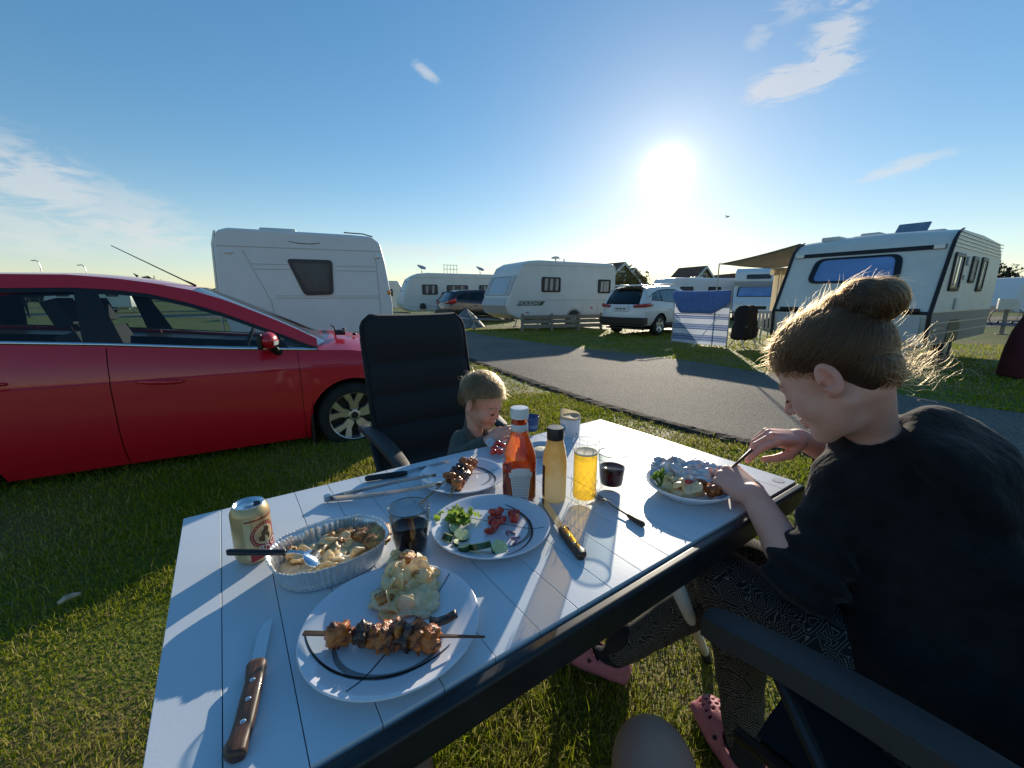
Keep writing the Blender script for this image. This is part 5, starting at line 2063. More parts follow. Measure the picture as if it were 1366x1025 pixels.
P_MAIN = G(525, 841, TZ)
P_SAL = G(655, 708, TZ)
P_SKW = G(617, 641, TZ)
P_WOM = G(917, 658, TZ)
P_KID = G(672, 597, TZ)
make_plate('near white plate holding potatoes and one long meat skewer', P_MAIN, 0.131, 0.10)
make_plate('white plate of chopped salad in the middle of the table', P_SAL, 0.129, 1.75)
make_plate('white plate with two short skewers beside the ketchup bottle', P_SKW, 0.118, 2.3)
make_plate('white plate with crumpled foil and food in front of the woman', P_WOM, 0.106, 0.8, 1.6, False)
make_plate('small white plate with red fruit in front of the child', P_KID, 0.062, 0.8, 1.0, False)

# ---------------------------------------------------------------- cutlery
m_blade_s = M('knife_steel', (0.62, 0.63, 0.65), rough=0.17, metal=1.0, var=0.08, vscale=60, stretch=(1, 8, 1))
m_hwood = M('dark_handle_wood', (0.085, 0.040, 0.022), rough=0.42, var=0.45, vscale=26, stretch=(1.0, 7, 7), coat=0.15)
m_bplast = M('black_plastic', (0.014, 0.014, 0.015), rough=0.35)


def steak_knife(lab, butt, tip, z=0.0, hl=0.115, flip=1):
    d = (tip - butt)
    L = d.length
    t = thing('steak_knife', lab, 'knife', (butt.x, butt.y, TZ + z), math.atan2(d.y, d.x))
    y = lambda v: v * flip
    # contoured handle
    prof = [(0.0, -0.006, 0.007), (0.004, -0.010, 0.0085), (0.014, -0.0125, 0.0085), (0.022, -0.0095, 0.009), (0.04, -0.0085, 0.010), (0.07, -0.0085, 0.0105), (0.095, -0.0075, 0.0105), (hl - 0.004, -0.0105, 0.0105), (hl, -0.009, 0.009)]
    mb = MB()
    rows = []
    for x, lo, hi in prof:
        c, h = (lo + hi) / 2 * 1.2, (hi - lo) / 2 * 1.2
        rows.append([(x, y(c + h * math.copysign(abs(math.cos(a)) ** 0.7, math.cos(a))), 0.0085 + 0.0075 * math.copysign(abs(math.sin(a)) ** 0.7, math.sin(a))) for a in [2 * PI * k / 16 for k in range(16)]])
    mb.grid(rows, close_v=True, cap=True)
    h = obj('handle', mb, m_hwood, t, smooth=True)
    for x in (0.036, 0.066, 0.094):
        mb = MB()
        mb.at((x, y(0.001), 0.0158))
        mb.lathe([(0.0001, 0.0006), (0.0026, 0.0006), (0.0032, 0.0), (0.0032, -0.002)], 14)
        obj('rivet', mb, m_chrome, h, smooth=True)
    mb = MB()
    pts = [(hl - 0.008, -0.006), (hl, -0.0072), (L - 0.035, -0.0085), (L - 0.012, -0.0045), (L, 0.006), (L - 0.004, 0.0085), (hl + 0.02, 0.009), (hl - 0.008, 0.0085)]
    up = [(x, y(v), 0.0092 if v < 0.003 else 0.0097) for x, v in pts]
    dn = [(x, y(v), 0.0088 if v < 0.003 else 0.0083) for x, v in pts]
    n = len(pts)
    mb.add(up + dn, [tuple(range(n)), tuple(range(2 * n - 1, n - 1, -1))] + [(i, (i + 1) % n, n + (i + 1) % n, n + i) for i in range(n)])
    obj('blade', mb, m_blade_s, t)
    return t


steak_knife('near steak knife with three rivets beside the big plate', G(316, 1019, TZ), G(357, 832, TZ), 0, 0.128, -1)
steak_knife('steak knife with its wooden handle between salad plate and beer glass', G(776, 748, TZ), G(722, 668, TZ), 0, 0.100, 1)
# fork lying right of the beer glass
a, b = G(859, 704, TZ), G(793, 664, TZ)
t = thing('fork', 'thin fork with a dark wooden end lying right of the beer glass', 'fork', a, math.atan2((b - a).y, (b - a).x))
L = (b - a).length
mb = MB()
mb.grid([[(x, -w, 0.006), (x, -w * .7, 0.006 + h), (x, w * .7, 0.006 + h), (x, w, 0.006), (x, w * .7, 0.006 - h), (x, -w * .7, 0.006 - h)] for x, w, h in ((0, 0.004, 0.004), (0.006, 0.0055, 0.006), (0.045, 0.0042, 0.005), (0.05, 0.003, 0.003))], close_v=True, cap=True)
obj('handle', mb, m_hwood, t, smooth=True)
mb = MB()
mb.grid([[(x, -w, z), (x, 0, z + 0.0018), (x, w, z), (x, 0, z - 0.0012)] for x, w, z in ((0.045, 0.0040, 0.006), (0.10, 0.0040, 0.008), (L - 0.05, 0.003, 0.012), (L - 0.03, 0.009, 0.008), (L - 0.02, 0.010, 0.006))], close_v=True, cap=True)
for k in range(4):
    yk = -0.0085 + k * 0.0057
    mb.tube([(L - 0.022, yk, 0.006), (L, yk, 0.008), (L + 0.012, yk * 0.95, 0.013)], [0.0016, 0.0013, 0.0007], 5)
obj('tines', mb, M('fork_steel_painted_reflection', (0.22, 0.17, 0.13), rough=0.35, metal=0.8), t, smooth=True)  # steel tinted dark brown: a reflection put into the base colour
# black handled knife and steel tongs by the skewer plate
a, b = G(487, 643, TZ), G(578, 630, TZ)
t = thing('kitchen_knife', 'black handled knife lying behind the steel tongs', 'knife', a, math.atan2((b - a).y, (b - a).x))
L = (b - a).length
mb = MB()
mb.grid([[(x, w * math.cos(q), 0.009 + h * math.sin(q)) for q in [2 * PI * k / 10 for k in range(10)]] for x, w, h in ((0, 0.006, 0.005), (0.006, 0.010, 0.008), (0.06, 0.009, 0.008), (0.105, 0.0095, 0.008), (0.115, 0.006, 0.006))], close_v=True, cap=True)
obj('handle', mb, m_bplast, t, smooth=True)
mb = MB()
mb.prism([(0.11, 0.004), (L + 0.05, 0.024), (L + 0.045, 0.032), (0.11, 0.016)], -0.0006, 0.0006)
obj('blade', mb, m_blade_s, t)
j, e1, e2 = G(437, 667, TZ + 0.006), G(582, 634, TZ + 0.030), G(588, 646, TZ + 0.026)
t = thing('tongs', 'long steel grill tongs resting on the edge of the skewer plate', 'tongs', (j.x, j.y, TZ))
m_tong = M('brushed_steel', (0.46, 0.47, 0.48), rough=0.3, metal=1.0, var=0.1, vscale=40)
for e in (e1, e2):
    mb = MB()
    rows = []
    d = e - j
    n = Vector((-d.y, d.x, 0)).normalized()
    for u in lin(0, 1, 14):
        w = 0.010 - 0.004 * u
        q = d * u + n * (0.012 * math.sin(PI * u) * (1 if e is e1 else -1)) + Vector((0, 0, j.z - TZ))
        rows.append([tuple(q - n * 0.0012 - Vector((0, 0, w * 0.5))), tuple(q + n * 0.003 - Vector((0, 0, 0))), tuple(q - n * 0.0012 + Vector((0, 0, w)))])
    mb.grid(rows)
    obj('arm', mb, m_tong, t, smooth=True, solid=0.0012)
mb = MB()
mb.tube([Vector((0, 0, 0.004)), Vector((0, 0, 0.018))], 0.009, 12)
obj('hinge', mb, m_tong, t)

# ---------------------------------------------------------------- beer can
m_can = M('can_gold', (0.58, 0.42, 0.21), rough=0.34, metal=0.35, var=0.10, vscale=18)
m_cancream = M('can_cream', (0.62, 0.50, 0.28), rough=0.35, metal=0.2)
m_canred = M('can_red', (0.33, 0.015, 0.022), rough=0.3)
m_alu = M('bare_aluminium', (0.74, 0.75, 0.77), rough=0.22, metal=1.0, var=0.04, vscale=50)
cp = G(341.5, 743, TZ)
CR = 0.0332
can = thing('beer_can', 'open gold beer can with a dark red round emblem at the left end', 'can', cp)
mb = MB()
mb.lathe([(0.022, 0.0), (0.0255, 0.001), (0.031, 0.008), (CR, 0.013), (CR, 0.098), (0.0325, 0.102), (0.0275, 0.112), (0.0262, 0.1135)], 48)
obj('body', mb, m_can, can, smooth=True)
mb = MB()
mb.lathe([(0.0262, 0.1132), (0.0272, 0.1150), (0.0262, 0.1165), (0.0245, 0.1155), (0.0232, 0.1105), (0.0225, 0.1100), (0.0005, 0.1108)], 48)
obj('lid', mb, m_alu, can, smooth=True)
ca = math.atan2(-cp.y, -cp.x)     # bearing of the camera
mb = MB()
mb.at((0, 0, 0.1112), (0, 0, ca + 2.2))
mb.lathe([(0.0001, 0.0012), (0.006, 0.0014), (0.0068, 0.0006)], 18, sx=1.4)
obj('ring_pull', mb, m_alu, can, smooth=True)
mb = MB()
mb.at((math.cos(ca + 1.75) * 0.0125, math.sin(ca + 1.75) * 0.0125, 0.1113), (0, 0, ca + 1.75 + PI / 2))
mb.lathe([(0.0001, 0.0), (0.0072, 0.0)], 18, sx=1.25)
obj('opening', mb, m_ink, can)


def wrap(cx, z0, pts_f, lift, mat, nm='print', parent=None, R=CR):
    """flat print bent round a cylinder; input: vertices (x,z) and faces"""
    vs, fs = pts_f
    mb = MB()
    mb.add([((R + lift) * math.cos(cx + x / R), (R + lift) * math.sin(cx + x / R), z0 + z) for x, z in vs], fs)
    return obj(nm, mb, mat, parent or can, smooth=True, fix=False)


def gridrect(x0, x1, z0, z1, n=16, sh=0.0):
    vs, fs = [], []
    for i in range(n + 1):
        x = x0 + (x1 - x0) * i / n
        vs += [(x, z0 + sh * x), (x, z1 + sh * x)]
    for i in range(n):
        fs.append((2 * i, 2 * i + 2, 2 * i + 3, 2 * i + 1))
    return vs, fs


def ringshape(r0, r1, a0=0, a1=2 * PI, n=40):
    vs, fs = [], []
    for i in range(n + 1):
        a = a0 + (a1 - a0) * i / n
        vs += [(r0 * math.cos(a), r0 * math.sin(a)), (r1 * math.cos(a), r1 * math.sin(a))]
    for i in range(n):
        fs.append((2 * i, 2 * i + 2, 2 * i + 3, 2 * i + 1))
    return vs, fs


lb = ca + math.radians(36)
wrap(ca - 0.25, 0.0, gridrect(-0.006, 0.006, 0.014, 0.098), 0.0002, m_cancream)
wrap(lb + 1.4, 0.0, gridrect(-0.02, 0.02, 0.014, 0.098), 0.0002, m_cancream)
wrap(ca - 0.25 + 0.9, 0.0, gridrect(-0.034, 0.03, 0.090, 0.093), 0.0003, m_canred)
wrap(lb, 0.058, ringshape(0.0195, 0.0265), 0.0004, m_canred)
wrap(lb, 0.058, ringshape(0.0262, 0.0272), 0.0005, m_cancream)
wrap(lb, 0.058, ringshape(0.0005, 0.0195), 0.0003, m_cancream)
for k in range(26):
    a = math.radians(40) + k * 0.19
    wrap(lb, 0.058, ([(0.0217 * math.cos(a) , 0.0217 * math.sin(a)), (0.0245 * math.cos(a), 0.0245 * math.sin(a)), (0.0245 * math.cos(a + .07), 0.0245 * math.sin(a + .07)), (0.0217 * math.cos(a + .07), 0.0217 * math.sin(a + .07))], [(0, 1, 2, 3)]), 0.0007, m_cancream)
m_canbrown = M('can_brown_print', (0.13, 0.07, 0.025), rough=0.4, var=0.5, vscale=160)
em = [(-0.012, -0.010), (-0.004, -0.014), (0.008, -0.012), (0.010, -0.004), (0.006, 0.002), (0.009, 0.008), (0.005, 0.015), (-0.001, 0.016), (-0.002, 0.010), (-0.007, 0.006), (-0.006, -0.001), (-0.013, -0.003)]
wrap(lb, 0.058, (em, [tuple(range(len(em)))]), 0.0006, m_canbrown)
wrap(lb + 0.05, 0.026, gridrect(-0.030, 0.050, -0.011, 0.008, 20, 0.22), 0.0008, m_canred)
wrap(lb, 0.026, gridrect(-0.034, 0.055, -0.0128, -0.0118, 20, 0.22), 0.0009, m_cancream)
v, f = text_geo('BRO', 0.019)
wrap(lb + 0.12, 0.0335, ([(p[0] * 1.0, p[1] + 0.22 * p[0]) for p in v], f), 0.0012, m_plate, 'lettering')

# ---------------------------------------------------------------- glasses
m_clear = thin_glass('clear_glass', (0.94, 0.955, 0.95), 0.75, 0.02, 1.45)
m_wine = thin_glass('red_wine', (0.10, 0.002, 0.008), 0.6, 0.02, 1.34)
m_beer = thin_glass('pale_beer', (0.94, 0.76, 0.22), 0.8, 0.02, 1.34, 0.20, (0.92, 0.64, 0.14))
m_foam = M('beer_foam', (0.80, 0.76, 0.62), rough=0.8, var=0.08, vscale=200, trans=0.0, translucent=0.4)


m_tumb = thin_glass('tumbler_glass', (0.84, 0.865, 0.865), 0.8, 0.02, 1.45)
m_rimg = thin_glass('glass_rim', (0.50, 0.53, 0.54), 1.6, 0.05, 1.5)


def tumbler(lab, c, r0, r1, h, fill, nm='wine_glass'):
    t = thing(nm, lab, 'glass', c)
    th = 0.0022
    mb = MB()
    prof = []
    for k in range(13):
        u = k / 12
        prof.append((r0 + (r1 - r0) * (u ** 0.62), u * h))
    outer = [(0.0004, 0.0), (r0 * 0.9, 0.0), (r0, 0.003)] + prof[1:]
    inner = [(r - th, max(z, 0.012)) for r, z in prof[::-1]]
    inner = [(r, z) for r, z in inner if z > 0.012 or r == inner[-1][0]]
    mb.lathe(outer + [(r1 - th * 0.5, h + 0.0012)] + inner + [(0.0004, 0.012)], 48)
    obj('glass_wall', mb, m_tumb, t, smooth=True)
    mb = MB()
    mb.tube([((r1 - th * .5) * math.cos(2 * PI * k / 40), (r1 - th * .5) * math.sin(2 * PI * k / 40), h + 0.0008) for k in range(41)], 0.0013, 6)
    obj('rim', mb, m_rimg, t, smooth=True)
    rf = lambda z: r0 + (r1 - r0) * ((z / h) ** 0.62) - th - 0.0004
    zt = h * fill
    mb = MB()
    zs = lin(0.0128, zt, 8)
    mb.lathe([(0.0004, 0.0128)] + [(rf(z), z) for z in zs] + [(rf(zt) * 0.97, zt - 0.0006), (0.0004, zt - 0.0008)], 48)
    obj('wine', mb, m_wine, t, smooth=True)
    return t


tumbler('tumbler of red wine left of the salad plate', G(549, 738, TZ), 0.0285, 0.0405, 0.100, 0.62)
tumbler('tumbler of red wine right of the beer glass', G(815, 650, TZ), 0.0275, 0.0385, 0.098, 0.60)
# tall cut beer glass
t = thing('beer_glass', 'tall cut glass of pale beer between the sauce bottle and wine tumbler', 'glass', G(779, 668, TZ))
BR, BH = 0.0325, 0.158
mb = MB()
rows = []
NB = 60
for z in lin(0.0, BH, 50):
    r_ = []
    for k in range(NB):
        a = 2 * PI * k / NB
        r = BR
        if z > 0.105:
            r += 0.0014 * abs(math.sin(5 * a)) * min(1, (z - 0.105) / 0.02)
        elif z < 0.07:
            q = z / 0.0165
            r += 0.0016 * (abs(math.sin(5 * a + q * PI / 2)) * abs(math.sin(5 * a - q * PI / 2))) * min(1, (0.07 - z) / 0.01) + 0.0006
        else:
            r += 0.0008 * abs(math.sin(5 * a))
        if z < 0.006:
            r -= 0.002 * (1 - z / 0.006)
        r_.append((r * math.cos(a), r * math.sin(a), z))
    rows.append(r_)
for z in lin(BH, 0.014, 20):
    rows.append([((BR - 0.003) * math.cos(2 * PI * k / NB), (BR - 0.003) * math.sin(2 * PI * k / NB), z) for k in range(NB)])
rows.append([(0.0004 * math.cos(2 * PI * k / NB), 0.0004 * math.sin(2 * PI * k / NB), 0.014) for k in range(NB)])
mb.grid(rows, close_v=True)
mb.lathe([(0.0004, 0.0), (BR - 0.002, 0.0)], NB)
m_groove = thin_glass('cut_groove', (0.84, 0.81, 0.70), 1.2, 0.05, 1.6)
mb = MB()
for s in (-1, 1):
    for k in range(11):
        a0 = 2 * PI * k / 11
        mb.tube([((BR + 0.0012) * math.cos(a0 + s * u * 1.25), (BR + 0.0012) * math.sin(a0 + s * u * 1.25), 0.006 + 0.060 * u) for u in lin(0, 1, 12)], 0.0007, 5)
mb.tube([((BR - 0.001) * math.cos(2 * PI * k / 40), (BR - 0.001) * math.sin(2 * PI * k / 40), BH + 0.0005) for k in range(41)], 0.0017, 6)
for k in range(10):
    a0 = 2 * PI * k / 10
    mb.tube([((BR + 0.001) * math.cos(a0), (BR + 0.001) * math.sin(a0), z) for z in (0.122, 0.156)], 0.0010, 6)
stuff(obj('cut_pattern', mb, m_groove, t, smooth=True))
m_cut = thin_glass('cut_glass', (0.94, 0.955, 0.95), 1.5, 0.03, 1.6)
obj('glass_wall', mb, m_cut, t, angle=35)
mb = MB()
mb.lathe([(0.0004, 0.0145), (BR - 0.0036, 0.0145), (BR - 0.0036, 0.128), (0.0004, 0.128)], 40)
obj('beer', mb, m_beer, t, angle=40)
mb = MB()
mb.lathe([(0.0004, 0.1283), (BR - 0.0037, 0.1283), (BR - 0.0037, 0.1330), (BR * 0.8, 0.1316), (0.0004, 0.1310)], 40)
obj('foam', mb, m_foam, t, smooth=True)

# ---------------------------------------------------------------- ketchup and sauce bottles
kp = G(692.5, 663, TZ)
ket = thing('ketchup_bottle', 'half empty glass ketchup bottle with a white cap and pale label', 'bottle', kp)
KR = 0.0455


def kprof(z):
    if z < 0.105:
        return KR - 0.004 * max(0, (0.006 - z) / 0.006)
    if z < 0.196:
        t = (z - 0.105) / 0.091
        return KR + (0.0205 - KR) * (t * t * (3 - 2 * t)) ** 0.85
    return 0.0205


def kring(z, d, n=56):
    out = []
    r = kprof(z) - d
    f = max(0, min(1, (0.185 - z) / 0.05))
    for k in range(n):
        a = 2 * PI * k / n
        s = math.cos(PI / 8) / math.cos(((a + PI / 8) % (PI / 4)) - PI / 8)
        q = r * (1 + (s - 1) * f * 0.75)
        out.append((q * math.cos(a), q * math.sin(a), z))
    return out


mb = MB()
rows = [kring(z, 0) for z in lin(0.0, 0.222, 46)] + [kring(z, 0.0028) for z in lin(0.222, 0.006, 46)]
mb.grid(rows, close_v=True)
mb.lathe([(0.0004, 0.0005), (KR - 0.004, 0.0)], 32)
obj('glass_wall', mb, m_clear, ket, smooth=True)
# the ketchup: a film on the inner wall, thick at the bottom, smeared above
m_ket = bpy.data.materials.new('ketchup')
m_ket.use_nodes = True
nt_ = m_ket.node_tree
b_ = nt_.nodes['Principled BSDF']
b_.inputs['Roughness'].default_value = 0.22
tc_ = nt_.nodes.new('ShaderNodeTexCoord')
mp_ = nt_.nodes.new('ShaderNodeMapping')
mp_.inputs['Scale'].default_value = (30, 30, 13)
nt_.links.new(tc_.outputs['Object'], mp_.inputs[0])
nz_ = nt_.nodes.new('ShaderNodeTexNoise')
nz_.inputs['Scale'].default_value = 1.0
nz_.inputs['Detail'].default_value = 4
nz_.inputs['Distortion'].default_value = 0.5
nt_.links.new(mp_.outputs[0], nz_.inputs['Vector'])
kc_ = _ramp2(nt_, nz_.outputs[0], (0.42, 0.018, 0.006), (0.85, 0.20, 0.02), 0.34, 0.62)
nt_.links.new(kc_, b_.inputs['Base Color'])
tl_ = nt_.nodes.new('ShaderNodeBsdfTranslucent')
nt_.links.new(kc_, tl_.inputs[0])
mx_ = nt_.nodes.new('ShaderNodeMixShader')
mx_.inputs[0].default_value = 0.62
nt_.links.new(b_.outputs[0], mx_.inputs[1])
nt_.links.new(tl_.outputs[0], mx_.inputs[2])
nt_.links.new(mx_.outputs[0], nt_.nodes['Material Output'].inputs[0])
m_ketd = M('ketchup_bulk', (0.22, 0.010, 0.008), rough=0.25, var=0.2, vscale=30, sss=0.0)
mb = MB()
nk = 72
rows = []
kca = math.atan2(-kp.y, -kp.x)
zs = lin(0.006, 0.212, 44)
V_, F_k, ok = [], [], {}
for i, z in enumerate(zs):
    for k in range(nk):
        a = 2 * PI * k / nk
        r = kprof(z) - 0.0034
        V_.append((r * math.cos(a), r * math.sin(a), z))
for i in range(len(zs) - 1):
    for k in range(nk):
        a = 2 * PI * (k + .5) / nk
        z = zs[i]
        q = mnoise.noise(Vector((math.cos(a) * 1.3, math.sin(a) * 1.3, z * 22))) + 0.4 * mnoise.noise(Vector((math.cos(a) * 4, math.sin(a) * 4, z * 60)))
        rel = math.cos(a - kca + 1.05)          # clear patch on the left front of the shoulder
        clear = (0.085 < z < 0.165 and rel > 0.62 + 0.25 * q) or (0.155 < z and q > 0.38)
        if not clear:
            F_k.append((i * nk + k, i * nk + (k + 1) % nk, (i + 1) * nk + (k + 1) % nk, (i + 1) * nk + k))
mb.add(V_, F_k)
obj('ketchup_film', mb, m_ket, ket, smooth=True)
mb = MB()
mb.grid([kring(z, 0.0042) for z in lin(0.005, 0.082, 10)] + [[(p[0] * 0.001, p[1] * 0.001, 0.075) for p in kring(0.08, 0.0042)]], close_v=True)
obj('ketchup', mb, m_ketd, ket, smooth=True)
mb = MB()
mb.lathe([(0.0215, 0.212), (0.0222, 0.214), (0.0222, 0.236), (0.0212, 0.238), (0.0004, 0.2385)], 40)
for k in range(40):
    a = 2 * PI * k / 40
    mb.at((math.cos(a) * 0.0222, math.sin(a) * 0.0222, 0.225), (0, 0, a))
    mb.box(-0.0004, 0.0005, -0.0007, 0.0007, -0.010, 0.010)
mb.at()
obj('cap', mb, M('white_cap', (0.72, 0.72, 0.72), rough=0.35), ket, angle=40)
m_label = M('paper_label', (0.60, 0.58, 0.58), rough=0.6, var=0.03)
mb = MB()
mb.lathe([(0.0211, 0.180), (0.0216, 0.1805), (0.0212, 0.1975), (0.0207, 0.198)], 40)
obj('neck_label', mb, m_label, ket, smooth=True)


def kwrap(vs, fs, lift, mat, nm):
    mb = MB()
    out = []
    for x, z in vs:
        r = kprof(z)
        a = kca + 0.10 + x / KR
        f = max(0, min(1, (0.185 - z) / 0.05))
        s = math.cos(PI / 8) / math.cos(((a + PI / 8) % (PI / 4)) - PI / 8)
        q = r * (1 + (s - 1) * f * 0.75) + lift
        out.append((q * math.cos(a), q * math.sin(a), z))
    mb.add(out, fs)
    return obj(nm, mb, mat, ket, smooth=True, fix=False)


def keystone(inset, n=14):
    zs = [(0.012, 0.019), (0.070, 0.027), (0.0705, 0.0315), (0.082, 0.0335), (0.083, 0.026), (0.093, 0.024)]
    vs, fs = [], []
    m_ = len(zs)
    for z, w in zs:
        z = 0.052 + (z - 0.052) * (1 - inset * 12)
        for i in range(n + 1):
            vs.append(((w - inset) * (2 * i / n - 1), z + (0.004 * (1 - (2 * i / n - 1) ** 2) if z > 0.082 else 0)))
    for j in range(m_ - 1):
        for i in range(n):
            fs.append((j * (n + 1) + i, j * (n + 1) + i + 1, (j + 1) * (n + 1) + i + 1, (j + 1) * (n + 1) + i))
    return vs, fs


lab_ = kwrap(*keystone(0.0), 0.0006, m_label, 'label')
m_grey_ink = M('grey_ink', (0.25, 0.24, 0.25), rough=0.6)
vs, fs = [], []
for j in range(15):
    z = 0.016 + j * 0.0042
    hw_ = 0.0165 + (z - 0.012) * 0.125
    x = -hw_
    while x < hw_ - 0.002:
        w_ = rnd.uniform(0.002, 0.006)
        x1 = min(hw_, x + w_)
        o = len(vs)
        vs += [(x, z), (x1, z), (x1, z + 0.0016), (x, z + 0.0016)]
        fs.append((o, o + 1, o + 2, o + 3))
        x = x1 + 0.0009
kwrap(vs, fs, 0.0010, m_grey_ink, 'fine_print')
# pale sauce bottle with a black cap
spx = G(739, 665, TZ)
sau = thing('sauce_bottle', 'pale yellow dressing bottle with a black cap beside the beer glass', 'bottle', spx)
sprof = [(0.026, 0.0), (0.0295, 0.003), (0.0302, 0.010), (0.0302, 0.100), (0.0285, 0.118), (0.0238, 0.140), (0.0205, 0.155), (0.0195, 0.164)]
mb = MB()
mb.lathe([(0.0004, 0.0)] + sprof, 44)
m_sau = bpy.data.materials.new('pale_dressing')
m_sau.use_nodes = True
nt_ = m_sau.node_tree
b_ = nt_.nodes['Principled BSDF']
b_.inputs['Roughness'].default_value = 0.14
b_.inputs['Coat Weight'].default_value = 0.6
tc_ = nt_.nodes.new('ShaderNodeTexCoord')
nz_ = nt_.nodes.new('ShaderNodeTexNoise')
nz_.inputs['Scale'].default_value = 24
nz_.inputs['Detail'].default_value = 5
nt_.links.new(tc_.outputs['Object'], nz_.inputs['Vector'])
sp_ = nt_.nodes.new('ShaderNodeSeparateXYZ')
nt_.links.new(tc_.outputs['Object'], sp_.inputs[0])
ad_ = nt_.nodes.new('ShaderNodeMath')
ad_.operation = 'MULTIPLY_ADD'
nt_.links.new(sp_.outputs[2], ad_.inputs[0])
ad_.inputs[1].default_value = 4.5
nt_.links.new(nz_.outputs[0], ad_.inputs[2])
sc_ = _ramp2(nt_, ad_.outputs[0], (0.76, 0.67, 0.44), (0.70, 0.52, 0.22), 0.75, 1.1)
nt_.links.new(sc_, b_.inputs['Base Color'])
tl_ = nt_.nodes.new('ShaderNodeBsdfTranslucent')
nt_.links.new(sc_, tl_.inputs[0])
mx_ = nt_.nodes.new('ShaderNodeMixShader')
mx_.inputs[0].default_value = 0.55
nt_.links.new(b_.outputs[0], mx_.inputs[1])
nt_.links.new(tl_.outputs[0], mx_.inputs[2])
nt_.links.new(mx_.outputs[0], nt_.nodes['Material Output'].inputs[0])
obj('bottle_wall', mb, m_sau, sau, smooth=True)
mb = MB()
mb.lathe([(0.0200, 0.160), (0.0212, 0.161), (0.0212, 0.188), (0.0202, 0.190), (0.0004, 0.190)], 36)
obj('cap', mb, m_bplast, sau, angle=40)
sca = math.atan2(-spx.y, -spx.x)
m_blabel = M('black_label', (0.016, 0.016, 0.018), rough=0.35)
sl_ = wrap(sca - 1.75, 0.0, gridrect(-0.026, 0.026, 0.012, 0.095), 0.0005, m_blabel, 'label', sau, 0.0302)
for z, w_, c_ in ((0.072, 0.018, m_label), (0.050, 0.014, m_green), (0.035, 0.016, m_label)):
    wrap(sca - 1.60, z, gridrect(-w_ / 2, w_ / 2, -0.003, 0.003), 0.0009, c_, 'print', sau, 0.0302)

# ---------------------------------------------------------------- white tub, child's blue cup, pale bowl
cu_ = G(760, 581, TZ)
tub = thing('dairy_tub', 'white tub with a blue round emblem and folded back paper lid', 'tub', cu_)
CURR = 0.037
mb = MB()
mb.lathe([(0.0004, 0.0), (0.034, 0.0), (0.0355, 0.003), (CURR, 0.066), (0.0385, 0.068), (0.0365, 0.069), (0.0355, 0.060), (0.0004, 0.058)], 44)
obj('tub_wall', mb, M('tub_white', (0.66, 0.67, 0.71), rough=0.4), tub, smooth=True)
mb = MB()
rows = []
cca = math.atan2(-cu_.y, -cu_.x)
for k in range(45):
    a = 2 * PI * k / 44
    top = 0.082 + 0.014 * (0.5 + 0.5 * math.cos(a - (cca - 1.9))) ** 4 - 0.004 * math.cos(a - cca)
    rows.append([(0.0375 * math.cos(a), 0.0375 * math.sin(a), 0.066), (0.0370 * math.cos(a), 0.0370 * math.sin(a), top)])
mb.grid(rows)
rows = []
for r_ in (0.0005, 0.02, 0.0365):
    rows.append([(r_ * math.cos(2 * PI * k / 30), r_ * math.sin(2 * PI * k / 30), 0.076 + 0.003 * math.sin(2 * PI * k / 30 * 2)) for k in range(30)])
mb.grid(rows, close_v=True)
obj('paper_lid', mb, M('parchment', (0.62, 0.52, 0.36), rough=0.7, translucent=0.4), tub, smooth=True)
m_bluep = M('blue_print', (0.05, 0.22, 0.38), rough=0.4)
wrap(cca - 0.85, 0.034, ringshape(0.010, 0.015), 0.0018, m_bluep, 'print', tub, 0.0360)
wrap(cca - 0.85, 0.034, ringshape(0.0005, 0.006, 0, 2 * PI, 20), 0.0018, m_bluep, 'print', tub, 0.0360)
wrap(cca + 0.75, 0.016, gridrect(-0.002, 0.002, -0.004, 0.004, 2), 0.0018, m_bluep, 'print', tub, 0.0360)
c_ = G(709, 574, TZ)
bc = thing('cup', 'dark blue plastic cup behind the ketchup bottle', 'cup', c_)
mb = MB()
mb.lathe([(0.0004, 0.0), (0.022, 0.0), (0.0235, 0.003), (0.029, 0.056), (0.0285, 0.058), (0.0272, 0.056), (0.022, 0.006), (0.0004, 0.005)], 36)
obj('cup_wall', mb, M('blue_plastic', (0.025, 0.075, 0.22), rough=0.35), bc, smooth=True)
obj('print', MB().lathe([(0.0245, 0.012), (0.0262, 0.026)], 36), M('pale_blue_plastic', (0.10, 0.20, 0.38), rough=0.35), bc, smooth=True)
c_ = G(723, 607, TZ)
bw = thing('bowl', 'pale blue shallow bowl between the ketchup and dressing bottles', 'bowl', c_)
mb = MB()
mb.lathe([(0.0004, 0.0), (0.026, 0.0), (0.030, 0.004), (0.046, 0.030), (0.0475, 0.031), (0.0455, 0.030), (0.028, 0.006), (0.0004, 0.004)], 40)
obj('bowl_wall', mb, M('pale_bowl', (0.50, 0.56, 0.62), rough=0.3), bw, smooth=True)
obj('rice', MB().lathe([(0.0004, 0.024), (0.02, 0.023), (0.036, 0.018)], 24), M('pale_cream', (0.62, 0.56, 0.36), rough=0.6, var=0.2, vscale=90, bump=0.5, bscale=200), bw, smooth=True)
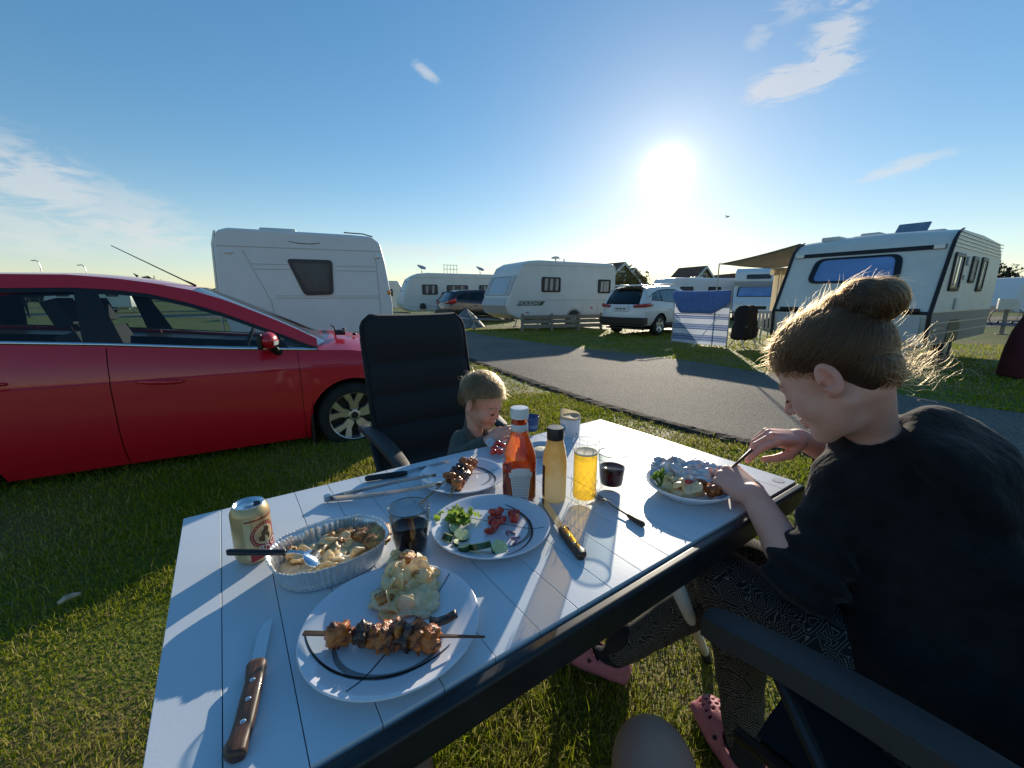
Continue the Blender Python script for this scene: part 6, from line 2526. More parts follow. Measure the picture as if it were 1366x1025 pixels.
# ---------------------------------------------------------------- food
def food_mat(name, stops, scale, rough=0.4, detail=5, bump=0.5, bscale=150, coat=0.0, transl=0.0, dist=0.6):
    m = bpy.data.materials.new(name)
    m.use_nodes = True
    nt = m.node_tree
    b = nt.nodes['Principled BSDF']
    b.inputs['Roughness'].default_value = rough
    b.inputs['Coat Weight'].default_value = coat
    b.inputs['Coat Roughness'].default_value = 0.2
    tc = nt.nodes.new('ShaderNodeTexCoord')
    n = nt.nodes.new('ShaderNodeTexNoise')
    n.inputs['Scale'].default_value = scale
    n.inputs['Detail'].default_value = detail
    n.inputs['Roughness'].default_value = 0.62
    n.inputs['Distortion'].default_value = dist
    nt.links.new(tc.outputs['Object'], n.inputs['Vector'])
    r = nt.nodes.new('ShaderNodeValToRGB')
    el = r.color_ramp.elements
    el[0].position, el[0].color = stops[0][0], (*stops[0][1], 1)
    el[1].position, el[1].color = stops[-1][0], (*stops[-1][1], 1)
    for p, c in stops[1:-1]:
        e = el.new(p)
        e.color = (*c, 1)
    nt.links.new(n.outputs[0], r.inputs[0])
    nt.links.new(r.outputs[0], b.inputs['Base Color'])
    n2 = nt.nodes.new('ShaderNodeTexNoise')
    n2.inputs['Scale'].default_value = bscale
    n2.inputs['Detail'].default_value = 4
    nt.links.new(tc.outputs['Object'], n2.inputs['Vector'])
    bp = nt.nodes.new('ShaderNodeBump')
    bp.inputs['Strength'].default_value = bump
    bp.inputs['Distance'].default_value = 0.004
    nt.links.new(n2.outputs[0], bp.inputs['Height'])
    nt.links.new(bp.outputs[0], b.inputs['Normal'])
    if transl:
        t = nt.nodes.new('ShaderNodeBsdfTranslucent')
        nt.links.new(r.outputs[0], t.inputs[0])
        mx = nt.nodes.new('ShaderNodeMixShader')
        mx.inputs[0].default_value = transl
        nt.links.new(b.outputs[0], mx.inputs[1])
        nt.links.new(t.outputs[0], mx.inputs[2])
        nt.links.new(mx.outputs[0], nt.nodes['Material Output'].inputs[0])
    return m


f_meat = food_mat('grilled_chicken', [(0.28, (0.022, 0.008, 0.005)), (0.41, (0.16, 0.035, 0.008)), (0.53, (0.50, 0.125, 0.016)), (0.74, (0.68, 0.25, 0.045))], 58, 0.34, coat=0.2, bscale=260, bump=0.7)
f_char = food_mat('charred_onion', [(0.35, (0.010, 0.006, 0.005)), (0.55, (0.07, 0.025, 0.012)), (0.72, (0.33, 0.12, 0.03))], 70, 0.3, coat=0.4, bscale=240)
f_pot = food_mat('creamed_potato', [(0.27, (0.72, 0.34, 0.07)), (0.40, (0.93, 0.62, 0.24)), (0.55, (0.95, 0.78, 0.50)), (0.68, (0.92, 0.62, 0.26)), (0.78, (0.50, 0.18, 0.035))], 34, 0.33, coat=0.3, transl=0.22, bscale=170)
f_potw = food_mat('potato_slice_flesh', [(0.35, (0.95, 0.66, 0.25)), (0.60, (0.95, 0.79, 0.50))], 40, 0.35, coat=0.3, transl=0.25, bscale=200, bump=0.3)
f_sauce = food_mat('cream_sauce', [(0.25, (0.78, 0.58, 0.28)), (0.5, (0.90, 0.77, 0.55)), (0.64, (0.86, 0.65, 0.34)), (0.76, (0.42, 0.18, 0.05))], 26, 0.22, coat=0.5, transl=0.12, bscale=110, bump=0.8)
f_brown = food_mat('browned_crust', [(0.26, (0.07, 0.025, 0.009)), (0.42, (0.34, 0.11, 0.022)), (0.58, (0.60, 0.28, 0.06)), (0.74, (0.76, 0.54, 0.22))], 40, 0.4, coat=0.2, bscale=200, bump=0.9)
f_stick = M('bamboo', (0.36, 0.23, 0.11), rough=0.6, var=0.25, vscale=60, stretch=(1, 6, 6))
f_dstick = M('dark_bamboo', (0.11, 0.055, 0.028), rough=0.6, var=0.3, vscale=60)
f_tom = food_mat('tomato_flesh', [(0.3, (0.52, 0.018, 0.010)), (0.55, (0.72, 0.05, 0.022)), (0.75, (0.80, 0.20, 0.10))], 60, 0.14, coat=0.7, transl=0.2, bscale=120, bump=0.3)
f_cskin = M('cucumber_skin', (0.020, 0.060, 0.014), rough=0.3, var=0.35, vscale=70, coat=0.3)
f_cflesh = food_mat('cucumber_flesh', [(0.35, (0.56, 0.64, 0.22)), (0.62, (0.80, 0.82, 0.48))], 90, 0.2, coat=0.5, transl=0.25, bscale=160, bump=0.25)
f_let = food_mat('lettuce_leaf', [(0.3, (0.14, 0.26, 0.025)), (0.52, (0.34, 0.48, 0.07)), (0.72, (0.58, 0.66, 0.24))], 46, 0.35, coat=0.2, transl=0.4, bscale=120, bump=0.4)
f_onion = M('red_onion', (0.50, 0.30, 0.38), rough=0.22, var=0.3, vscale=60, coat=0.4, translucent=0.25)
f_foil = M('crumpled_foil', (0.70, 0.62, 0.61), rough=0.42, metal=0.75, bump=0.12, bscale=120)


def lump(mb, c, r, seed, amp=0.25, fr=1.6, nu=18, nv=12, rot=None):
    R = Euler(rot).to_matrix() if rot else Matrix.Identity(3)
    n0 = len(mb.v)
    mb.ball((0, 0, 0), 1.0, nu, nv)
    for i in range(n0, len(mb.v)):
        p = Vector(mb.v[i])
        k = 1 + amp * mnoise.noise(p * fr + Vector((seed * 7.3, seed * 3.1, seed))) + amp * 0.5 * mnoise.noise(p * fr * 2.4 + Vector((seed, seed * 2.2, 5)))
        q = R @ Vector((p.x * r[0] * k, p.y * r[1] * k, p.z * r[2] * k))
        mb.v[i] = (c[0] + q.x, c[1] + q.y, c[2] + q.z)
    return mb


def skewer(lab, a, b, pieces, stick_mat, r=0.0022, flat=False):
    """a, b: stick ends; pieces: (fraction, rx, ry, rz, material)"""
    d = b - a
    t = thing('meat_skewer', lab, 'skewer', a, math.atan2(d.y, d.x))
    L = Vector((d.x, d.y, 0)).length
    mb = MB()
    if flat:
        mb.grid([[(x, -w, z0), (x, -w, z0 + 0.003), (x, w, z0 + 0.003), (x, w, z0)] for x, w, z0 in ((0, 0.0036, 0), (0.045, 0.0032, 0.0 + d.z * 0.2), (L * 0.8, 0.002, d.z * 0.8), (L, 0.0008, d.z))], close_v=True, cap=True)
    else:
        mb.tube([(0, 0, 0), (L * 0.85, 0, d.z * 0.85), (L, 0, d.z)], [r, r, r * 0.35], 8)
    obj('stick', mb, stick_mat, t, smooth=not flat)
    for i, (u, rx, ry, rz, m) in enumerate(pieces):
        mb = MB()
        s = i + len(lab) * 0.37
        lump(mb, (L * u, rnd.uniform(-.002, .002), d.z * u + rnd.uniform(-.002, .002)), (rx, ry, rz), s, 0.55, 1.7, 22, 16, (rnd.uniform(-.7, .7), rnd.uniform(-.3, .3), rnd.uniform(-.3, .3)))
        obj('meat', mb, m, t, smooth=True)
    return t


za = TZ + 0.026
skewer('long grilled meat skewer lying across the near plate', G(405, 846, TZ + 0.027), G(647, 851, TZ + 0.026),
       [(0.195, 0.017, 0.019, 0.017, f_meat), (0.262, 0.008, 0.009, 0.008, f_meat), (0.325, 0.011, 0.017, 0.015, f_char), (0.40, 0.012, 0.016, 0.014, f_meat), (0.455, 0.017, 0.021, 0.018, f_meat), (0.515, 0.012, 0.020, 0.017, f_meat), (0.570, 0.014, 0.020, 0.018, f_char), (0.635, 0.015, 0.022, 0.017, f_meat), (0.70, 0.016, 0.017, 0.017, f_meat)], f_dstick, flat=True)
skewer('short meat skewer on the middle plate whose long bare stick points at the wine', G(560, 673, TZ + 0.010), G(627, 611, TZ + 0.034),
       [(0.54, 0.013, 0.017, 0.014, f_meat), (0.68, 0.011, 0.015, 0.013, f_char), (0.76, 0.010, 0.014, 0.012, f_char), (0.86, 0.013, 0.016, 0.014, f_meat)], f_stick)
skewer('second short meat skewer on the middle plate, nearer the ketchup bottle', G(599, 663, TZ + 0.020), G(636, 606, TZ + 0.036),
       [(0.27, 0.015, 0.018, 0.015, f_meat), (0.45, 0.013, 0.018, 0.015, f_char), (0.60, 0.013, 0.017, 0.014, f_meat), (0.75, 0.014, 0.017, 0.015, f_meat)], f_stick)


def slice_disc(mb, c, r, th, seed, rot):
    """bent round potato slice"""
    R = Euler(rot).to_matrix()
    rows = []
    n = 20
    for k, (rr_, z) in enumerate(((0.001, th), (0.6, th), (0.93, th * 0.9), (1.0, th * 0.2), (0.95, -th * 0.8), (0.6, -th), (0.001, -th))):
        row = []
        for j in range(n):
            a = 2 * PI * j / n
            q = rr_ * r * (1 + 0.25 * mnoise.noise(Vector((math.cos(a), math.sin(a), seed * 3.7))) + 0.08 * math.sin(3 * a + seed))
            x, y = q * math.cos(a), q * math.sin(a) * 0.86
            zz = z + (x * x - 0.3 * y * y) / r * 0.75 * math.sin(seed * 1.7) + 1.3 * th * mnoise.noise(Vector((x * 75, y * 75, seed)))
            p = R @ Vector((x, y, zz))
            row.append((c[0] + p.x, c[1] + p.y, c[2] + p.z))
        rows.append(row)
    mb.grid(rows, close_v=True)
    return mb


# potatoes on the near plate
pg = G(542, 800, TZ)
gr = thing('potato_gratin', 'heap of creamy potato slices with browned cheese on the near plate', 'food', (pg.x, pg.y, TZ))
fwd = Vector((pg.x, pg.y, 0)).normalized()
rgt = Vector((fwd.y, -fwd.x, 0))
def gl(r, f, z):
    p = rgt * r + fwd * f
    return (p.x, p.y, z)
def heap(P):
    d = None
    for (c, r) in ((gl(-0.022, -0.005, 0.022), (0.032, 0.030, 0.018)), (gl(0.012, -0.010, 0.022), (0.036, 0.034, 0.018)), (gl(0.0, 0.028, 0.034), (0.036, 0.032, 0.026)), (gl(0.006, 0.045, 0.046), (0.026, 0.024, 0.022)), (gl(0.030, 0.020, 0.026), (0.026, 0.030, 0.022)), (gl(-0.02, -0.030, 0.016), (0.024, 0.02, 0.012)), (gl(0.022, -0.032, 0.018), (0.024, 0.022, 0.014))):
        e = s_ell(P, c, r)
        d = e if d is None else smin(d, e, 0.008)
    d = d + 0.0062 * vnoise(P, 150, 1.0) + 0.0032 * vnoise(P, 330, 2.0)
    return smax(d, 0.0095 - P[:, 2], 0.003)
v, f = sdf_mesh(heap, (-.09, -.09, 0), (.09, .09, .09), 0.0026)
v = np.asarray(v) * np.array([1.05, 1.05, 0.62])
npobj('creamed_heap', v, f, f_pot, gr)
gs_ = random.Random(5)
for i in range(24):
    a_ = gs_.uniform(0, 2 * PI)
    d_ = math.sqrt(gs_.random())
    r, q = 0.040 * d_ * math.cos(a_), 0.012 + 0.052 * d_ * math.sin(a_)
    z = 0.018 + 0.022 * (1 - d_ * d_) + 0.010 * max(0, q / 0.05)
    mb = MB()
    slice_disc(mb, gl(r, q, z), gs_.uniform(0.014, 0.021), 0.0015, i + 1.3, (gs_.uniform(0.2, 1.25), gs_.uniform(-0.8, 0.8), gs_.uniform(-0.8, 1.4)))
    obj('potato_slice', mb, f_potw if i % 3 else f_pot, gr, smooth=True)
for i, (r, q, z, s) in enumerate(((-0.034, -0.016, 0.036, 0.015), (0.004, 0.050, 0.066, 0.018), (0.016, 0.020, 0.058, 0.013))):
    mb = MB()
    lump(mb, gl(r, q, z * 0.62 + 0.002), (s, s * 0.8, s * 0.45), i + 20, 0.5, 1.8, 20, 14)
    obj('browned_cheese', mb, f_brown, gr, smooth=True)
og = G(590, 832, TZ + 0.02)
mb = MB()
rows = []
for u in lin(-1.15, 1.15, 15):
    rows.append([(0.024 * math.sin(u) * k, 0.0, 0.024 * (1 - math.cos(u) * k)) for k in (1.0,)] + [(0.024 * math.sin(u), w, 0.024 * (1 - math.cos(u))) for w in (0.006, 0.012)] + [(0.019 * math.sin(u), 0.012, 0.005 + 0.019 * (1 - math.cos(u)))] + [(0.019 * math.sin(u), 0.0, 0.005 + 0.019 * (1 - math.cos(u)))])
mb.grid(rows, close_v=True, cap=True)
tag(obj('onion_wedge', mb, f_char, None, smooth=True, loc=(og.x, og.y, TZ + 0.016), rot=(0.5, 0.1, 0.5)), 'charred onion wedge beside the potatoes on the near plate', 'onion')

# the foil tray of gratin
ta, tb = G(357, 752, TZ + 0.045), G(513, 700, TZ + 0.045)
tc__ = (ta + tb) / 2
tray_a = math.atan2((tb - ta).y, (tb - ta).x)
TRX = (tb - ta).length / 2
TRY = 0.083
m_foiltray = M('foil_tray_aluminium', (0.80, 0.80, 0.80), rough=0.36, metal=0.75, var=0.05, vscale=60, bump=0.15, bscale=90)
tray = thing('foil_tray', 'oval crimped aluminium foil tray at the left of the table', 'tray', (tc__.x, tc__.y, TZ), tray_a)
NT = 300


def oval(k, sx, sy, n=NT):
    a = 2 * PI * k / n
    c, s = math.cos(a), math.sin(a)
    e = 0.82
    return sx * math.copysign(abs(c) ** e, c), sy * math.copysign(abs(s) ** e, s)


mb = MB()
rows = []
for z, sc, pl_ in ((0.001, 0.02, 0), (0.001, 0.78, 0), (0.003, 0.845, 0.0010), (0.010, 0.87, 0.0019), (0.025, 0.91, 0.0021), (0.040, 0.95, 0.0019), (0.044, 0.962, 0.0008), (0.0455, 1.0, 0.0010), (0.048, 1.012, 0.0012), (0.0497, 1.004, 0.0012), (0.0488, 0.985, 0.0008)):
    row = []
    for k in range(NT):
        x, y = oval(k, TRX * sc, TRY * sc)
        a = math.atan2(y, x)
        w = pl_ * math.sin(k * PI * 2 / NT * 75 + 1.1 * math.sin(k * 0.13)) + (0.0025 * mnoise.noise(Vector((math.cos(a) * 3, math.sin(a) * 3, 1))) if z > 0.04 else 0)
        r = math.hypot(x, y) + 1e-9
        row.append((x + x / r * w, y + y / r * w, z + (0.003 * mnoise.noise(Vector((math.cos(a) * 4, math.sin(a) * 4, 7))) if z > 0.04 else 0)))
    rows.append(row)
mb.grid(rows, close_v=True)
obj('tray_wall', mb, m_foiltray, tray, angle=50)
gt = thing('gratin', 'creamy potato gratin, browned at the far end, inside the foil tray', 'food', (tc__.x, tc__.y, TZ), tray_a)
mb = MB()
rows = []
for j in range(26):
    row = []
    sc = j / 25
    for k in range(72):
        x, y = oval(k, TRX * 0.885 * sc, TRY * 0.885 * sc, 72)
        nx = mnoise.noise(Vector((x * 45, y * 45, 3))) * 0.006 + mnoise.noise(Vector((x * 110, y * 110, 9))) * 0.0035
        z = 0.022 + nx + 0.010 * max(0, x / TRX) ** 1.5 - 0.010 * max(0, -(x + 0.02) / TRX) - 0.006 * sc ** 6
        row.append((x, y, max(0.004, z)))
    rows.append(row)
mb.grid(rows, close_v=True)
obj('sauce', mb, f_sauce, gt, smooth=True)
gi = random.Random(12)
for i in range(22):
    x, y = gi.uniform(-0.075, 0.05), gi.uniform(-0.05, 0.045)
    mb = MB()
    slice_disc(mb, (x, y, 0.026 + 0.006 * max(0, x / TRX) + gi.uniform(-.003, .006)), gi.uniform(0.013, 0.021), 0.0024, i + 40, (gi.uniform(-.6, .6), gi.uniform(-.6, .6), gi.uniform(0, 3)))
    obj('potato_slice', mb, f_potw if i % 2 else f_pot, gt, smooth=True)
for i, (x, y, sx, sy) in enumerate(((0.072, 0.016, 0.030, 0.026), (0.080, -0.022, 0.026, 0.024), (0.040, 0.040, 0.026, 0.018), (0.012, 0.050, 0.016, 0.012), (0.098, 0.0, 0.018, 0.028), (-0.062, 0.040, 0.011, 0.012), (0.02, 0.012, 0.010, 0.008))):
    mb = MB()
    lump(mb, (x, y, 0.029 + 0.004 * max(0, x / TRX)), (sx, sy, 0.0085), i + 70, 0.5, 1.8, 24, 12)
    obj('browned_crust', mb, f_brown, gt, smooth=True)
# serving spoon with a black handle lying across the tray
a, b, c = G(304, 737, TZ + 0.066), G(381, 737, TZ + 0.060), G(428, 752, TZ + 0.034)
sp_t = thing('serving_spoon', 'serving spoon with a black handle leaning in the foil tray', 'spoon', a, math.atan2((b - a).y, (b - a).x))
L = (b - a).length
mb = MB()
mb.grid([[(x, w * math.cos(q), z + 0.0052 * math.sin(q)) for q in [2 * PI * k / 12 for k in range(12)]] for x, w, z in ((-0.002, 0.002, 0), (0.002, 0.0068, 0), (L * 0.5, 0.0066, -0.003), (L * 0.97, 0.0058, -0.006), (L, 0.003, -0.006))], close_v=True, cap=True)
obj('handle', mb, m_bplast, sp_t, smooth=True)
d = c - a
loc = Matrix.Rotation(-math.atan2((b - a).y, (b - a).x), 3, 'Z') @ d
mb = MB()
q0 = Vector((L - 0.002, 0, -0.006))
rows = []
for u in lin(0, 1, 14):
    p = q0.lerp(loc, u)
    p.z += 0.010 * math.sin(PI * u)
    w = 0.0035 + 0.0005 * u if u < 0.55 else 0.0035 + 0.017 * math.sin(PI * min(1, (u - 0.55) / 0.5)) ** 0.7
    rows.append([tuple(p + Vector((0, -w, 0.001))), tuple(p + Vector((0, 0, -0.0025))), tuple(p + Vector((0, w, 0.001)))])
mb.grid(rows)
obj('bowl', mb, m_chrome, sp_t, smooth=True, solid=0.001)

# ---------------------------------------------------------------- salad plate
def SP(px, py, z=0.010):
    return G(px, py, TZ + z)


lh = SP(611, 697)
let = thing('lettuce_heap', 'heap of shredded pale green lettuce on the salad plate', 'food', lh)
g_ = np.random.default_rng(4)
for k in range(38):
    cx, cy = g_.normal(0, 0.015), g_.normal(0, 0.011)
    mb = MB()
    rows = []
    Ls, Ws = g_.uniform(0.016, 0.032), g_.uniform(0.004, 0.009)
    ph = g_.uniform(0, 6)
    for u in lin(-0.5, 0.5, 8):
        rows.append([(u * Ls, w * Ws * (1 - u * u * 2), 0.004 * math.sin(u * 16 + ph + w * 2) + 0.004 * abs(w)) for w in (-1, -0.5, 0, 0.5, 1)])
    mb.grid(rows)
    obj('leaf_shred', mb, f_let, let, smooth=True, loc=(cx, cy, 0.006 + abs(g_.normal(0, 0.008))), rot=(g_.uniform(-1, 1), g_.uniform(-.7, .7), g_.uniform(0, 6.28)))


def cucumber(lab, px, py, r, th, cut, rz, tilt, grp=None):
    p = SP(px, py, 0.012 + th / 2)
    t = thing('cucumber_slice', lab, 'cucumber', p, 0, 'cucumber pieces on the salad plate', (tilt, 0.1, rz))
    n = 28
    a0, a1 = (0, 2 * PI) if cut >= 1 else (0, 2 * PI * cut)
    ang_ = lin(a0, a1, n)
    full = cut >= 1
    ang_ = ang_[:-1] if full else ang_
    ring = [(r * math.cos(a), r * math.sin(a)) for a in ang_]
    if not full:
        ring.append((0, 0))
    N = len(ring)
    mb = MB()
    mb.add([(x * .985, y * .985, th / 2) for x, y in ring] + [(x * .985, y * .985, -th / 2) for x, y in ring], [tuple(range(N)), tuple(range(2 * N - 1, N - 1, -1))] + ([(N - 2, N - 1, 2 * N - 1, 2 * N - 2), (N - 1, 0, N, 2 * N - 1)] if not full else []))
    obj('flesh', mb, f_cflesh, t)
    mb = MB()
    M_ = N if full else N - 1
    rows = [[(ring[i][0], ring[i][1], th / 2 - 0.0006), (ring[i][0] * 1.012, ring[i][1] * 1.012, 0), (ring[i][0], ring[i][1], -th / 2 + 0.0006)] for i in range(M_)]
    mb.grid(rows, close_u=full)
    obj('skin', mb, f_cskin, t, smooth=True)


cucumber('oval cucumber slice at the front right edge of the salad plate', 666, 731, 0.0165, 0.007, 1, 0.3, 0.45)
cucumber('cucumber wedge with dark skin at the front middle of the salad plate', 641, 728, 0.021, 0.012, 0.5, 3.3, 0.5)
cucumber('small cucumber chunk left of the front middle wedge', 619, 731, 0.0125, 0.012, 0.55, 3.4, 0.2)
cucumber('round cucumber slice just below the lettuce', 616, 714, 0.0165, 0.006, 1, 0.5, 0.3)
cucumber('cucumber chunk at the left edge of the salad plate', 598, 717, 0.0125, 0.013, 0.5, 2.4, 0.6)
cucumber('small cucumber slice tucked under the lettuce front', 606, 707, 0.012, 0.006, 1, 1.0, 0.5)
cucumber('tiny cucumber piece in front of the left edge chunk', 610, 725, 0.009, 0.008, 0.6, 1.4, 0.3)
ti = random.Random(8)
for i in range(22):
    px_, py_ = (654 + ti.random() * 33, 681 + ti.random() * 18) if i < 20 else ((652, 709) if i == 20 else (660, 703))
    rz_ = ti.uniform(0, 6)
    mb = MB()
    s = ti.uniform(0.0078, 0.0118)
    lump(mb, (0, 0, 0), (s * 1.15, s * 0.9, s * 0.72), i + 100, 0.5, 1.2, 12, 8)
    # one cut face
    for q in range(len(mb.v)):
        x, y, z = mb.v[q]
        mb.v[q] = (x, min(y, s * 0.35), max(z, -s * 0.5))
    p = SP(px_, py_, 0.012 + (0.010 if i % 3 == 0 and i < 20 else 0.002))
    o = obj('tomato_piece', mb, f_tom, None, angle=50, loc=p, rot=(ti.uniform(-.7, .7), ti.uniform(-.7, .7), rz_))
    lab = 'chopped red tomato chunk in the tomato heap on the salad plate' if i < 20 else ('single tomato chunk lying in front of the tomato heap' if i == 20 else 'tomato chunk at the near rim of the tomato heap')
    tag(o, lab, 'tomato', 'tomato chunks on the salad plate')
for i, (px_, py_, r) in enumerate(((681, 714, 0.012), (688, 719, 0.010), (686, 724, 0.008))):
    mb = MB()
    rows = []
    for u in lin(0, PI * 1.2, 16):
        rows.append([(r * math.cos(u), r * math.sin(u), 0), (r * math.cos(u), r * math.sin(u), 0.005), (r * .75 * math.cos(u), r * .75 * math.sin(u), 0.005), (r * .75 * math.cos(u), r * .75 * math.sin(u), 0)])
    mb.grid(rows, close_v=True, cap=True)
    o = obj('onion_ring', mb, f_onion, None, smooth=True, loc=SP(px_, py_, 0.010), rot=(0.3 * i, 0.35, i * 2.0 + 0.5))
    tag(o, ('largest red onion ring on the right of the salad plate', 'middle red onion ring beside the oval cucumber slice', 'smallest red onion ring touching the oval cucumber slice')[i], 'onion', 'red onion pieces on the salad plate')

# ---------------------------------------------------------------- the woman's plate
ff = Vector((P_WOM.x, P_WOM.y, 0)).normalized()
fr = Vector((ff.y, -ff.x, 0))
mb = MB()
rows = []
NU, NVF = 84, 54
for i in range(NU):
    u = i / (NU - 1)
    row = []
    for j in range(NVF):
        v_ = j / (NVF - 1)
        rr_ = (u - 0.5) * 0.195
        fo = 0.010 + 0.085 * v_
        z = 0.020 + 0.033 * math.sin(min(1, v_ * 1.35) * PI * 0.62) * (0.55 + 0.55 * math.sin(PI * min(1, u * 0.85 + 0.10))) - 0.02 * max(0, v_ - .7)
        q = Vector((u * 4.2, v_ * 3.0, 0))
        rid = 0
        for o_, a_ in ((0.9, 0.0150), (1.9, 0.0070), (4.2, 0.0022)):
            rid += a_ * (1 - abs(mnoise.noise(q * o_ + Vector((o_, 3.3, 1.7)))) * 2.6)
        p = P_WOM + fr * (rr_ + 0.008 * mnoise.noise(q * 2 + Vector((9, 1, 1)))) + ff * (fo + 0.010 * mnoise.noise(q * 2.2 + Vector((3, 8, 1))))
        row.append((p.x - P_WOM.x, p.y - P_WOM.y, z + rid * 0.8))
    rows.append(row)
mb.grid(rows)
tag(obj('foil_sheet', mb, f_foil, None, angle=18, loc=P_WOM), 'crumpled aluminium foil propped at the back of the plate before the woman', 'foil')
wl2 = thing('lettuce_heap', 'green lettuce leaves at the left edge of the plate before the woman', 'food', G(884, 645, TZ + 0.02))
for k in range(16):
    mb = MB()
    rows = []
    Ls, Ws = g_.uniform(0.018, 0.034), g_.uniform(0.006, 0.012)
    ph = g_.uniform(0, 6)
    for u in lin(-0.5, 0.5, 8):
        rows.append([(u * Ls, w * Ws * (1 - u * u * 2), 0.005 * math.sin(u * 15 + ph + w * 2) + 0.005 * abs(w)) for w in (-1, -0.5, 0, 0.5, 1)])
    mb.grid(rows)
    obj('leaf_shred', mb, f_let, wl2, smooth=True, loc=(g_.normal(0, 0.014), g_.normal(0, 0.012), 0.008 + abs(g_.normal(0, 0.008))), rot=(g_.uniform(-1, 1), g_.uniform(-.8, .8), g_.uniform(0, 6.28)))
wp2 = thing('potato_gratin', 'creamy potatoes in the middle of the plate before the woman', 'food', G(908, 655, TZ + 0.014))
for k, (x, y, r, m) in enumerate(((-0.050, 0.004, 0.016, f_pot), (-0.030, -0.008, 0.020, f_pot), (-0.010, -0.014, 0.020, f_potw), (0.012, -0.010, 0.022, f_pot), (0.034, -0.006, 0.022, f_potw), (-0.022, 0.014, 0.020, f_potw), (0.004, 0.016, 0.020, f_pot), (-0.036, 0.020, 0.016, f_pot))):
    mb = MB()
    slice_disc(mb, (fr.x * x + ff.x * y, fr.y * x + ff.y * y, 0.012 + 0.006 * (k % 3)), r, 0.005, k + 5.2, (0.5 * math.sin(k * 2), 0.5 * math.cos(k * 3), k))
    obj('potato_slice', mb, m, wp2, smooth=True)
mb = MB()
lump(mb, (fr.x * 0.004, fr.y * 0.004, 0.004), (0.062, 0.030, 0.014), 31, 0.4, 1.8, 28, 14)
obj('creamed_heap', mb, f_pot, wp2, smooth=True)
for i, (px_, py_, r, m, lab) in enumerate(((934, 647, 0.017, f_meat, 'grilled meat chunk under the foil edge on the plate before the woman'), (952, 655, 0.019, f_meat, 'grilled meat chunk nearest the hand on the plate before the woman'), (958, 645, 0.016, f_char, 'dark charred chunk behind the other meat on the plate before the woman'), (903, 648, 0.014, f_meat, 'browned chunk beside the lettuce on the plate before the woman'), (915, 645, 0.012, f_tom, 'red pepper strip under the foil on the plate before the woman'))):
    mb = MB()
    lump(mb, (0, 0, 0), (r * (2.0 if m is f_tom else 1), r * 0.85, r * 0.8), i + 55, 0.5, 1.7, 20, 14)
    tag(obj('meat_chunk' if m is not f_tom else 'pepper_strip', mb, m, None, smooth=True, loc=G(px_, py_, TZ + 0.030)), lab, 'meat' if m is not f_tom else 'pepper')
# red fruit on the child's plate
for i, (px_, py_, dz) in enumerate(((660, 598, 0.018), (667, 603, 0.018), (671, 595, 0.022), (664, 592, 0.024), (658, 603, 0.016))):
    mb = MB()
    lump(mb, (0, 0, 0), (0.0125, 0.0105, 0.0095), i + 210, 0.3, 1.5, 16, 10)
    tag(obj('fruit_piece', mb, f_tom, None, smooth=True, loc=G(px_, py_, TZ + dz), rot=(0.3, 0.2, i)), 'red fruit piece heaped on the small plate before the child', 'fruit', 'red fruit on the child plate')
# ---------------------------------------------------------------- people
def skin_mat(name, col, col2):
    m = M(name, col, rough=0.48, spec=0.4, col2=col2, vscale=22, p=(0.3, 0.75), sss=0.22, bump=0.06, bscale=500)
    return m


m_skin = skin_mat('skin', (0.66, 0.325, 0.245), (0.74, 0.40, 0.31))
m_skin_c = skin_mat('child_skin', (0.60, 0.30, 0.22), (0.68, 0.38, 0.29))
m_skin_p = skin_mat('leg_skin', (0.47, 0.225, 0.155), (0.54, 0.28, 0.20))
m_hood = M('black_hoodie_cloth', (0.0105, 0.0098, 0.0105), rough=0.88, spec=0.25, var=0.3, vscale=30, sheen=0.08, bump=0.9, bscale=24)
m_green_s = M('dark_green_knit', (0.072, 0.086, 0.076), rough=0.95, var=0.2, vscale=60, sheen=0.2, bump=0.35, bscale=300)
m_trou = M('dark_trousers', (0.02, 0.022, 0.03), rough=0.9)
m_croc = M('dusty_pink_foam', (0.42, 0.135, 0.165), rough=0.6, var=0.08, vscale=40, bump=0.12, bscale=300)


def hair_mat(name, col):
    m = bpy.data.materials.new(name)
    m.use_nodes = True
    nt = m.node_tree
    nt.nodes.remove(nt.nodes['Principled BSDF'])
    h = nt.nodes.new('ShaderNodeBsdfHairPrincipled')
    h.parametrization = 'COLOR'
    h.inputs['Color'].default_value = (*col, 1)
    h.inputs['Roughness'].default_value = 0.32
    h.inputs['Radial Roughness'].default_value = 0.45
    h.inputs['Random Roughness'].default_value = 0.2
    nt.links.new(h.outputs[0], nt.nodes['Material Output'].inputs[0])
    return m


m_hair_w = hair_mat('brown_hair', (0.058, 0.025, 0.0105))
m_hair_f = hair_mat('painted_sunlit_hair', (0.22, 0.105, 0.038))  # lighter copy of the brown hair, golden sun rim painted into its colour
m_hair_c = hair_mat('fair_hair', (0.21, 0.120, 0.052))
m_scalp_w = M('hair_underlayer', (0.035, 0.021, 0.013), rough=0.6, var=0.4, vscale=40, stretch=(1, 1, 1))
m_scalp_c = M('fair_hair_underlayer', (0.10, 0.060, 0.030), rough=0.6, var=0.3, vscale=40)


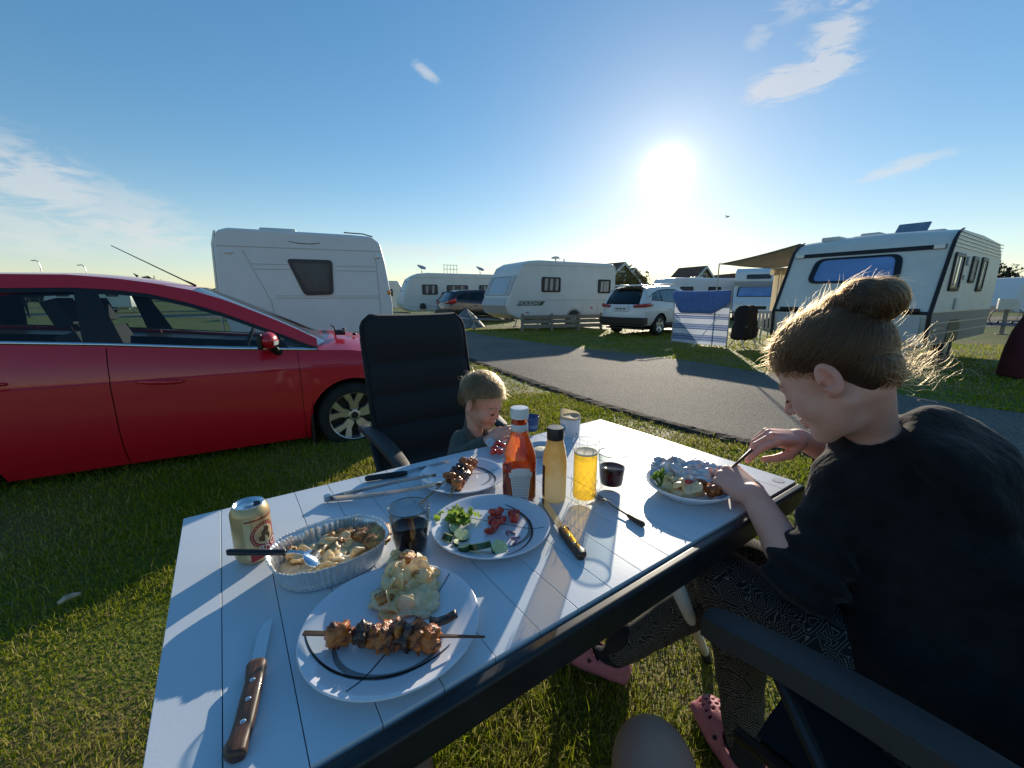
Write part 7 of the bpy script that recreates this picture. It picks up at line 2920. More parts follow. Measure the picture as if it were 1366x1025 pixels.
def strands(name, curves, rad, mat, parent, origin):
    """curves: list of (n,3) arrays in world space"""
    sizes = [len(c) for c in curves]
    hc = bpy.data.hair_curves.new(name)
    hc.add_curves(sizes)
    P = np.concatenate(curves).astype(np.float32) - np.asarray(origin, np.float32)
    hc.position_data.foreach_set('vector', P.ravel())
    R = np.concatenate([rad * (1.0 - 0.75 * np.linspace(0, 1, s) ** 2) for s in sizes]).astype(np.float32)
    at = hc.attributes.get('radius') or hc.attributes.new('radius', 'FLOAT', 'POINT')
    at.data.foreach_set('value', R)
    hc.materials.append(mat)
    o = bpy.data.objects.new(name, hc)
    COL.objects.link(o)
    o.parent = parent
    return o


def head_frame(fwd_xy, pitch, roll=0.0):
    f0 = np.array([fwd_xy[0], fwd_xy[1], 0.0])
    f0 /= np.linalg.norm(f0)
    z = np.array([0, 0, 1.0])
    f = f0 * math.cos(pitch) - z * math.sin(pitch)
    u = f0 * math.sin(pitch) + z * math.cos(pitch)
    l = np.cross(u, f)
    l2 = l * math.cos(roll) + u * math.sin(roll)
    u2 = -l * math.sin(roll) + u * math.cos(roll)
    return np.stack([f, l2, u2], 1)       # columns: forward, left, up


def cran(q, s=1.0, d=0.0, kid=False):
    if kid:
        return s_ell(q, (-0.016 * s, 0, 0.050 * s), ((0.103 * s + d), (0.083 * s + d), (0.090 * s + d)))
    return s_ell(q, (-0.008 * s, 0, 0.044 * s), ((0.094 * s + d), (0.074 * s + d), (0.084 * s + d)))


def head_sdf(q, s=1.0, kid=False):
    a = np.array
    S = lambda *v: a(v) * s
    m = np.stack([q[:, 0], np.abs(q[:, 1]), q[:, 2]], 1)    # mirrored half
    d = cran(q, s, 0, kid)
    d = smin(d, s_ell(q, S(0.034, 0, -0.022), S(0.058, 0.058, 0.084)), 0.022 * s)
    jw = 0.044 if not kid else 0.040
    d = smin(d, s_cap(m, S(-0.002, jw, -0.046), S(0.070, 0.010, -0.090), 0.020 * s, 0.019 * s), 0.022 * s)
    d = smin(d, s_ball(q, S(0.078, 0, -0.088), 0.017 * s), 0.016 * s)
    d = smin(d, s_ball(m, S(0.056, 0.036, -0.032), (0.027 if not kid else 0.031) * s), 0.020 * s)
    d = smin(d, s_cap(m, S(0.080, 0.030, 0.021), S(0.087, 0.006, 0.018), 0.0085 * s, 0.009 * s), 0.014 * s)
    d = smax(d, -s_ell(m, S(0.098, 0.031, 0.002), S(0.016, 0.015, 0.011)), 0.010 * s)
    d = smin(d, s_ball(m, S(0.0745, 0.031, 0.001), 0.0135 * s), 0.004 * s)
    tipx = 0.112 if not kid else 0.104
    d = smin(d, s_cap(q, S(0.088, 0, 0.012), S(tipx - 0.006, 0, -0.020), 0.0065 * s, 0.0085 * s), 0.009 * s)
    d = smin(d, s_ball(q, S(tipx - 0.004, 0, -0.023), 0.0095 * s), 0.005 * s)
    d = smin(d, s_ball(m, S(tipx - 0.015, 0.011, -0.028), 0.0068 * s), 0.005 * s)
    d = smax(d, -s_cap(m, S(tipx - 0.010, 0.0058, -0.038), S(tipx - 0.014, 0.006, -0.030), 0.0032 * s), 0.003 * s)
    d = smin(d, s_cap(m, S(0.082, 0.021, -0.0555), S(0.0965, 0.003, -0.0515), 0.0048 * s, 0.0062 * s), 0.006 * s)
    d = smin(d, s_cap(m, S(0.082, 0.018, -0.0605), S(0.0945, 0.003, -0.0635), 0.0048 * s, 0.0068 * s), 0.005 * s)
    d = smax(d, -s_cap(m, S(0.094, 0.020, -0.0575), S(0.105, 0.0, -0.0570), 0.0016 * s), 0.003 * s)
    # ear
    ang = 0.35
    R = np.array([[math.cos(ang), -math.sin(ang), 0], [math.sin(ang), math.cos(ang), 0], [0, 0, 1]])
    ey = 0.0745 if not kid else 0.081
    e = s_ell(m, S(-0.012, ey + 0.006, 0.000), S(0.019, 0.0075, 0.032), R)
    e = smin(e, s_ball(m, S(-0.001, ey, -0.027), 0.0085 * s), 0.006 * s)
    e = smax(e, -s_ell(m, S(-0.009, ey + 0.0135, 0.003), S(0.0115, 0.0075, 0.021), R), 0.003 * s)
    e = smin(e, s_cap(m, S(-0.002, ey + 0.003, -0.004), S(-0.018, ey + 0.008, 0.012), 0.0035 * s, 0.003 * s), 0.004 * s)
    e = smax(e, -s_ball(m, S(-0.001, ey + 0.010, -0.006), 0.0052 * s), 0.003 * s)
    d = smin(d, e, 0.004 * s)
    return d


def hand_sdf(P, wrist, a, sdir, n, flex, spread=0.0, thumb=None, sc=1.0):
    """a: along the hand, sdir: thumb side, n: back of the hand; flex: three joint angles per finger"""
    W, A, Sd, N = (np.array(v, float) for v in (wrist, a, sdir, n))
    A /= np.linalg.norm(A)
    N = N - A * (N @ A)
    N /= np.linalg.norm(N)
    side = np.cross(N, A)
    Sd = side if side @ Sd > 0 else -side
    d = None
    kn = [(0.086, 0.029, 0.003, 0.0100), (0.091, 0.0095, 0.006, 0.0102), (0.087, -0.0095, 0.004, 0.0096), (0.079, -0.027, -0.001, 0.0086)]
    ln = [(0.042, 0.026, 0.021), (0.046, 0.030, 0.022), (0.042, 0.028, 0.021), (0.033, 0.021, 0.019)]
    K = []
    for (ka, ks, kz, kr) in kn:
        p = W + (A * ka + Sd * ks + N * kz) * sc
        K.append(p)
        b = W + (A * 0.012 + Sd * ks * 0.55) * sc
        e = s_cap(P, b, p, 0.0145 * sc, kr * 1.08 * sc)
        d = e if d is None else smin(d, e, 0.010 * sc)
    # palm flesh
    d = smin(d, s_cap(P, W + (A * 0.03 + Sd * 0.016 - N * 0.010) * sc, W + (A * 0.07 + Sd * 0.012 - N * 0.010) * sc, 0.015 * sc, 0.011 * sc), 0.010 * sc)
    d = smin(d, s_cap(P, W + (A * 0.03 - Sd * 0.016 - N * 0.010) * sc, W + (A * 0.065 - Sd * 0.016 - N * 0.010) * sc, 0.014 * sc, 0.010 * sc), 0.010 * sc)
    for i in range(4):
        p, ang = K[i], 0.0
        r = kn[i][3] * sc
        pts, rs = [p], [r]
        yaw = spread * (1.5 - i) / 1.5
        for j in range(3):
            ang += flex[i][j]
            dirv = A * math.cos(ang) * math.cos(yaw) + Sd * math.sin(yaw) * math.cos(ang) - N * math.sin(ang)
            p = p + dirv * ln[i][j] * sc
            pts.append(p)
            rs.append(r * (0.90, 0.82, 0.68)[j])
        fd = s_chain(P, pts, rs, 0.002)
        d = smin(d, fd, 0.0035 * sc)
    t = thumb or [(0.020, 0.024, -0.006), (0.048, 0.046, -0.018), (0.078, 0.046, -0.026), (0.100, 0.034, -0.030)]
    pts = [W + (A * x + Sd * y + N * z) * sc for x, y, z in t]
    return smin(d, s_chain(P, pts, [0.0155 * sc, 0.0125 * sc, 0.0102 * sc, 0.0078 * sc], 0.003), 0.006 * sc)


def tint(o, v, c, R, s):
    """natural colouring: redder lips, nose, cheeks, ears"""
    q = (np.asarray(v) - c) @ R / s
    m = np.abs(q[:, 1])
    g = lambda d2, w: np.exp(-d2 / (w * w))
    lip = g(((q[:, 0] - 0.094) / 1.2) ** 2 + (m * 0.45) ** 2 + ((q[:, 2] + 0.0575) * 1.25) ** 2, 0.0095)
    red = 0.7 * g((q[:, 0] - 0.065) ** 2 + (m - 0.044) ** 2 + (q[:, 2] + 0.022) ** 2, 0.022) + 0.8 * g((q[:, 0] - 0.112) ** 2 + m ** 2 + (q[:, 2] + 0.02) ** 2, 0.014) + 0.9 * g((q[:, 0] + 0.01) ** 2 + (m - 0.082) ** 2 + q[:, 2] ** 2, 0.028)
    red = np.clip(red, 0, 1) * (1.0 if s > 0.9 else 0.45)
    col = np.ones((len(q), 4), np.float32)
    for i, (a, b) in enumerate(((0.82, 1.02), (0.50, 0.80), (0.55, 0.78))):
        col[:, i] = (1 + (a - 1) * np.clip(lip, 0, 1)) * (1 + (b - 1) * red)
    at = o.data.color_attributes.new('tint', 'FLOAT_COLOR', 'POINT')
    at.data.foreach_set('color', col.ravel())


for _m in (m_skin, m_skin_c):
    _nt = _m.node_tree
    _b = _nt.nodes['Principled BSDF']
    _at = _nt.nodes.new('ShaderNodeVertexColor')
    _at.layer_name = 'tint'
    _mx = _nt.nodes.new('ShaderNodeMix')
    _mx.data_type = 'RGBA'
    _mx.blend_type = 'MULTIPLY'
    _mx.inputs[0].default_value = 1.0
    _nt.links.new(_b.inputs['Base Color'].links[0].from_socket, _mx.inputs[6])
    _nt.links.new(_at.outputs[0], _mx.inputs[7])
    _nt.links.new(_mx.outputs[2], _b.inputs['Base Color'])

# ================================================================= the woman
FW = np.array([-0.573, 0.819, 0.0])
LW = np.array([-0.819, -0.573, 0.0])
Hc = np.array(PD(1116, 503, 0.805))
HR = head_frame((-0.600, 0.800), math.radians(38))
NB = np.array([0.772, 0.836, 0.912])
SHL, SHR = np.array([0.712, 0.788, 0.846]), np.array([0.885, 0.904, 0.880])
ELL, ELR = np.array([0.592, 0.726, 0.662]), np.array([0.980, 1.060, 0.750])
WRL = np.array([0.568, 0.884, 0.765])
WRR = np.array(PD(1066, 585, 1.09))
woman = thing('person', 'woman with a brown hair bun in a black hoodie cutting food at the table', 'person', (0.72, 0.60, 0.0))
WO = np.array(woman.location)

hl_a, hl_s, hl_n = (-0.22, 0.96, 0.10), (1, 0.1, 0), (-0.30, -0.22, 1)
fl_L = [(0.85, 0.95, 0.5)] * 4
KRR = np.array(PD(1008, 581, 1.070))
hr_a = KRR - WRR
hr_n = (0.05, -0.25, 1)
fl_R = [(0.50, 0.42, 0.25), (0.70, 0.65, 0.4), (0.85, 0.8, 0.5), (0.95, 0.9, 0.5)]


def woman_skin(P):
    q = (P - Hc) @ HR
    d = head_sdf(q)
    d = smin(d, s_cap(P, Hc + HR @ np.array([-0.030, 0, -0.035]), NB, 0.043, 0.048), 0.018)
    d = smin(d, s_cap(P, Hc + HR @ np.array([0.02, 0.0, -0.075]), NB + FW * 0.03, 0.020, 0.024), 0.02)
    d = smin(d, s_chain(P, [SHL, NB - np.array([0, 0, 0.03]), SHR], [0.045, 0.05, 0.045], 0.02), 0.03)
    d = smin(d, s_ell(P, (0.78, 0.79, 0.83), (0.10, 0.10, 0.13)), 0.03)
    mid = ELL * 0.65 + WRL * 0.35
    d = smin(d, s_chain(P, [SHL, ELL, mid, WRL], [0.043, 0.039, 0.040, 0.0285], 0.012), 0.012)
    midr = ELR * 0.65 + WRR * 0.35
    d = smin(d, s_chain(P, [SHR, ELR, midr, WRR], [0.043, 0.036, 0.036, 0.0255], 0.012), 0.012)
    d = smin(d, hand_sdf(P, WRL, hl_a, hl_s, hl_n, fl_L, 0.05, [(0.018, 0.022, -0.008), (0.046, 0.040, -0.024), (0.074, 0.036, -0.040), (0.094, 0.022, -0.046)], 1.14), 0.008)
    d = smin(d, hand_sdf(P, WRR, hr_a, (0.1, -1, -0.1), hr_n, fl_R, 0.03, [(0.018, 0.022, -0.010), (0.044, 0.036, -0.030), (0.076, 0.036, -0.044), (0.106, 0.032, -0.052)]), 0.008)
    return d


v, f = sdf_mesh(woman_skin, (0.42, 0.60, 0.58), (1.10, 1.24, 1.27), 0.0025)
tint(npobj('body', v, f, m_skin, woman, origin=WO), v, Hc, HR, 1.0)


def hoodie(P):
    def rel(c, lat, dep, ver, tilt=0.35):
        R = head_frame(FW[:2], tilt)
        return s_ell(P, c, (dep, lat, ver), R)
    d = rel((0.850, 0.785, 0.78), 0.165, 0.135, 0.20)
    d = smin(d, rel((0.855, 0.69, 0.64), 0.180, 0.165, 0.20), 0.06)
    d = smin(d, rel((0.83, 0.62, 0.54), 0.215, 0.21, 0.15, 0.1), 0.06)
    sh = NB - np.array([0, 0, 0.035]) - FW * 0.01
    d = smin(d, s_chain(P, [SHL, sh, SHR], [0.064, 0.062, 0.064], 0.03), 0.05)
    cuffL = ELL + (WRL - ELL) * 0.20
    arm = s_chain(P, [SHL, ELL, cuffL], [0.066, 0.056, 0.051], 0.03)
    t = ((P - SHL) @ (ELL - SHL)) / ((ELL - SHL) @ (ELL - SHL))
    arm = arm + 0.0075 * np.sin(t * 26 + 3 * vnoise(P, 9, 1.0)) * np.clip((t - 0.25) * 1.8, 0, 1)
    d = smin(d, arm, 0.03)
    cuffR = ELR + (WRR - ELR) * 0.50
    arm = s_chain(P, [SHR, ELR, cuffR], [0.072, 0.060, 0.046], 0.03)
    arm = arm + 0.004 * vnoise(P, 45, 3.0)
    d = smin(d, arm, 0.03)
    # hood lying round the neck
    R = head_frame(FW[:2], -0.20)
    q = (P - (NB - FW * 0.012 + np.array([0, 0, 0.012]))) @ R
    rr = np.sqrt((q[:, 0] / 1.05) ** 2 + (q[:, 1]) ** 2 + 1e-9)
    ang = np.arctan2(q[:, 1], -q[:, 0])          # 0 at the back
    w = 0.019 + 0.021 * np.cos(ang * 0.5) ** 2
    tor = np.sqrt((rr - 0.068) ** 2 + (q[:, 2] * 0.75) ** 2) - w
    d = smin(d, tor + 0.003 * np.sin(ang * 5 + 20 * q[:, 2]), 0.016)
    bag = s_ell(P, NB - FW * 0.140 - LW * 0.030 + np.array([0.0, 0, -0.012]), (0.062, 0.150, 0.130), head_frame(FW[:2], 0.75))
    d = smin(d, bag + 0.008 * vnoise(P, 26, 5.0), 0.012)
    d = smax(d, -s_cap(P, NB - np.array([0, 0, 0.02]), Hc + HR @ np.array([-0.03, 0, -0.03]), 0.050, 0.054), 0.006)
    d = d + 0.0075 * vnoise(P, 17, 2.0) + 0.0034 * vnoise(P, 48, 4.0)
    return smax(d, 0.43 - P[:, 2], 0.02)


v, f = sdf_mesh(hoodie, (0.42, 0.38, 0.40), (1.16, 1.20, 1.12), 0.006)
npobj('hoodie', v, f, m_hood, woman, origin=WO)

HPL, HPR = np.array([0.755, 0.548, 0.50]), np.array([0.903, 0.652, 0.50])
KNL, KNR = np.array([0.540, 0.900, 0.520]), np.array([0.650, 1.020, 0.490])
ANL, ANR = np.array([0.598, 0.850, 0.11]), np.array([0.350, 1.112, 0.11])


def leggings(P):
    d = s_ell(P, (0.83, 0.60, 0.50), (0.20, 0.20, 0.11))
    for h, k, a_ in ((HPL, KNL, ANL), (HPR, KNR, ANR)):
        cf = k * 0.70 + a_ * 0.30 - FW * 0.018
        d = smin(d, s_chain(P, [h, h * .5 + k * .5, k, cf, a_], [0.095, 0.090, 0.070, 0.064, 0.044], 0.03), 0.035)
    return d + 0.0025 * vnoise(P, 40, 1.0)


v, f = sdf_mesh(leggings, (0.26, 0.26, 0.06), (1.05, 1.16, 0.66), 0.006)
m_legg = bpy.data.materials.new('patterned_leggings')
m_legg.use_nodes = True
nt_ = m_legg.node_tree
b_ = nt_.nodes['Principled BSDF']
b_.inputs['Roughness'].default_value = 0.85
tc_ = nt_.nodes.new('ShaderNodeTexCoord')
vo_ = nt_.nodes.new('ShaderNodeTexVoronoi')
vo_.distance = 'MANHATTAN'
vo_.inputs['Scale'].default_value = 31
nt_.links.new(tc_.outputs['Object'], vo_.inputs['Vector'])
mu_ = nt_.nodes.new('ShaderNodeMath')
mu_.operation = 'MULTIPLY'
mu_.inputs[1].default_value = 4.2
nt_.links.new(vo_.outputs['Distance'], mu_.inputs[0])
fr_ = nt_.nodes.new('ShaderNodeMath')
fr_.operation = 'FRACT'
nt_.links.new(mu_.outputs[0], fr_.inputs[0])
nt_.links.new(_ramp2(nt_, fr_.outputs[0], (0.010, 0.010, 0.012), (0.20, 0.195, 0.18), 0.74, 0.86), b_.inputs['Base Color'])
npobj('leggings', v, f, m_legg, woman, origin=WO)


def foot_frame(heel, toe):
    f_ = np.array(toe, float) - np.array(heel, float)
    f_[2] = 0
    return head_frame(f_[:2], 0.0)


def make_shoe(nm, heel, toe, dz=0.0):
    R = foot_frame(heel, toe)
    c = np.array(heel, float) + R @ np.array([0.115, 0, 0]) + np.array([0, 0, dz])
    c[2] = dz

    def shoe(P):
        q = (P - c) @ R
        wid = 0.043 + 0.008 * np.clip(q[:, 0] / 0.1, -1, 1)
        sole = s_box(np.stack([q[:, 0], q[:, 1] * 0.047 / wid, q[:, 2]], 1), (0, 0, 0.016), (0.122, 0.047, 0.016), None, 0.015)
        up = s_ell(q, (0.030, 0, 0.022), (0.098, 0.052, 0.058))
        back = s_ell(q, (-0.055, 0, 0.028), (0.064, 0.043, 0.036))
        d = smin(smin(sole, up, 0.012), back, 0.02)
        d = smax(d, -q[:, 2], 0.004)
        hollow = s_ell(q, (0.022, 0, 0.026), (0.088, 0.043, 0.048))
        hollow = smin(hollow, s_cap(q, (-0.06, 0, 0.045), (-0.035, 0, 0.115), 0.034, 0.048), 0.02)
        d = smax(d, -hollow, 0.004)
        for ix in range(4):
            for iy in range(-2, 3):
                x = 0.036 + ix * 0.020 + (0.010 if iy % 2 else 0)
                if x > 0.105:
                    continue
                y = iy * 0.0155 * (1 - ix * 0.06)
                d = smax(d, -s_cap(q, (x, y, 0.04), (x + 0.012, y * 1.15, 0.09), 0.0048), 0.001)
        strap = smax(np.abs(s_ell(q, (-0.055, 0, 0.045), (0.064, 0.047, 0.030))) - 0.003, np.abs(q[:, 2] - 0.052) - 0.010, 0.003)
        strap = smax(strap, q[:, 0] + 0.03, 0.004)
        return smin(d, strap, 0.004)
    v, f = sdf_mesh(shoe, np.array([c[0] - .15, c[1] - .15, dz - .01]), np.array([c[0] + .15, c[1] + .15, dz + .11]), 0.0028)
    o = npobj(nm, v, f, m_croc, woman, origin=WO)
    for s in (-1, 1):
        p = c + R @ np.array([-0.002, s * 0.0465, 0.048])
        mb = MB()
        mb.ball(tuple(p - WO), 0.006, 10, 8)
        obj('strap_rivet', mb, m_trim, o, smooth=True)
    return c, R


cL, RL = make_shoe('clog', (0.604, 0.775, 0), (0.578, 1.02, 0), 0.012)
cR, RR = make_shoe('clog', (0.372, 1.098, 0), (0.180, 1.222, 0), 0.012)


for a_, c, R in ((ANL, cL, RL), (ANR, cR, RR)):
    def sock(P):
        h = c + R @ np.array([-0.07, 0, 0.035])
        t = c + R @ np.array([0.07, 0, 0.032])
        return smin(s_cap(P, a_ + np.array([0, 0, 0.06]), h + np.array([0, 0, 0.02]), 0.043, 0.036), s_cap(P, h, t, 0.034, 0.030), 0.03)

    v, f = sdf_mesh(sock, (c[0] - .16, c[1] - .16, 0), (c[0] + .16, c[1] + .16, 0.24), 0.005)
    npobj('sock', v, f, m_black, woman, origin=WO)


# hair -----------------------------------------------------------------
def hairmask(q):
    a_ = ((q[:, 2] - 0.066) - (q[:, 0] - 0.086) * 0.62) * -0.85
    b_ = smax(q[:, 0] + 0.026, -0.050 - q[:, 2] - 0.25 * (q[:, 0] + 0.05), 0.012)
    return smin(a_, b_, 0.02)


BUN = np.array([-0.106, 0.0, 0.106])


def hair_shell(P):
    q = (P - Hc) @ HR
    hm = hairmask(q)
    d = cran(q, 1.0, 0) - 0.0040 * np.clip(-hm / 0.035, 0.12, 1)
    nape = s_ell(q, (-0.050, 0, -0.006), (0.042, 0.056, 0.058))
    d = smin(d, nape, 0.02)
    d = smax(d, hm, 0.004)
    bun = smin(s_ell(q, BUN, (0.039, 0.040, 0.038)), s_ell(q, BUN + np.array([-0.020, 0.0, -0.016]), (0.037, 0.039, 0.037)), 0.012)
    bun = smin(bun, s_ell(q, BUN + np.array([0.036, 0, 0.010]), (0.027, 0.031, 0.024)), 0.010)
    d = smin(d, s_cap(q, (-0.078, 0, 0.066), BUN, 0.028, 0.026), 0.008)
    return smin(d, bun, 0.006) + 0.0012 * vnoise(q, 130, 1.0)


v, f = sdf_mesh(hair_shell, Hc - 0.22, Hc + 0.24, 0.004)
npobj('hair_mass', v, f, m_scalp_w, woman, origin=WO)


def to_world(q, c=Hc, R=HR):
    return q @ R.T + c


g_ = np.random.default_rng(21)
cur = []
fly = []
# scalp strands swept back to the bun
cnt = 0
while cnt < 7000:
    t_ = g_.normal(0, 1, 3)
    t_ /= np.linalg.norm(t_)
    root = np.array([-0.012, 0, 0.046]) + t_ * np.array([0.098, 0.076, 0.087])
    hm_ = hairmask(root[None])[0]
    if hm_ > 0.001 or (hm_ < -0.02 and g_.random() < 0.45):
        continue
    cnt += 1
    end = np.array([-0.082, 0, 0.078]) + g_.normal(0, 0.013, 3)
    n = 9
    u = np.linspace(0, 1, n)[:, None]
    c0 = np.array([-0.012, 0, 0.046])
    pts = root * (1 - u) + end * u
    lift = 0.0045 + g_.random() * 0.0045
    dv = (pts - c0) / np.array([0.098, 0.076, 0.087])
    nr = np.linalg.norm(dv, axis=1, keepdims=True)
    onsurf = c0 + dv / nr * (np.array([0.098, 0.076, 0.087]) + lift * np.minimum(1, u * 3 + 0.15))
    w = np.clip(u * 4.5 - 3.5, 0, 1)
    pts = onsurf * (1 - w) + (end + (pts - end) * 0.5) * w
    pts = pts + g_.normal(0, 0.0008, (n, 3)) * u
    cur.append(to_world(pts))
# fine short hairs that soften the hair line
k = 0
while k < 900:
    t_ = np.array([g_.uniform(-1, 1), g_.choice([-1, 1]) * abs(g_.normal(0.6, 0.4)), g_.uniform(-0.6, 1)])
    t_ /= np.linalg.norm(t_)
    root = np.array([-0.008, 0, 0.044]) + t_ * np.array([0.094, 0.074, 0.084])
    hm_ = hairmask(root[None])[0]
    if abs(hm_) > 0.006:
        continue
    k += 1
    u = np.linspace(0, 1, 6)[:, None]
    bk = np.array([-0.7, 0, 0.5]) + g_.normal(0, 0.5, 3)
    if g_.random() < 0.45:
        bk = np.array([-0.2, 0, -0.9]) + g_.normal(0, 0.35, 3)
    bk -= t_ * (bk @ t_)
    pts = root + t_ * 0.0012 + u * bk * g_.uniform(0.004, 0.013) + u * (1 - u) * t_ * 0.003
    cur.append(to_world(pts))
# nape strands combed up
for k in range(1500):
    y = g_.normal(0, 0.033)
    z0 = g_.uniform(-0.058, 0.02)
    root = np.array([-0.030 - 0.070 * (1 - (y / 0.075) ** 2) * g_.uniform(0.45, 1.0), y, z0])
    q1 = np.array([-0.102, y * 0.45, 0.055]) + g_.normal(0, 0.010, 3)
    n = 8
    u = np.linspace(0, 1, n)[:, None]
    pts = root * (1 - u) + q1 * u
    for i in range(n):
        for it in range(3):
            dd = min(cran(pts[i][None])[0], s_ell(pts[i][None], (-0.050, 0, -0.006), (0.042, 0.056, 0.058))[0])
            tgt = 0.002 + 0.007 * min(1, 2 * float(u[i, 0]) + 0.1)
            w_ = pts[i] - np.array([-0.030, 0, 0.02])
            pts[i] = pts[i] + w_ / np.linalg.norm(w_) * (tgt - dd)
    cur.append(to_world(pts))
# bun strands: loose coils
for k in range(3000):
    a0 = g_.uniform(0, 2 * PI)
    n = 12
    el = g_.uniform(-1.5, 1.5)
    ang = a0 + np.linspace(0, g_.uniform(0.8, 2.4), n)
    rr_ = 1.0 + abs(g_.normal(0, 0.05))
    ce = BUN + (np.array([-0.020, 0, -0.016]) if k % 5 < 3 else (np.array([0.0, 0, 0.0]) if k % 5 == 3 else np.array([0.036, 0, 0.010])))
    R3 = np.array([0.038, 0.040, 0.037]) if k % 5 < 4 else np.array([0.029, 0.032, 0.026])
    tl = g_.normal(0, 0.35)
    x = np.cos(ang) * math.cos(el)
    z = np.sin(ang) * math.cos(el)
    y = np.sin(el) + tl * np.cos(ang) * 0.4
    mx3 = np.array([[0.82, 0.30, -0.48], [-0.18, 0.94, 0.28], [0.54, -0.14, 0.83]])
    x, y, z = mx3 @ np.stack([x, y, z])
    pts = ce + np.stack([x, y, z], 1) / np.linalg.norm(np.stack([x, y, z], 1), axis=1, keepdims=True) * R3 * rr_
    if k % 9 == 0:
        out = pts[-1] - ce
        out /= np.linalg.norm(out)
        fl = np.linspace(0, 1, n)[:, None] ** 2
        pts = pts + fl * (out * g_.uniform(0.003, 0.018) + g_.normal(0, 0.010, 3)) + 0.002 * fl * np.sin(fl * g_.uniform(3, 8) + g_.uniform(0, 6, 3))
    (fly if k % 9 == 0 else cur).append(to_world(pts))
# flyaways over the crown and forehead
for k in range(900):
    t_ = np.array([g_.uniform(-0.4, 1.0), g_.normal(0, 0.5), g_.uniform(0.25, 1.0)])
    t_ /= np.linalg.norm(t_)
    root = np.array([-0.012, 0, 0.046]) + t_ * (np.array([0.098, 0.076, 0.087]) + 0.006)
    if hairmask(root[None])[0] > 0.006:
        continue
    n = 8
    u = np.linspace(0, 1, n)[:, None]
    L = g_.uniform(0.012, 0.036)
    tang = np.array([-0.9, 0, 0.45]) if g_.random() < 0.7 else np.array([0.8, 0, -0.1])
    pts = root + u * L * (tang + g_.normal(0, 0.30, 3)) + u * t_ * g_.uniform(0.002, 0.012) - (u ** 2) * t_ * L * g_.uniform(0.1, 0.5) + 0.0025 * u * np.sin(u * g_.uniform(3, 9) + g_.uniform(0, 6, 3))
    fly.append(to_world(pts))
# fringe wisps over the forehead edge
for k in range(160):
    y = g_.normal(0, 0.032)
    root = np.array([0.078 - y * y * 8, y, 0.084]) + g_.normal(0, 0.003, 3)
    n = 8
    u = np.linspace(0, 1, n)[:, None]
    pts = root + u * np.array([g_.uniform(0.006, 0.026), g_.normal(0, 0.01), -g_.uniform(0.004, 0.030)]) + np.sin(u * 3 + g_.uniform(0, 3)) * 0.0025
    fly.append(to_world(pts))
# curly wisps at the nape
for k in range(170):
    root = np.array([g_.uniform(-0.102, -0.060), g_.normal(0, 0.030), g_.uniform(-0.055, 0.02)])
    n = 14
    u = np.linspace(0, 1, n)[:, None]
    L = g_.uniform(0.02, 0.078)
    d_ = np.array([-0.75, g_.normal(0, 0.25), g_.normal(-0.35, 0.38)])
    d_ /= np.linalg.norm(d_)
    w_ = g_.uniform(6, 17)
    ph = g_.uniform(0, 6)
    am = g_.uniform(0.005, 0.016)
    pts = root + u * L * d_ + u * am * np.concatenate([np.sin(u * w_ + ph), np.cos(u * w_ * 0.8 + ph), np.sin(u * w_ * 1.1 + ph * 2)], 1)
    fly.append(to_world(pts))
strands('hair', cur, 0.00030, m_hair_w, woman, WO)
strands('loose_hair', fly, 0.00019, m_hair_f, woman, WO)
# eyelashes and brow of the near eye
lash = []
for s in (-1, 1):
    for k in range(26):
        t_ = (k / 25 - 0.5) * 2
        p0 = np.array([0.0872 - 0.003 * t_ * t_, s * (0.031 + 0.011 * t_), -0.003])
        lash.append(to_world(np.array([p0, p0 + [0.0045, s * 0.001 * t_, -0.0035], p0 + [0.0075, s * 0.002 * t_, -0.0035]])))
    for k in range(60):
        t_ = g_.random()
        p0 = np.array([0.0945 - 0.018 * t_ ** 1.5, s * (0.012 + 0.032 * t_), 0.0235 + 0.004 * math.sin(t_ * 3) + g_.normal(0, 0.0013)])
        lash.append(to_world(np.array([p0, p0 + [-0.001, s * 0.004, 0.001], p0 + [-0.003, s * 0.007, 0.0005]])))
strands('brow', lash, 0.00042, m_scalp_w, woman, WO)

# cutlery in her hands
a, b = Vector(PD(1003, 600, 1.05)), G(948, 650, TZ + 0.028)
t = thing('fork', 'fork held by the woman in her raised far hand', 'fork', a)
mb = MB()
d = b - a
mb.tube([(0, 0, 0), d * 0.5, d * 0.85], [0.0042, 0.003, 0.0028], 8)
obj('handle', mb, m_hwood, t, smooth=True)
mb = MB()
sd = d.cross(Vector((0, 0, 1))).normalized()
for k in range(4):
    o_ = sd * (k - 1.5) * 0.005
    mb.tube([d * 0.82 + o_ * 0.3, d * 0.88 + o_, d + o_], [0.0013, 0.0013, 0.0006], 5)
obj('tines', mb, m_chrome, t, smooth=True)
a, b = Vector(tuple(WRL + np.array([0.004, 0.075, -0.028]))), G(950, 668, TZ + 0.030)
t = thing('table_knife', 'knife held low over the plate in the near hand of the woman', 'knife', a)
d = b - a
mb = MB()
mb.tube([d * -0.6, d * 0.35], [0.006, 0.0055], 8)
obj('handle', mb, m_hwood, t, smooth=True)
mb = MB()
sd = Vector((0, 0, 1))
mb.add([tuple(d * 0.3 - sd * 0.004), tuple(d * 0.3 + sd * 0.006), tuple(d * 0.9 + sd * 0.006), tuple(d * 1.02 - sd * 0.003)], [(0, 1, 2, 3)])
obj('blade', mb, m_blade_s, t, solid=0.001)

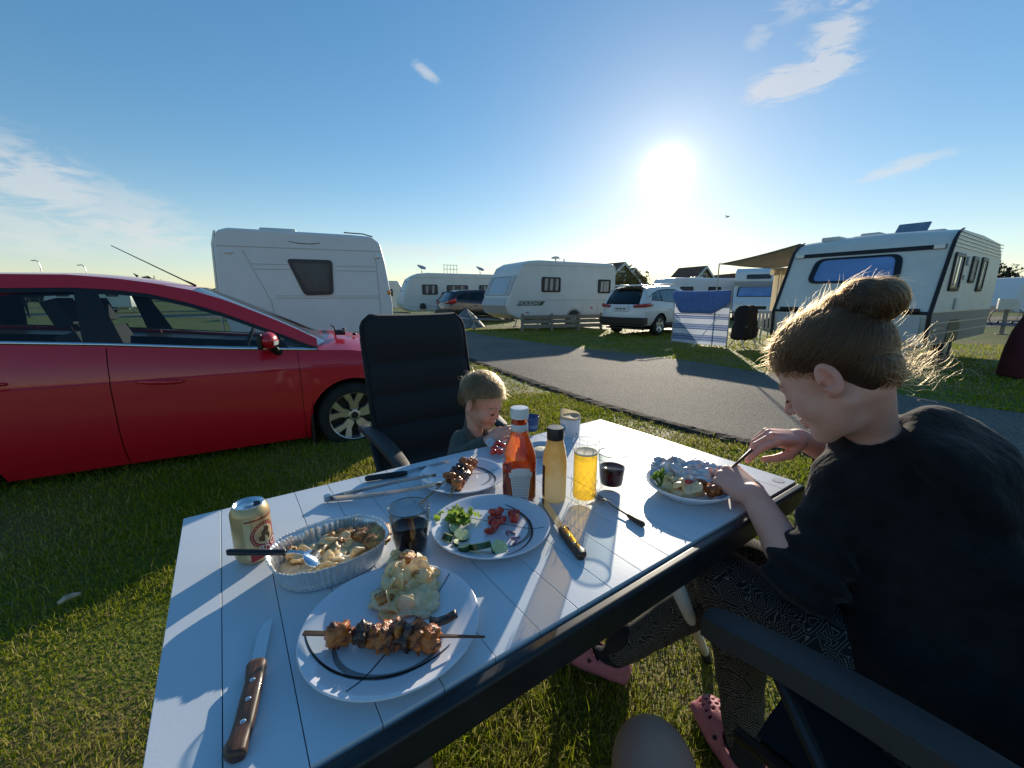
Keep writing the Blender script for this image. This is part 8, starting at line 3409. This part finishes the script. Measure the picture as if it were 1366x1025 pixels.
# ================================================================= the child
KH = np.array(PD(643, 537, 1.555))
KR_ = head_frame((0.86, -0.50), math.radians(24), 0.05)
KS = 0.80
KNB = np.array(PD(633, 578, 1.60))
kid = thing('person', 'small fair haired child in a dark green top eating across the table', 'person', (float(KNB[0]), float(KNB[1]), 0))
KO = np.array(kid.location)
KSR = np.array(PD(617, 590, 1.56))
KSL = KNB + np.array([0.09, 0.035, -0.045])
KER, KWR, KHA = np.array(PD(612, 614, 1.50)), np.array(PD(652, 588, 1.45)), np.array(PD(674, 577, 1.43))
KEL, KWL = KSL + np.array([0.05, -0.04, -0.13]), np.array(PD(694, 584, 1.47))


def kid_skin(P):
    q = (P - KH) @ KR_
    d = head_sdf(q, KS, True)
    d = smin(d, s_cap(P, KH + KR_ @ np.array([-0.03, 0, -0.04]), KNB, 0.030, 0.034), 0.015)
    d = smin(d, s_ell(P, KNB - np.array([0, 0, 0.10]), (0.075, 0.06, 0.09)), 0.02)
    d = smin(d, s_chain(P, [KSR, KER, KWR], [0.028, 0.024, 0.018], 0.01), 0.012)
    d = smin(d, s_chain(P, [KSL, KEL, KWL], [0.028, 0.024, 0.018], 0.01), 0.012)
    ar = KHA - KWR
    d = smin(d, hand_sdf(P, KWR, ar, (0, -0.6, 0.8), (-0.1, -0.75, 0.5), [(0.5, 0.6, 0.4)] * 4, 0.05, None, 0.62), 0.006)
    d = smin(d, hand_sdf(P, KWL, (-0.3, -0.8, 0.2), (-1, 0, 0), (0, 0.1, 1), [(0.6, 0.6, 0.4)] * 4, 0.05, None, 0.62), 0.006)
    return d


v, f = sdf_mesh(kid_skin, KH - np.array([0.2, 0.26, 0.30]), KH + np.array([0.26, 0.2, 0.18]), 0.0030)
tint(npobj('body', v, f, m_skin_c, kid, origin=KO), v, KH, KR_, KS)


def jumper(P):
    d = s_ell(P, KNB - np.array([0.0, 0.0, 0.13]), (0.115, 0.085, 0.135))
    d = smin(d, s_ell(P, KNB - np.array([0.0, -0.02, 0.26]), (0.115, 0.10, 0.12)), 0.04)
    d = smin(d, s_chain(P, [KSR, KNB - np.array([0, 0, 0.035]), KSL], [0.042, 0.042, 0.042], 0.02), 0.03)
    cr = KER + (KWR - KER) * 0.80
    cl = KEL + (KWL - KEL) * 0.75
    for ch in ([KSR, KER, cr], [KSL, KEL, cl]):
        d = smin(d, s_chain(P, ch, [0.044, 0.040, 0.030], 0.015) + 0.003 * vnoise(P, 50, 1.0), 0.02)
    d = smin(d, s_cap(P, KNB + np.array([0, 0, -0.01]), KNB * .6 + (KH + KR_ @ np.array([-0.03, 0, -0.04])) * .4, 0.046, 0.038), 0.02)
    d = smax(d, -s_cap(P, KNB - np.array([0, 0, 0.03]), KH, 0.031, 0.06), 0.004)
    return smax(d + 0.003 * vnoise(P, 30, 2.0), 0.43 - P[:, 2], 0.02)


v, f = sdf_mesh(jumper, KNB - np.array([0.2, 0.24, 0.32]), KNB + np.array([0.26, 0.18, 0.1]), 0.006)
npobj('jumper', v, f, m_green_s, kid, origin=KO)


def kid_legs(P):
    b = np.array([KNB[0], KNB[1] + 0.02, 0.47])
    d = s_ell(P, b, (0.11, 0.10, 0.08))
    for s in (-1, 1):
        L_ = np.array([0.819, 0.573, 0]) * s * 0.065
        k = b + L_ + np.array([0.573, -0.819, 0]) * 0.22
        a_ = k + np.array([0.02, -0.02, -0.22])
        d = smin(d, s_chain(P, [b + L_, k, a_], [0.06, 0.048, 0.035], 0.02), 0.03)
        d = smin(d, s_cap(P, a_, a_ + np.array([0.05, -0.07, -0.03]), 0.032, 0.028), 0.02)
    return d


v, f = sdf_mesh(kid_legs, (KNB[0] - 0.3, KNB[1] - 0.5, 0.1), (KNB[0] + 0.4, KNB[1] + 0.25, 0.62), 0.009)
npobj('trousers', v, f, m_trou, kid, origin=KO)


def kmask(q):
    s = KS
    a_ = ((q[:, 2] - 0.074 * s) - (q[:, 0] - 0.085 * s) * 0.42) * -0.95
    a_ = smax(a_, 0.0 - 10 * np.ones(len(q)), 0.01)
    b_ = smax(q[:, 0] - 0.012, 0.012 * s - q[:, 2], 0.01)
    c_ = smax(q[:, 0] + 0.030, -0.045 * s - q[:, 2], 0.012)
    return smin(smin(a_, b_, 0.01), c_, 0.02)


def kid_hair(P):
    q = (P - KH) @ KR_
    d = cran(q, KS, 0, True) - 0.006 * np.clip(-kmask(q) / 0.03, 0.12, 1)
    d = smin(d, s_ell(q, (-0.055, 0, 0.0), (0.045, 0.062, 0.055)), 0.02)
    d = smax(d, kmask(q), 0.008)
    return d + 0.0012 * vnoise(q, 110, 2.0)


v, f = sdf_mesh(kid_hair, KH - 0.16, KH + 0.17, 0.004)
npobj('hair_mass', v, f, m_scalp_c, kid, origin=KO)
cur = []
cnt = 0
crown = np.array([-0.075, 0.0, 0.105]) * KS
E3 = np.array([0.103, 0.083, 0.090]) * KS
C3 = np.array([-0.016, 0, 0.050]) * KS
while cnt < 3600:
    t_ = g_.normal(0, 1, 3)
    t_ /= np.linalg.norm(t_)
    root = C3 + t_ * E3
    if kmask(root[None])[0] > -0.001:
        continue
    cnt += 1
    n = 7
    u = np.linspace(0, 1, n)[:, None]
    away = root - crown
    away -= t_ * (away @ t_)
    away /= np.linalg.norm(away) + 1e-6
    L = g_.uniform(0.010, 0.034) * (0.65 if root[0] > 0.03 else 1.0)
    lift = g_.uniform(0.004, 0.010)
    raw = root + u * L * (away + g_.normal(0, 0.16, 3))
    dv = (raw - C3) / E3
    nr = np.linalg.norm(dv, axis=1, keepdims=True)
    pts = C3 + dv / nr * (E3 + 0.003 + lift * np.sin(np.minimum(u * 2.2, 1.7)))
    if cnt % 14 == 0:
        pts = pts + u ** 2 * (t_ * g_.uniform(0.004, 0.02) + g_.normal(0, 0.006, 3))
    cur.append(to_world(pts, KH, KR_))
strands('hair', cur, 0.00034, m_hair_c, kid, KO)
lash = []
for s in (-1, 1):
    for k in range(18):
        t_ = (k / 17 - 0.5) * 2
        p0 = np.array([0.0872 - 0.003 * t_ * t_, s * (0.031 + 0.011 * t_), -0.003]) * KS
        lash.append(to_world(np.array([p0, p0 + [0.004, s * 0.001 * t_, -0.0035], p0 + [0.007, s * 0.002 * t_, -0.004]]), KH, KR_))
    for k in range(40):
        t_ = g_.random()
        p0 = np.array([0.0945 - 0.018 * t_ ** 1.5, s * (0.012 + 0.030 * t_), 0.0235 + 0.004 * math.sin(t_ * 3) + g_.normal(0, 0.001)]) * KS
        lash.append(to_world(np.array([p0, p0 + [-0.001, s * 0.003, 0.001], p0 + [-0.003, s * 0.006, 0.0005]]), KH, KR_))
strands('brow', lash, 0.00038, m_scalp_w, kid, KO)

# ================================================================= the photographer's legs
KP_R, KP_L = np.array(PD(873, 1030, 0.62)), np.array(PD(522, 1052, 0.60))
ph = thing('person', 'bare knees of a seated person at the bottom edge', 'person', (0.02, 0.0, 0))
PO = np.array(ph.location)


def photo_legs(P):
    d = s_ell(P, (0.0, -0.40, 0.53), (0.18, 0.14, 0.12))
    for k, hx in ((KP_R, 0.09), (KP_L, -0.11)):
        h = np.array([hx, -0.34, 0.54])
        a_ = np.array([k[0] * 1.05, k[1] + 0.04, 0.09])
        cf = k * 0.7 + a_ * 0.3 + np.array([0, -0.02, 0])
        d = smin(d, s_chain(P, [h, h * .45 + k * .55, k, cf, a_], [0.095, 0.078, 0.055, 0.054, 0.036], 0.03), 0.03)
        d = smin(d, s_cap(P, k + np.array([0, 0.015, 0.012]), k + np.array([0, 0.012, -0.02]), 0.047), 0.02)
        d = smin(d, s_cap(P, a_ + np.array([0, -0.02, -0.045]), a_ + np.array([0, 0.16, -0.06]), 0.035, 0.026), 0.03)
    return d


v, f = sdf_mesh(photo_legs, (-0.34, -0.56, 0.0), (0.36, 0.78, 0.68), 0.008)
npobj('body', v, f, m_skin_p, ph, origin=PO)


def shorts(P):
    d = s_ell(P, (0.0, -0.40, 0.54), (0.20, 0.155, 0.14))
    for k, hx in ((KP_R, 0.09), (KP_L, -0.11)):
        h = np.array([hx, -0.34, 0.545])
        d = smin(d, s_cap(P, h, h * .5 + k * .5, 0.108, 0.094), 0.04)
    return d + 0.004 * vnoise(P, 26, 1.0)


v, f = sdf_mesh(shorts, (-0.36, -0.6, 0.36), (0.36, 0.34, 0.74), 0.010)
npobj('shorts', v, f, m_trou, ph, origin=PO)

# ================================================================= chairs
m_pad = M('black_padded_mesh', (0.0125, 0.0135, 0.017), rough=0.85, var=0.12, vscale=5, sheen=0.08, bump=0.2, bscale=500)
m_tubeg = M('charcoal_frame', (0.03, 0.031, 0.033), rough=0.4, metal=0.3)
m_arm = M('charcoal_armrest_plastic', (0.044, 0.042, 0.041), rough=0.55, var=0.12, vscale=300, bump=0.25, bscale=900)


def camp_chair(nm, lab, loc, rz, recline, back_h, width, seat_z, arm_z, arm_len, quilt=True):
    """local x forward, y left; origin on the ground under the rear edge of the seat"""
    t = thing(nm, lab, 'chair', loc, rz)
    hw = width / 2
    sr = math.sin(recline)
    cr = math.cos(recline)
    # back cushion
    mb = MB()
    rows = []
    NS, NB_ = 46, 22

    def prof(s, y):
        edge = (1 - abs(y) ** 7) ** 0.45
        q = 0.0
        if quilt:
            for c in (0.27, 0.47, 0.69):
                q -= 0.024 * math.exp(-((s - c + 0.012 * y * y) / 0.016) ** 2)
            q += 0.016 * math.sin(PI * ((s - 0.05) * 4.5 % 1.0)) * (1 if s < 0.72 else 0.3)
            if s > 0.72:
                q += 0.022 * math.sin(PI * (s - 0.72) / 0.28)
        return (0.020 + q) * edge
    def pt(s, y, off):
        topr = 1.0
        ww = hw * (1 - 0.0 * s)
        if s > 0.90:
            ww *= (1 - 0.16 * ((s - 0.90) / 0.10) ** 2.6)
        x0 = -s * back_h * sr
        z0 = seat_z + s * back_h * cr
        bow = 0.02 * (y * y)
        return (x0 + (off + bow) * cr, y * ww, z0 + (off + bow) * sr)
    front = [[pt(s, y, prof(s, y)) for y in lin(-1, 1, NB_)] for s in lin(0.0, 1.0, NS)]
    back = [[pt(s, y, -0.022 * (1 - abs(y) ** 7) ** 0.45) for y in lin(-1, 1, NB_)] for s in lin(0.0, 1.0, NS)]
    mb.grid(front)
    mb.grid(back)
    n = NB_
    top = [front[-1], [((a[0] + b[0]) / 2, a[1], (a[2] + b[2]) / 2 + 0.012) for a, b in zip(front[-1], back[-1])], back[-1]]
    mb.grid(top)
    obj('back_pad', mb, m_pad, t, smooth=True)
    # piped edge
    mb = MB()
    pp = [pt(s, -1, 0.0) for s in lin(0.0, 1.0, 30)] + [pt(1.0, y, -0.004) for y in lin(-1, 1, 16)][1:-1] + [pt(s, 1, 0.0) for s in lin(1.0, 0.0, 30)]
    mb.tube(pp, 0.010, 8)
    obj('piping', mb, m_black, t, smooth=True)
    mb = MB()
    rows = []
    for x in lin(0.0, 0.46 if quilt else 0.37, 16):
        rows.append([(x, y * hw, seat_z + 0.02 * (1 - abs(y) ** 6) - 0.02 * x + (-0.03 * ((x - 0.40) / 0.06) ** 2 if x > 0.40 else 0)) for y in lin(-1, 1, 12)])
    mb.grid(rows)
    mb.grid([[(p[0], p[1], p[2] - 0.035) for p in r] for r in rows])
    obj('seat', mb, m_pad, t, smooth=True)
    for s in (-1, 1):
        mb = MB()
        y = s * (hw + 0.015)
        b0 = pt(0.02, s, -0.01)
        b1 = pt(0.86, s, -0.01)
        mb.tube([(b0[0] - 0.02, y - s * 0.022, b0[2]), (b1[0] - 0.02, y - s * 0.022, b1[2])], 0.012, 8)
        mb.tube([(0.02, y, seat_z - 0.01), (0.46 if quilt else 0.40, y, seat_z - 0.02)], 0.012, 8)
        obj('frame', mb, m_tubeg, t, smooth=True)
    for s in (-1, 1):
        y = s * (hw + 0.03)
        for (x0, z0, x1, z1) in ((0.36, arm_z - 0.03, -0.06, 0.0), (0.02, arm_z - 0.03, 0.44, 0.0)):
            mb = MB()
            mb.tube([(x0, y, z0), (x1, y, z1)], 0.0125, 8)
            obj('leg', mb, m_tubeg, t, smooth=True)
        mb = MB()
        rows = []
        th_ = 0.022 if quilt else 0.045
        al_ = arm_len if (s < 0 or not quilt) else arm_len * 0.5
        for u in lin(0, 1, 22):
            x = -0.10 + u * (al_ + 0.10)
            w = 0.026 + 0.006 * math.sin(PI * u)
            z = arm_z + 0.012 * math.sin(PI * u) - 0.022 * u ** 4
            e = min(1, (1 - u) / 0.03, 1) if u > 0.97 else 1
            w *= 0.72 + 0.28 * e
            rows.append([(x, y - w, z - th_), (x, y - w, z - 0.004), (x, y - w + 0.005, z), (x, y + w - 0.005, z), (x, y + w, z - 0.004), (x, y + w, z - th_)])
        mb.grid(rows, close_v=True, cap=True)
        obj('armrest', mb, m_arm, t, angle=40)
    return t


# the padded chair behind the child: facing the table
cdir = Vector((0.573, -0.819, 0))
TLc = Vector(PD(484, 424, 1.90))
wid = 0.525
rec = math.radians(13)
bh = 0.70
seatz = 0.445
cleft = Vector((cdir.y, -cdir.x, 0)) * -1     # the chair's own left
# top left corner in the picture is the chair's right
ctop = TLc + Vector((0.819, 0.573, 0)) * (wid / 2 - 0.02)
org = ctop + cdir * (bh * math.sin(rec))
bh = (ctop.z - seatz) / math.cos(rec)
camp_chair('padded_chair', 'black high backed padded camping chair standing behind the child', (org.x, org.y, 0), math.atan2(cdir.y, cdir.x), rec, bh, wid, seatz, 0.635, 0.44)
# the woman's chair
wdir = Vector((-0.573, 0.819, 0))
a0 = G(946, 800, 0.660)
lside = Vector((-0.819, -0.573, 0))
org = a0 - wdir * 0.47 - lside * (0.27 + 0.03)
camp_chair('folding_armchair', 'black folding armchair with grey armrests under the woman', (org.x, org.y, 0), math.atan2(wdir.y, wdir.x), math.radians(14), 0.62, 0.54, 0.43, 0.660, 0.47, False)
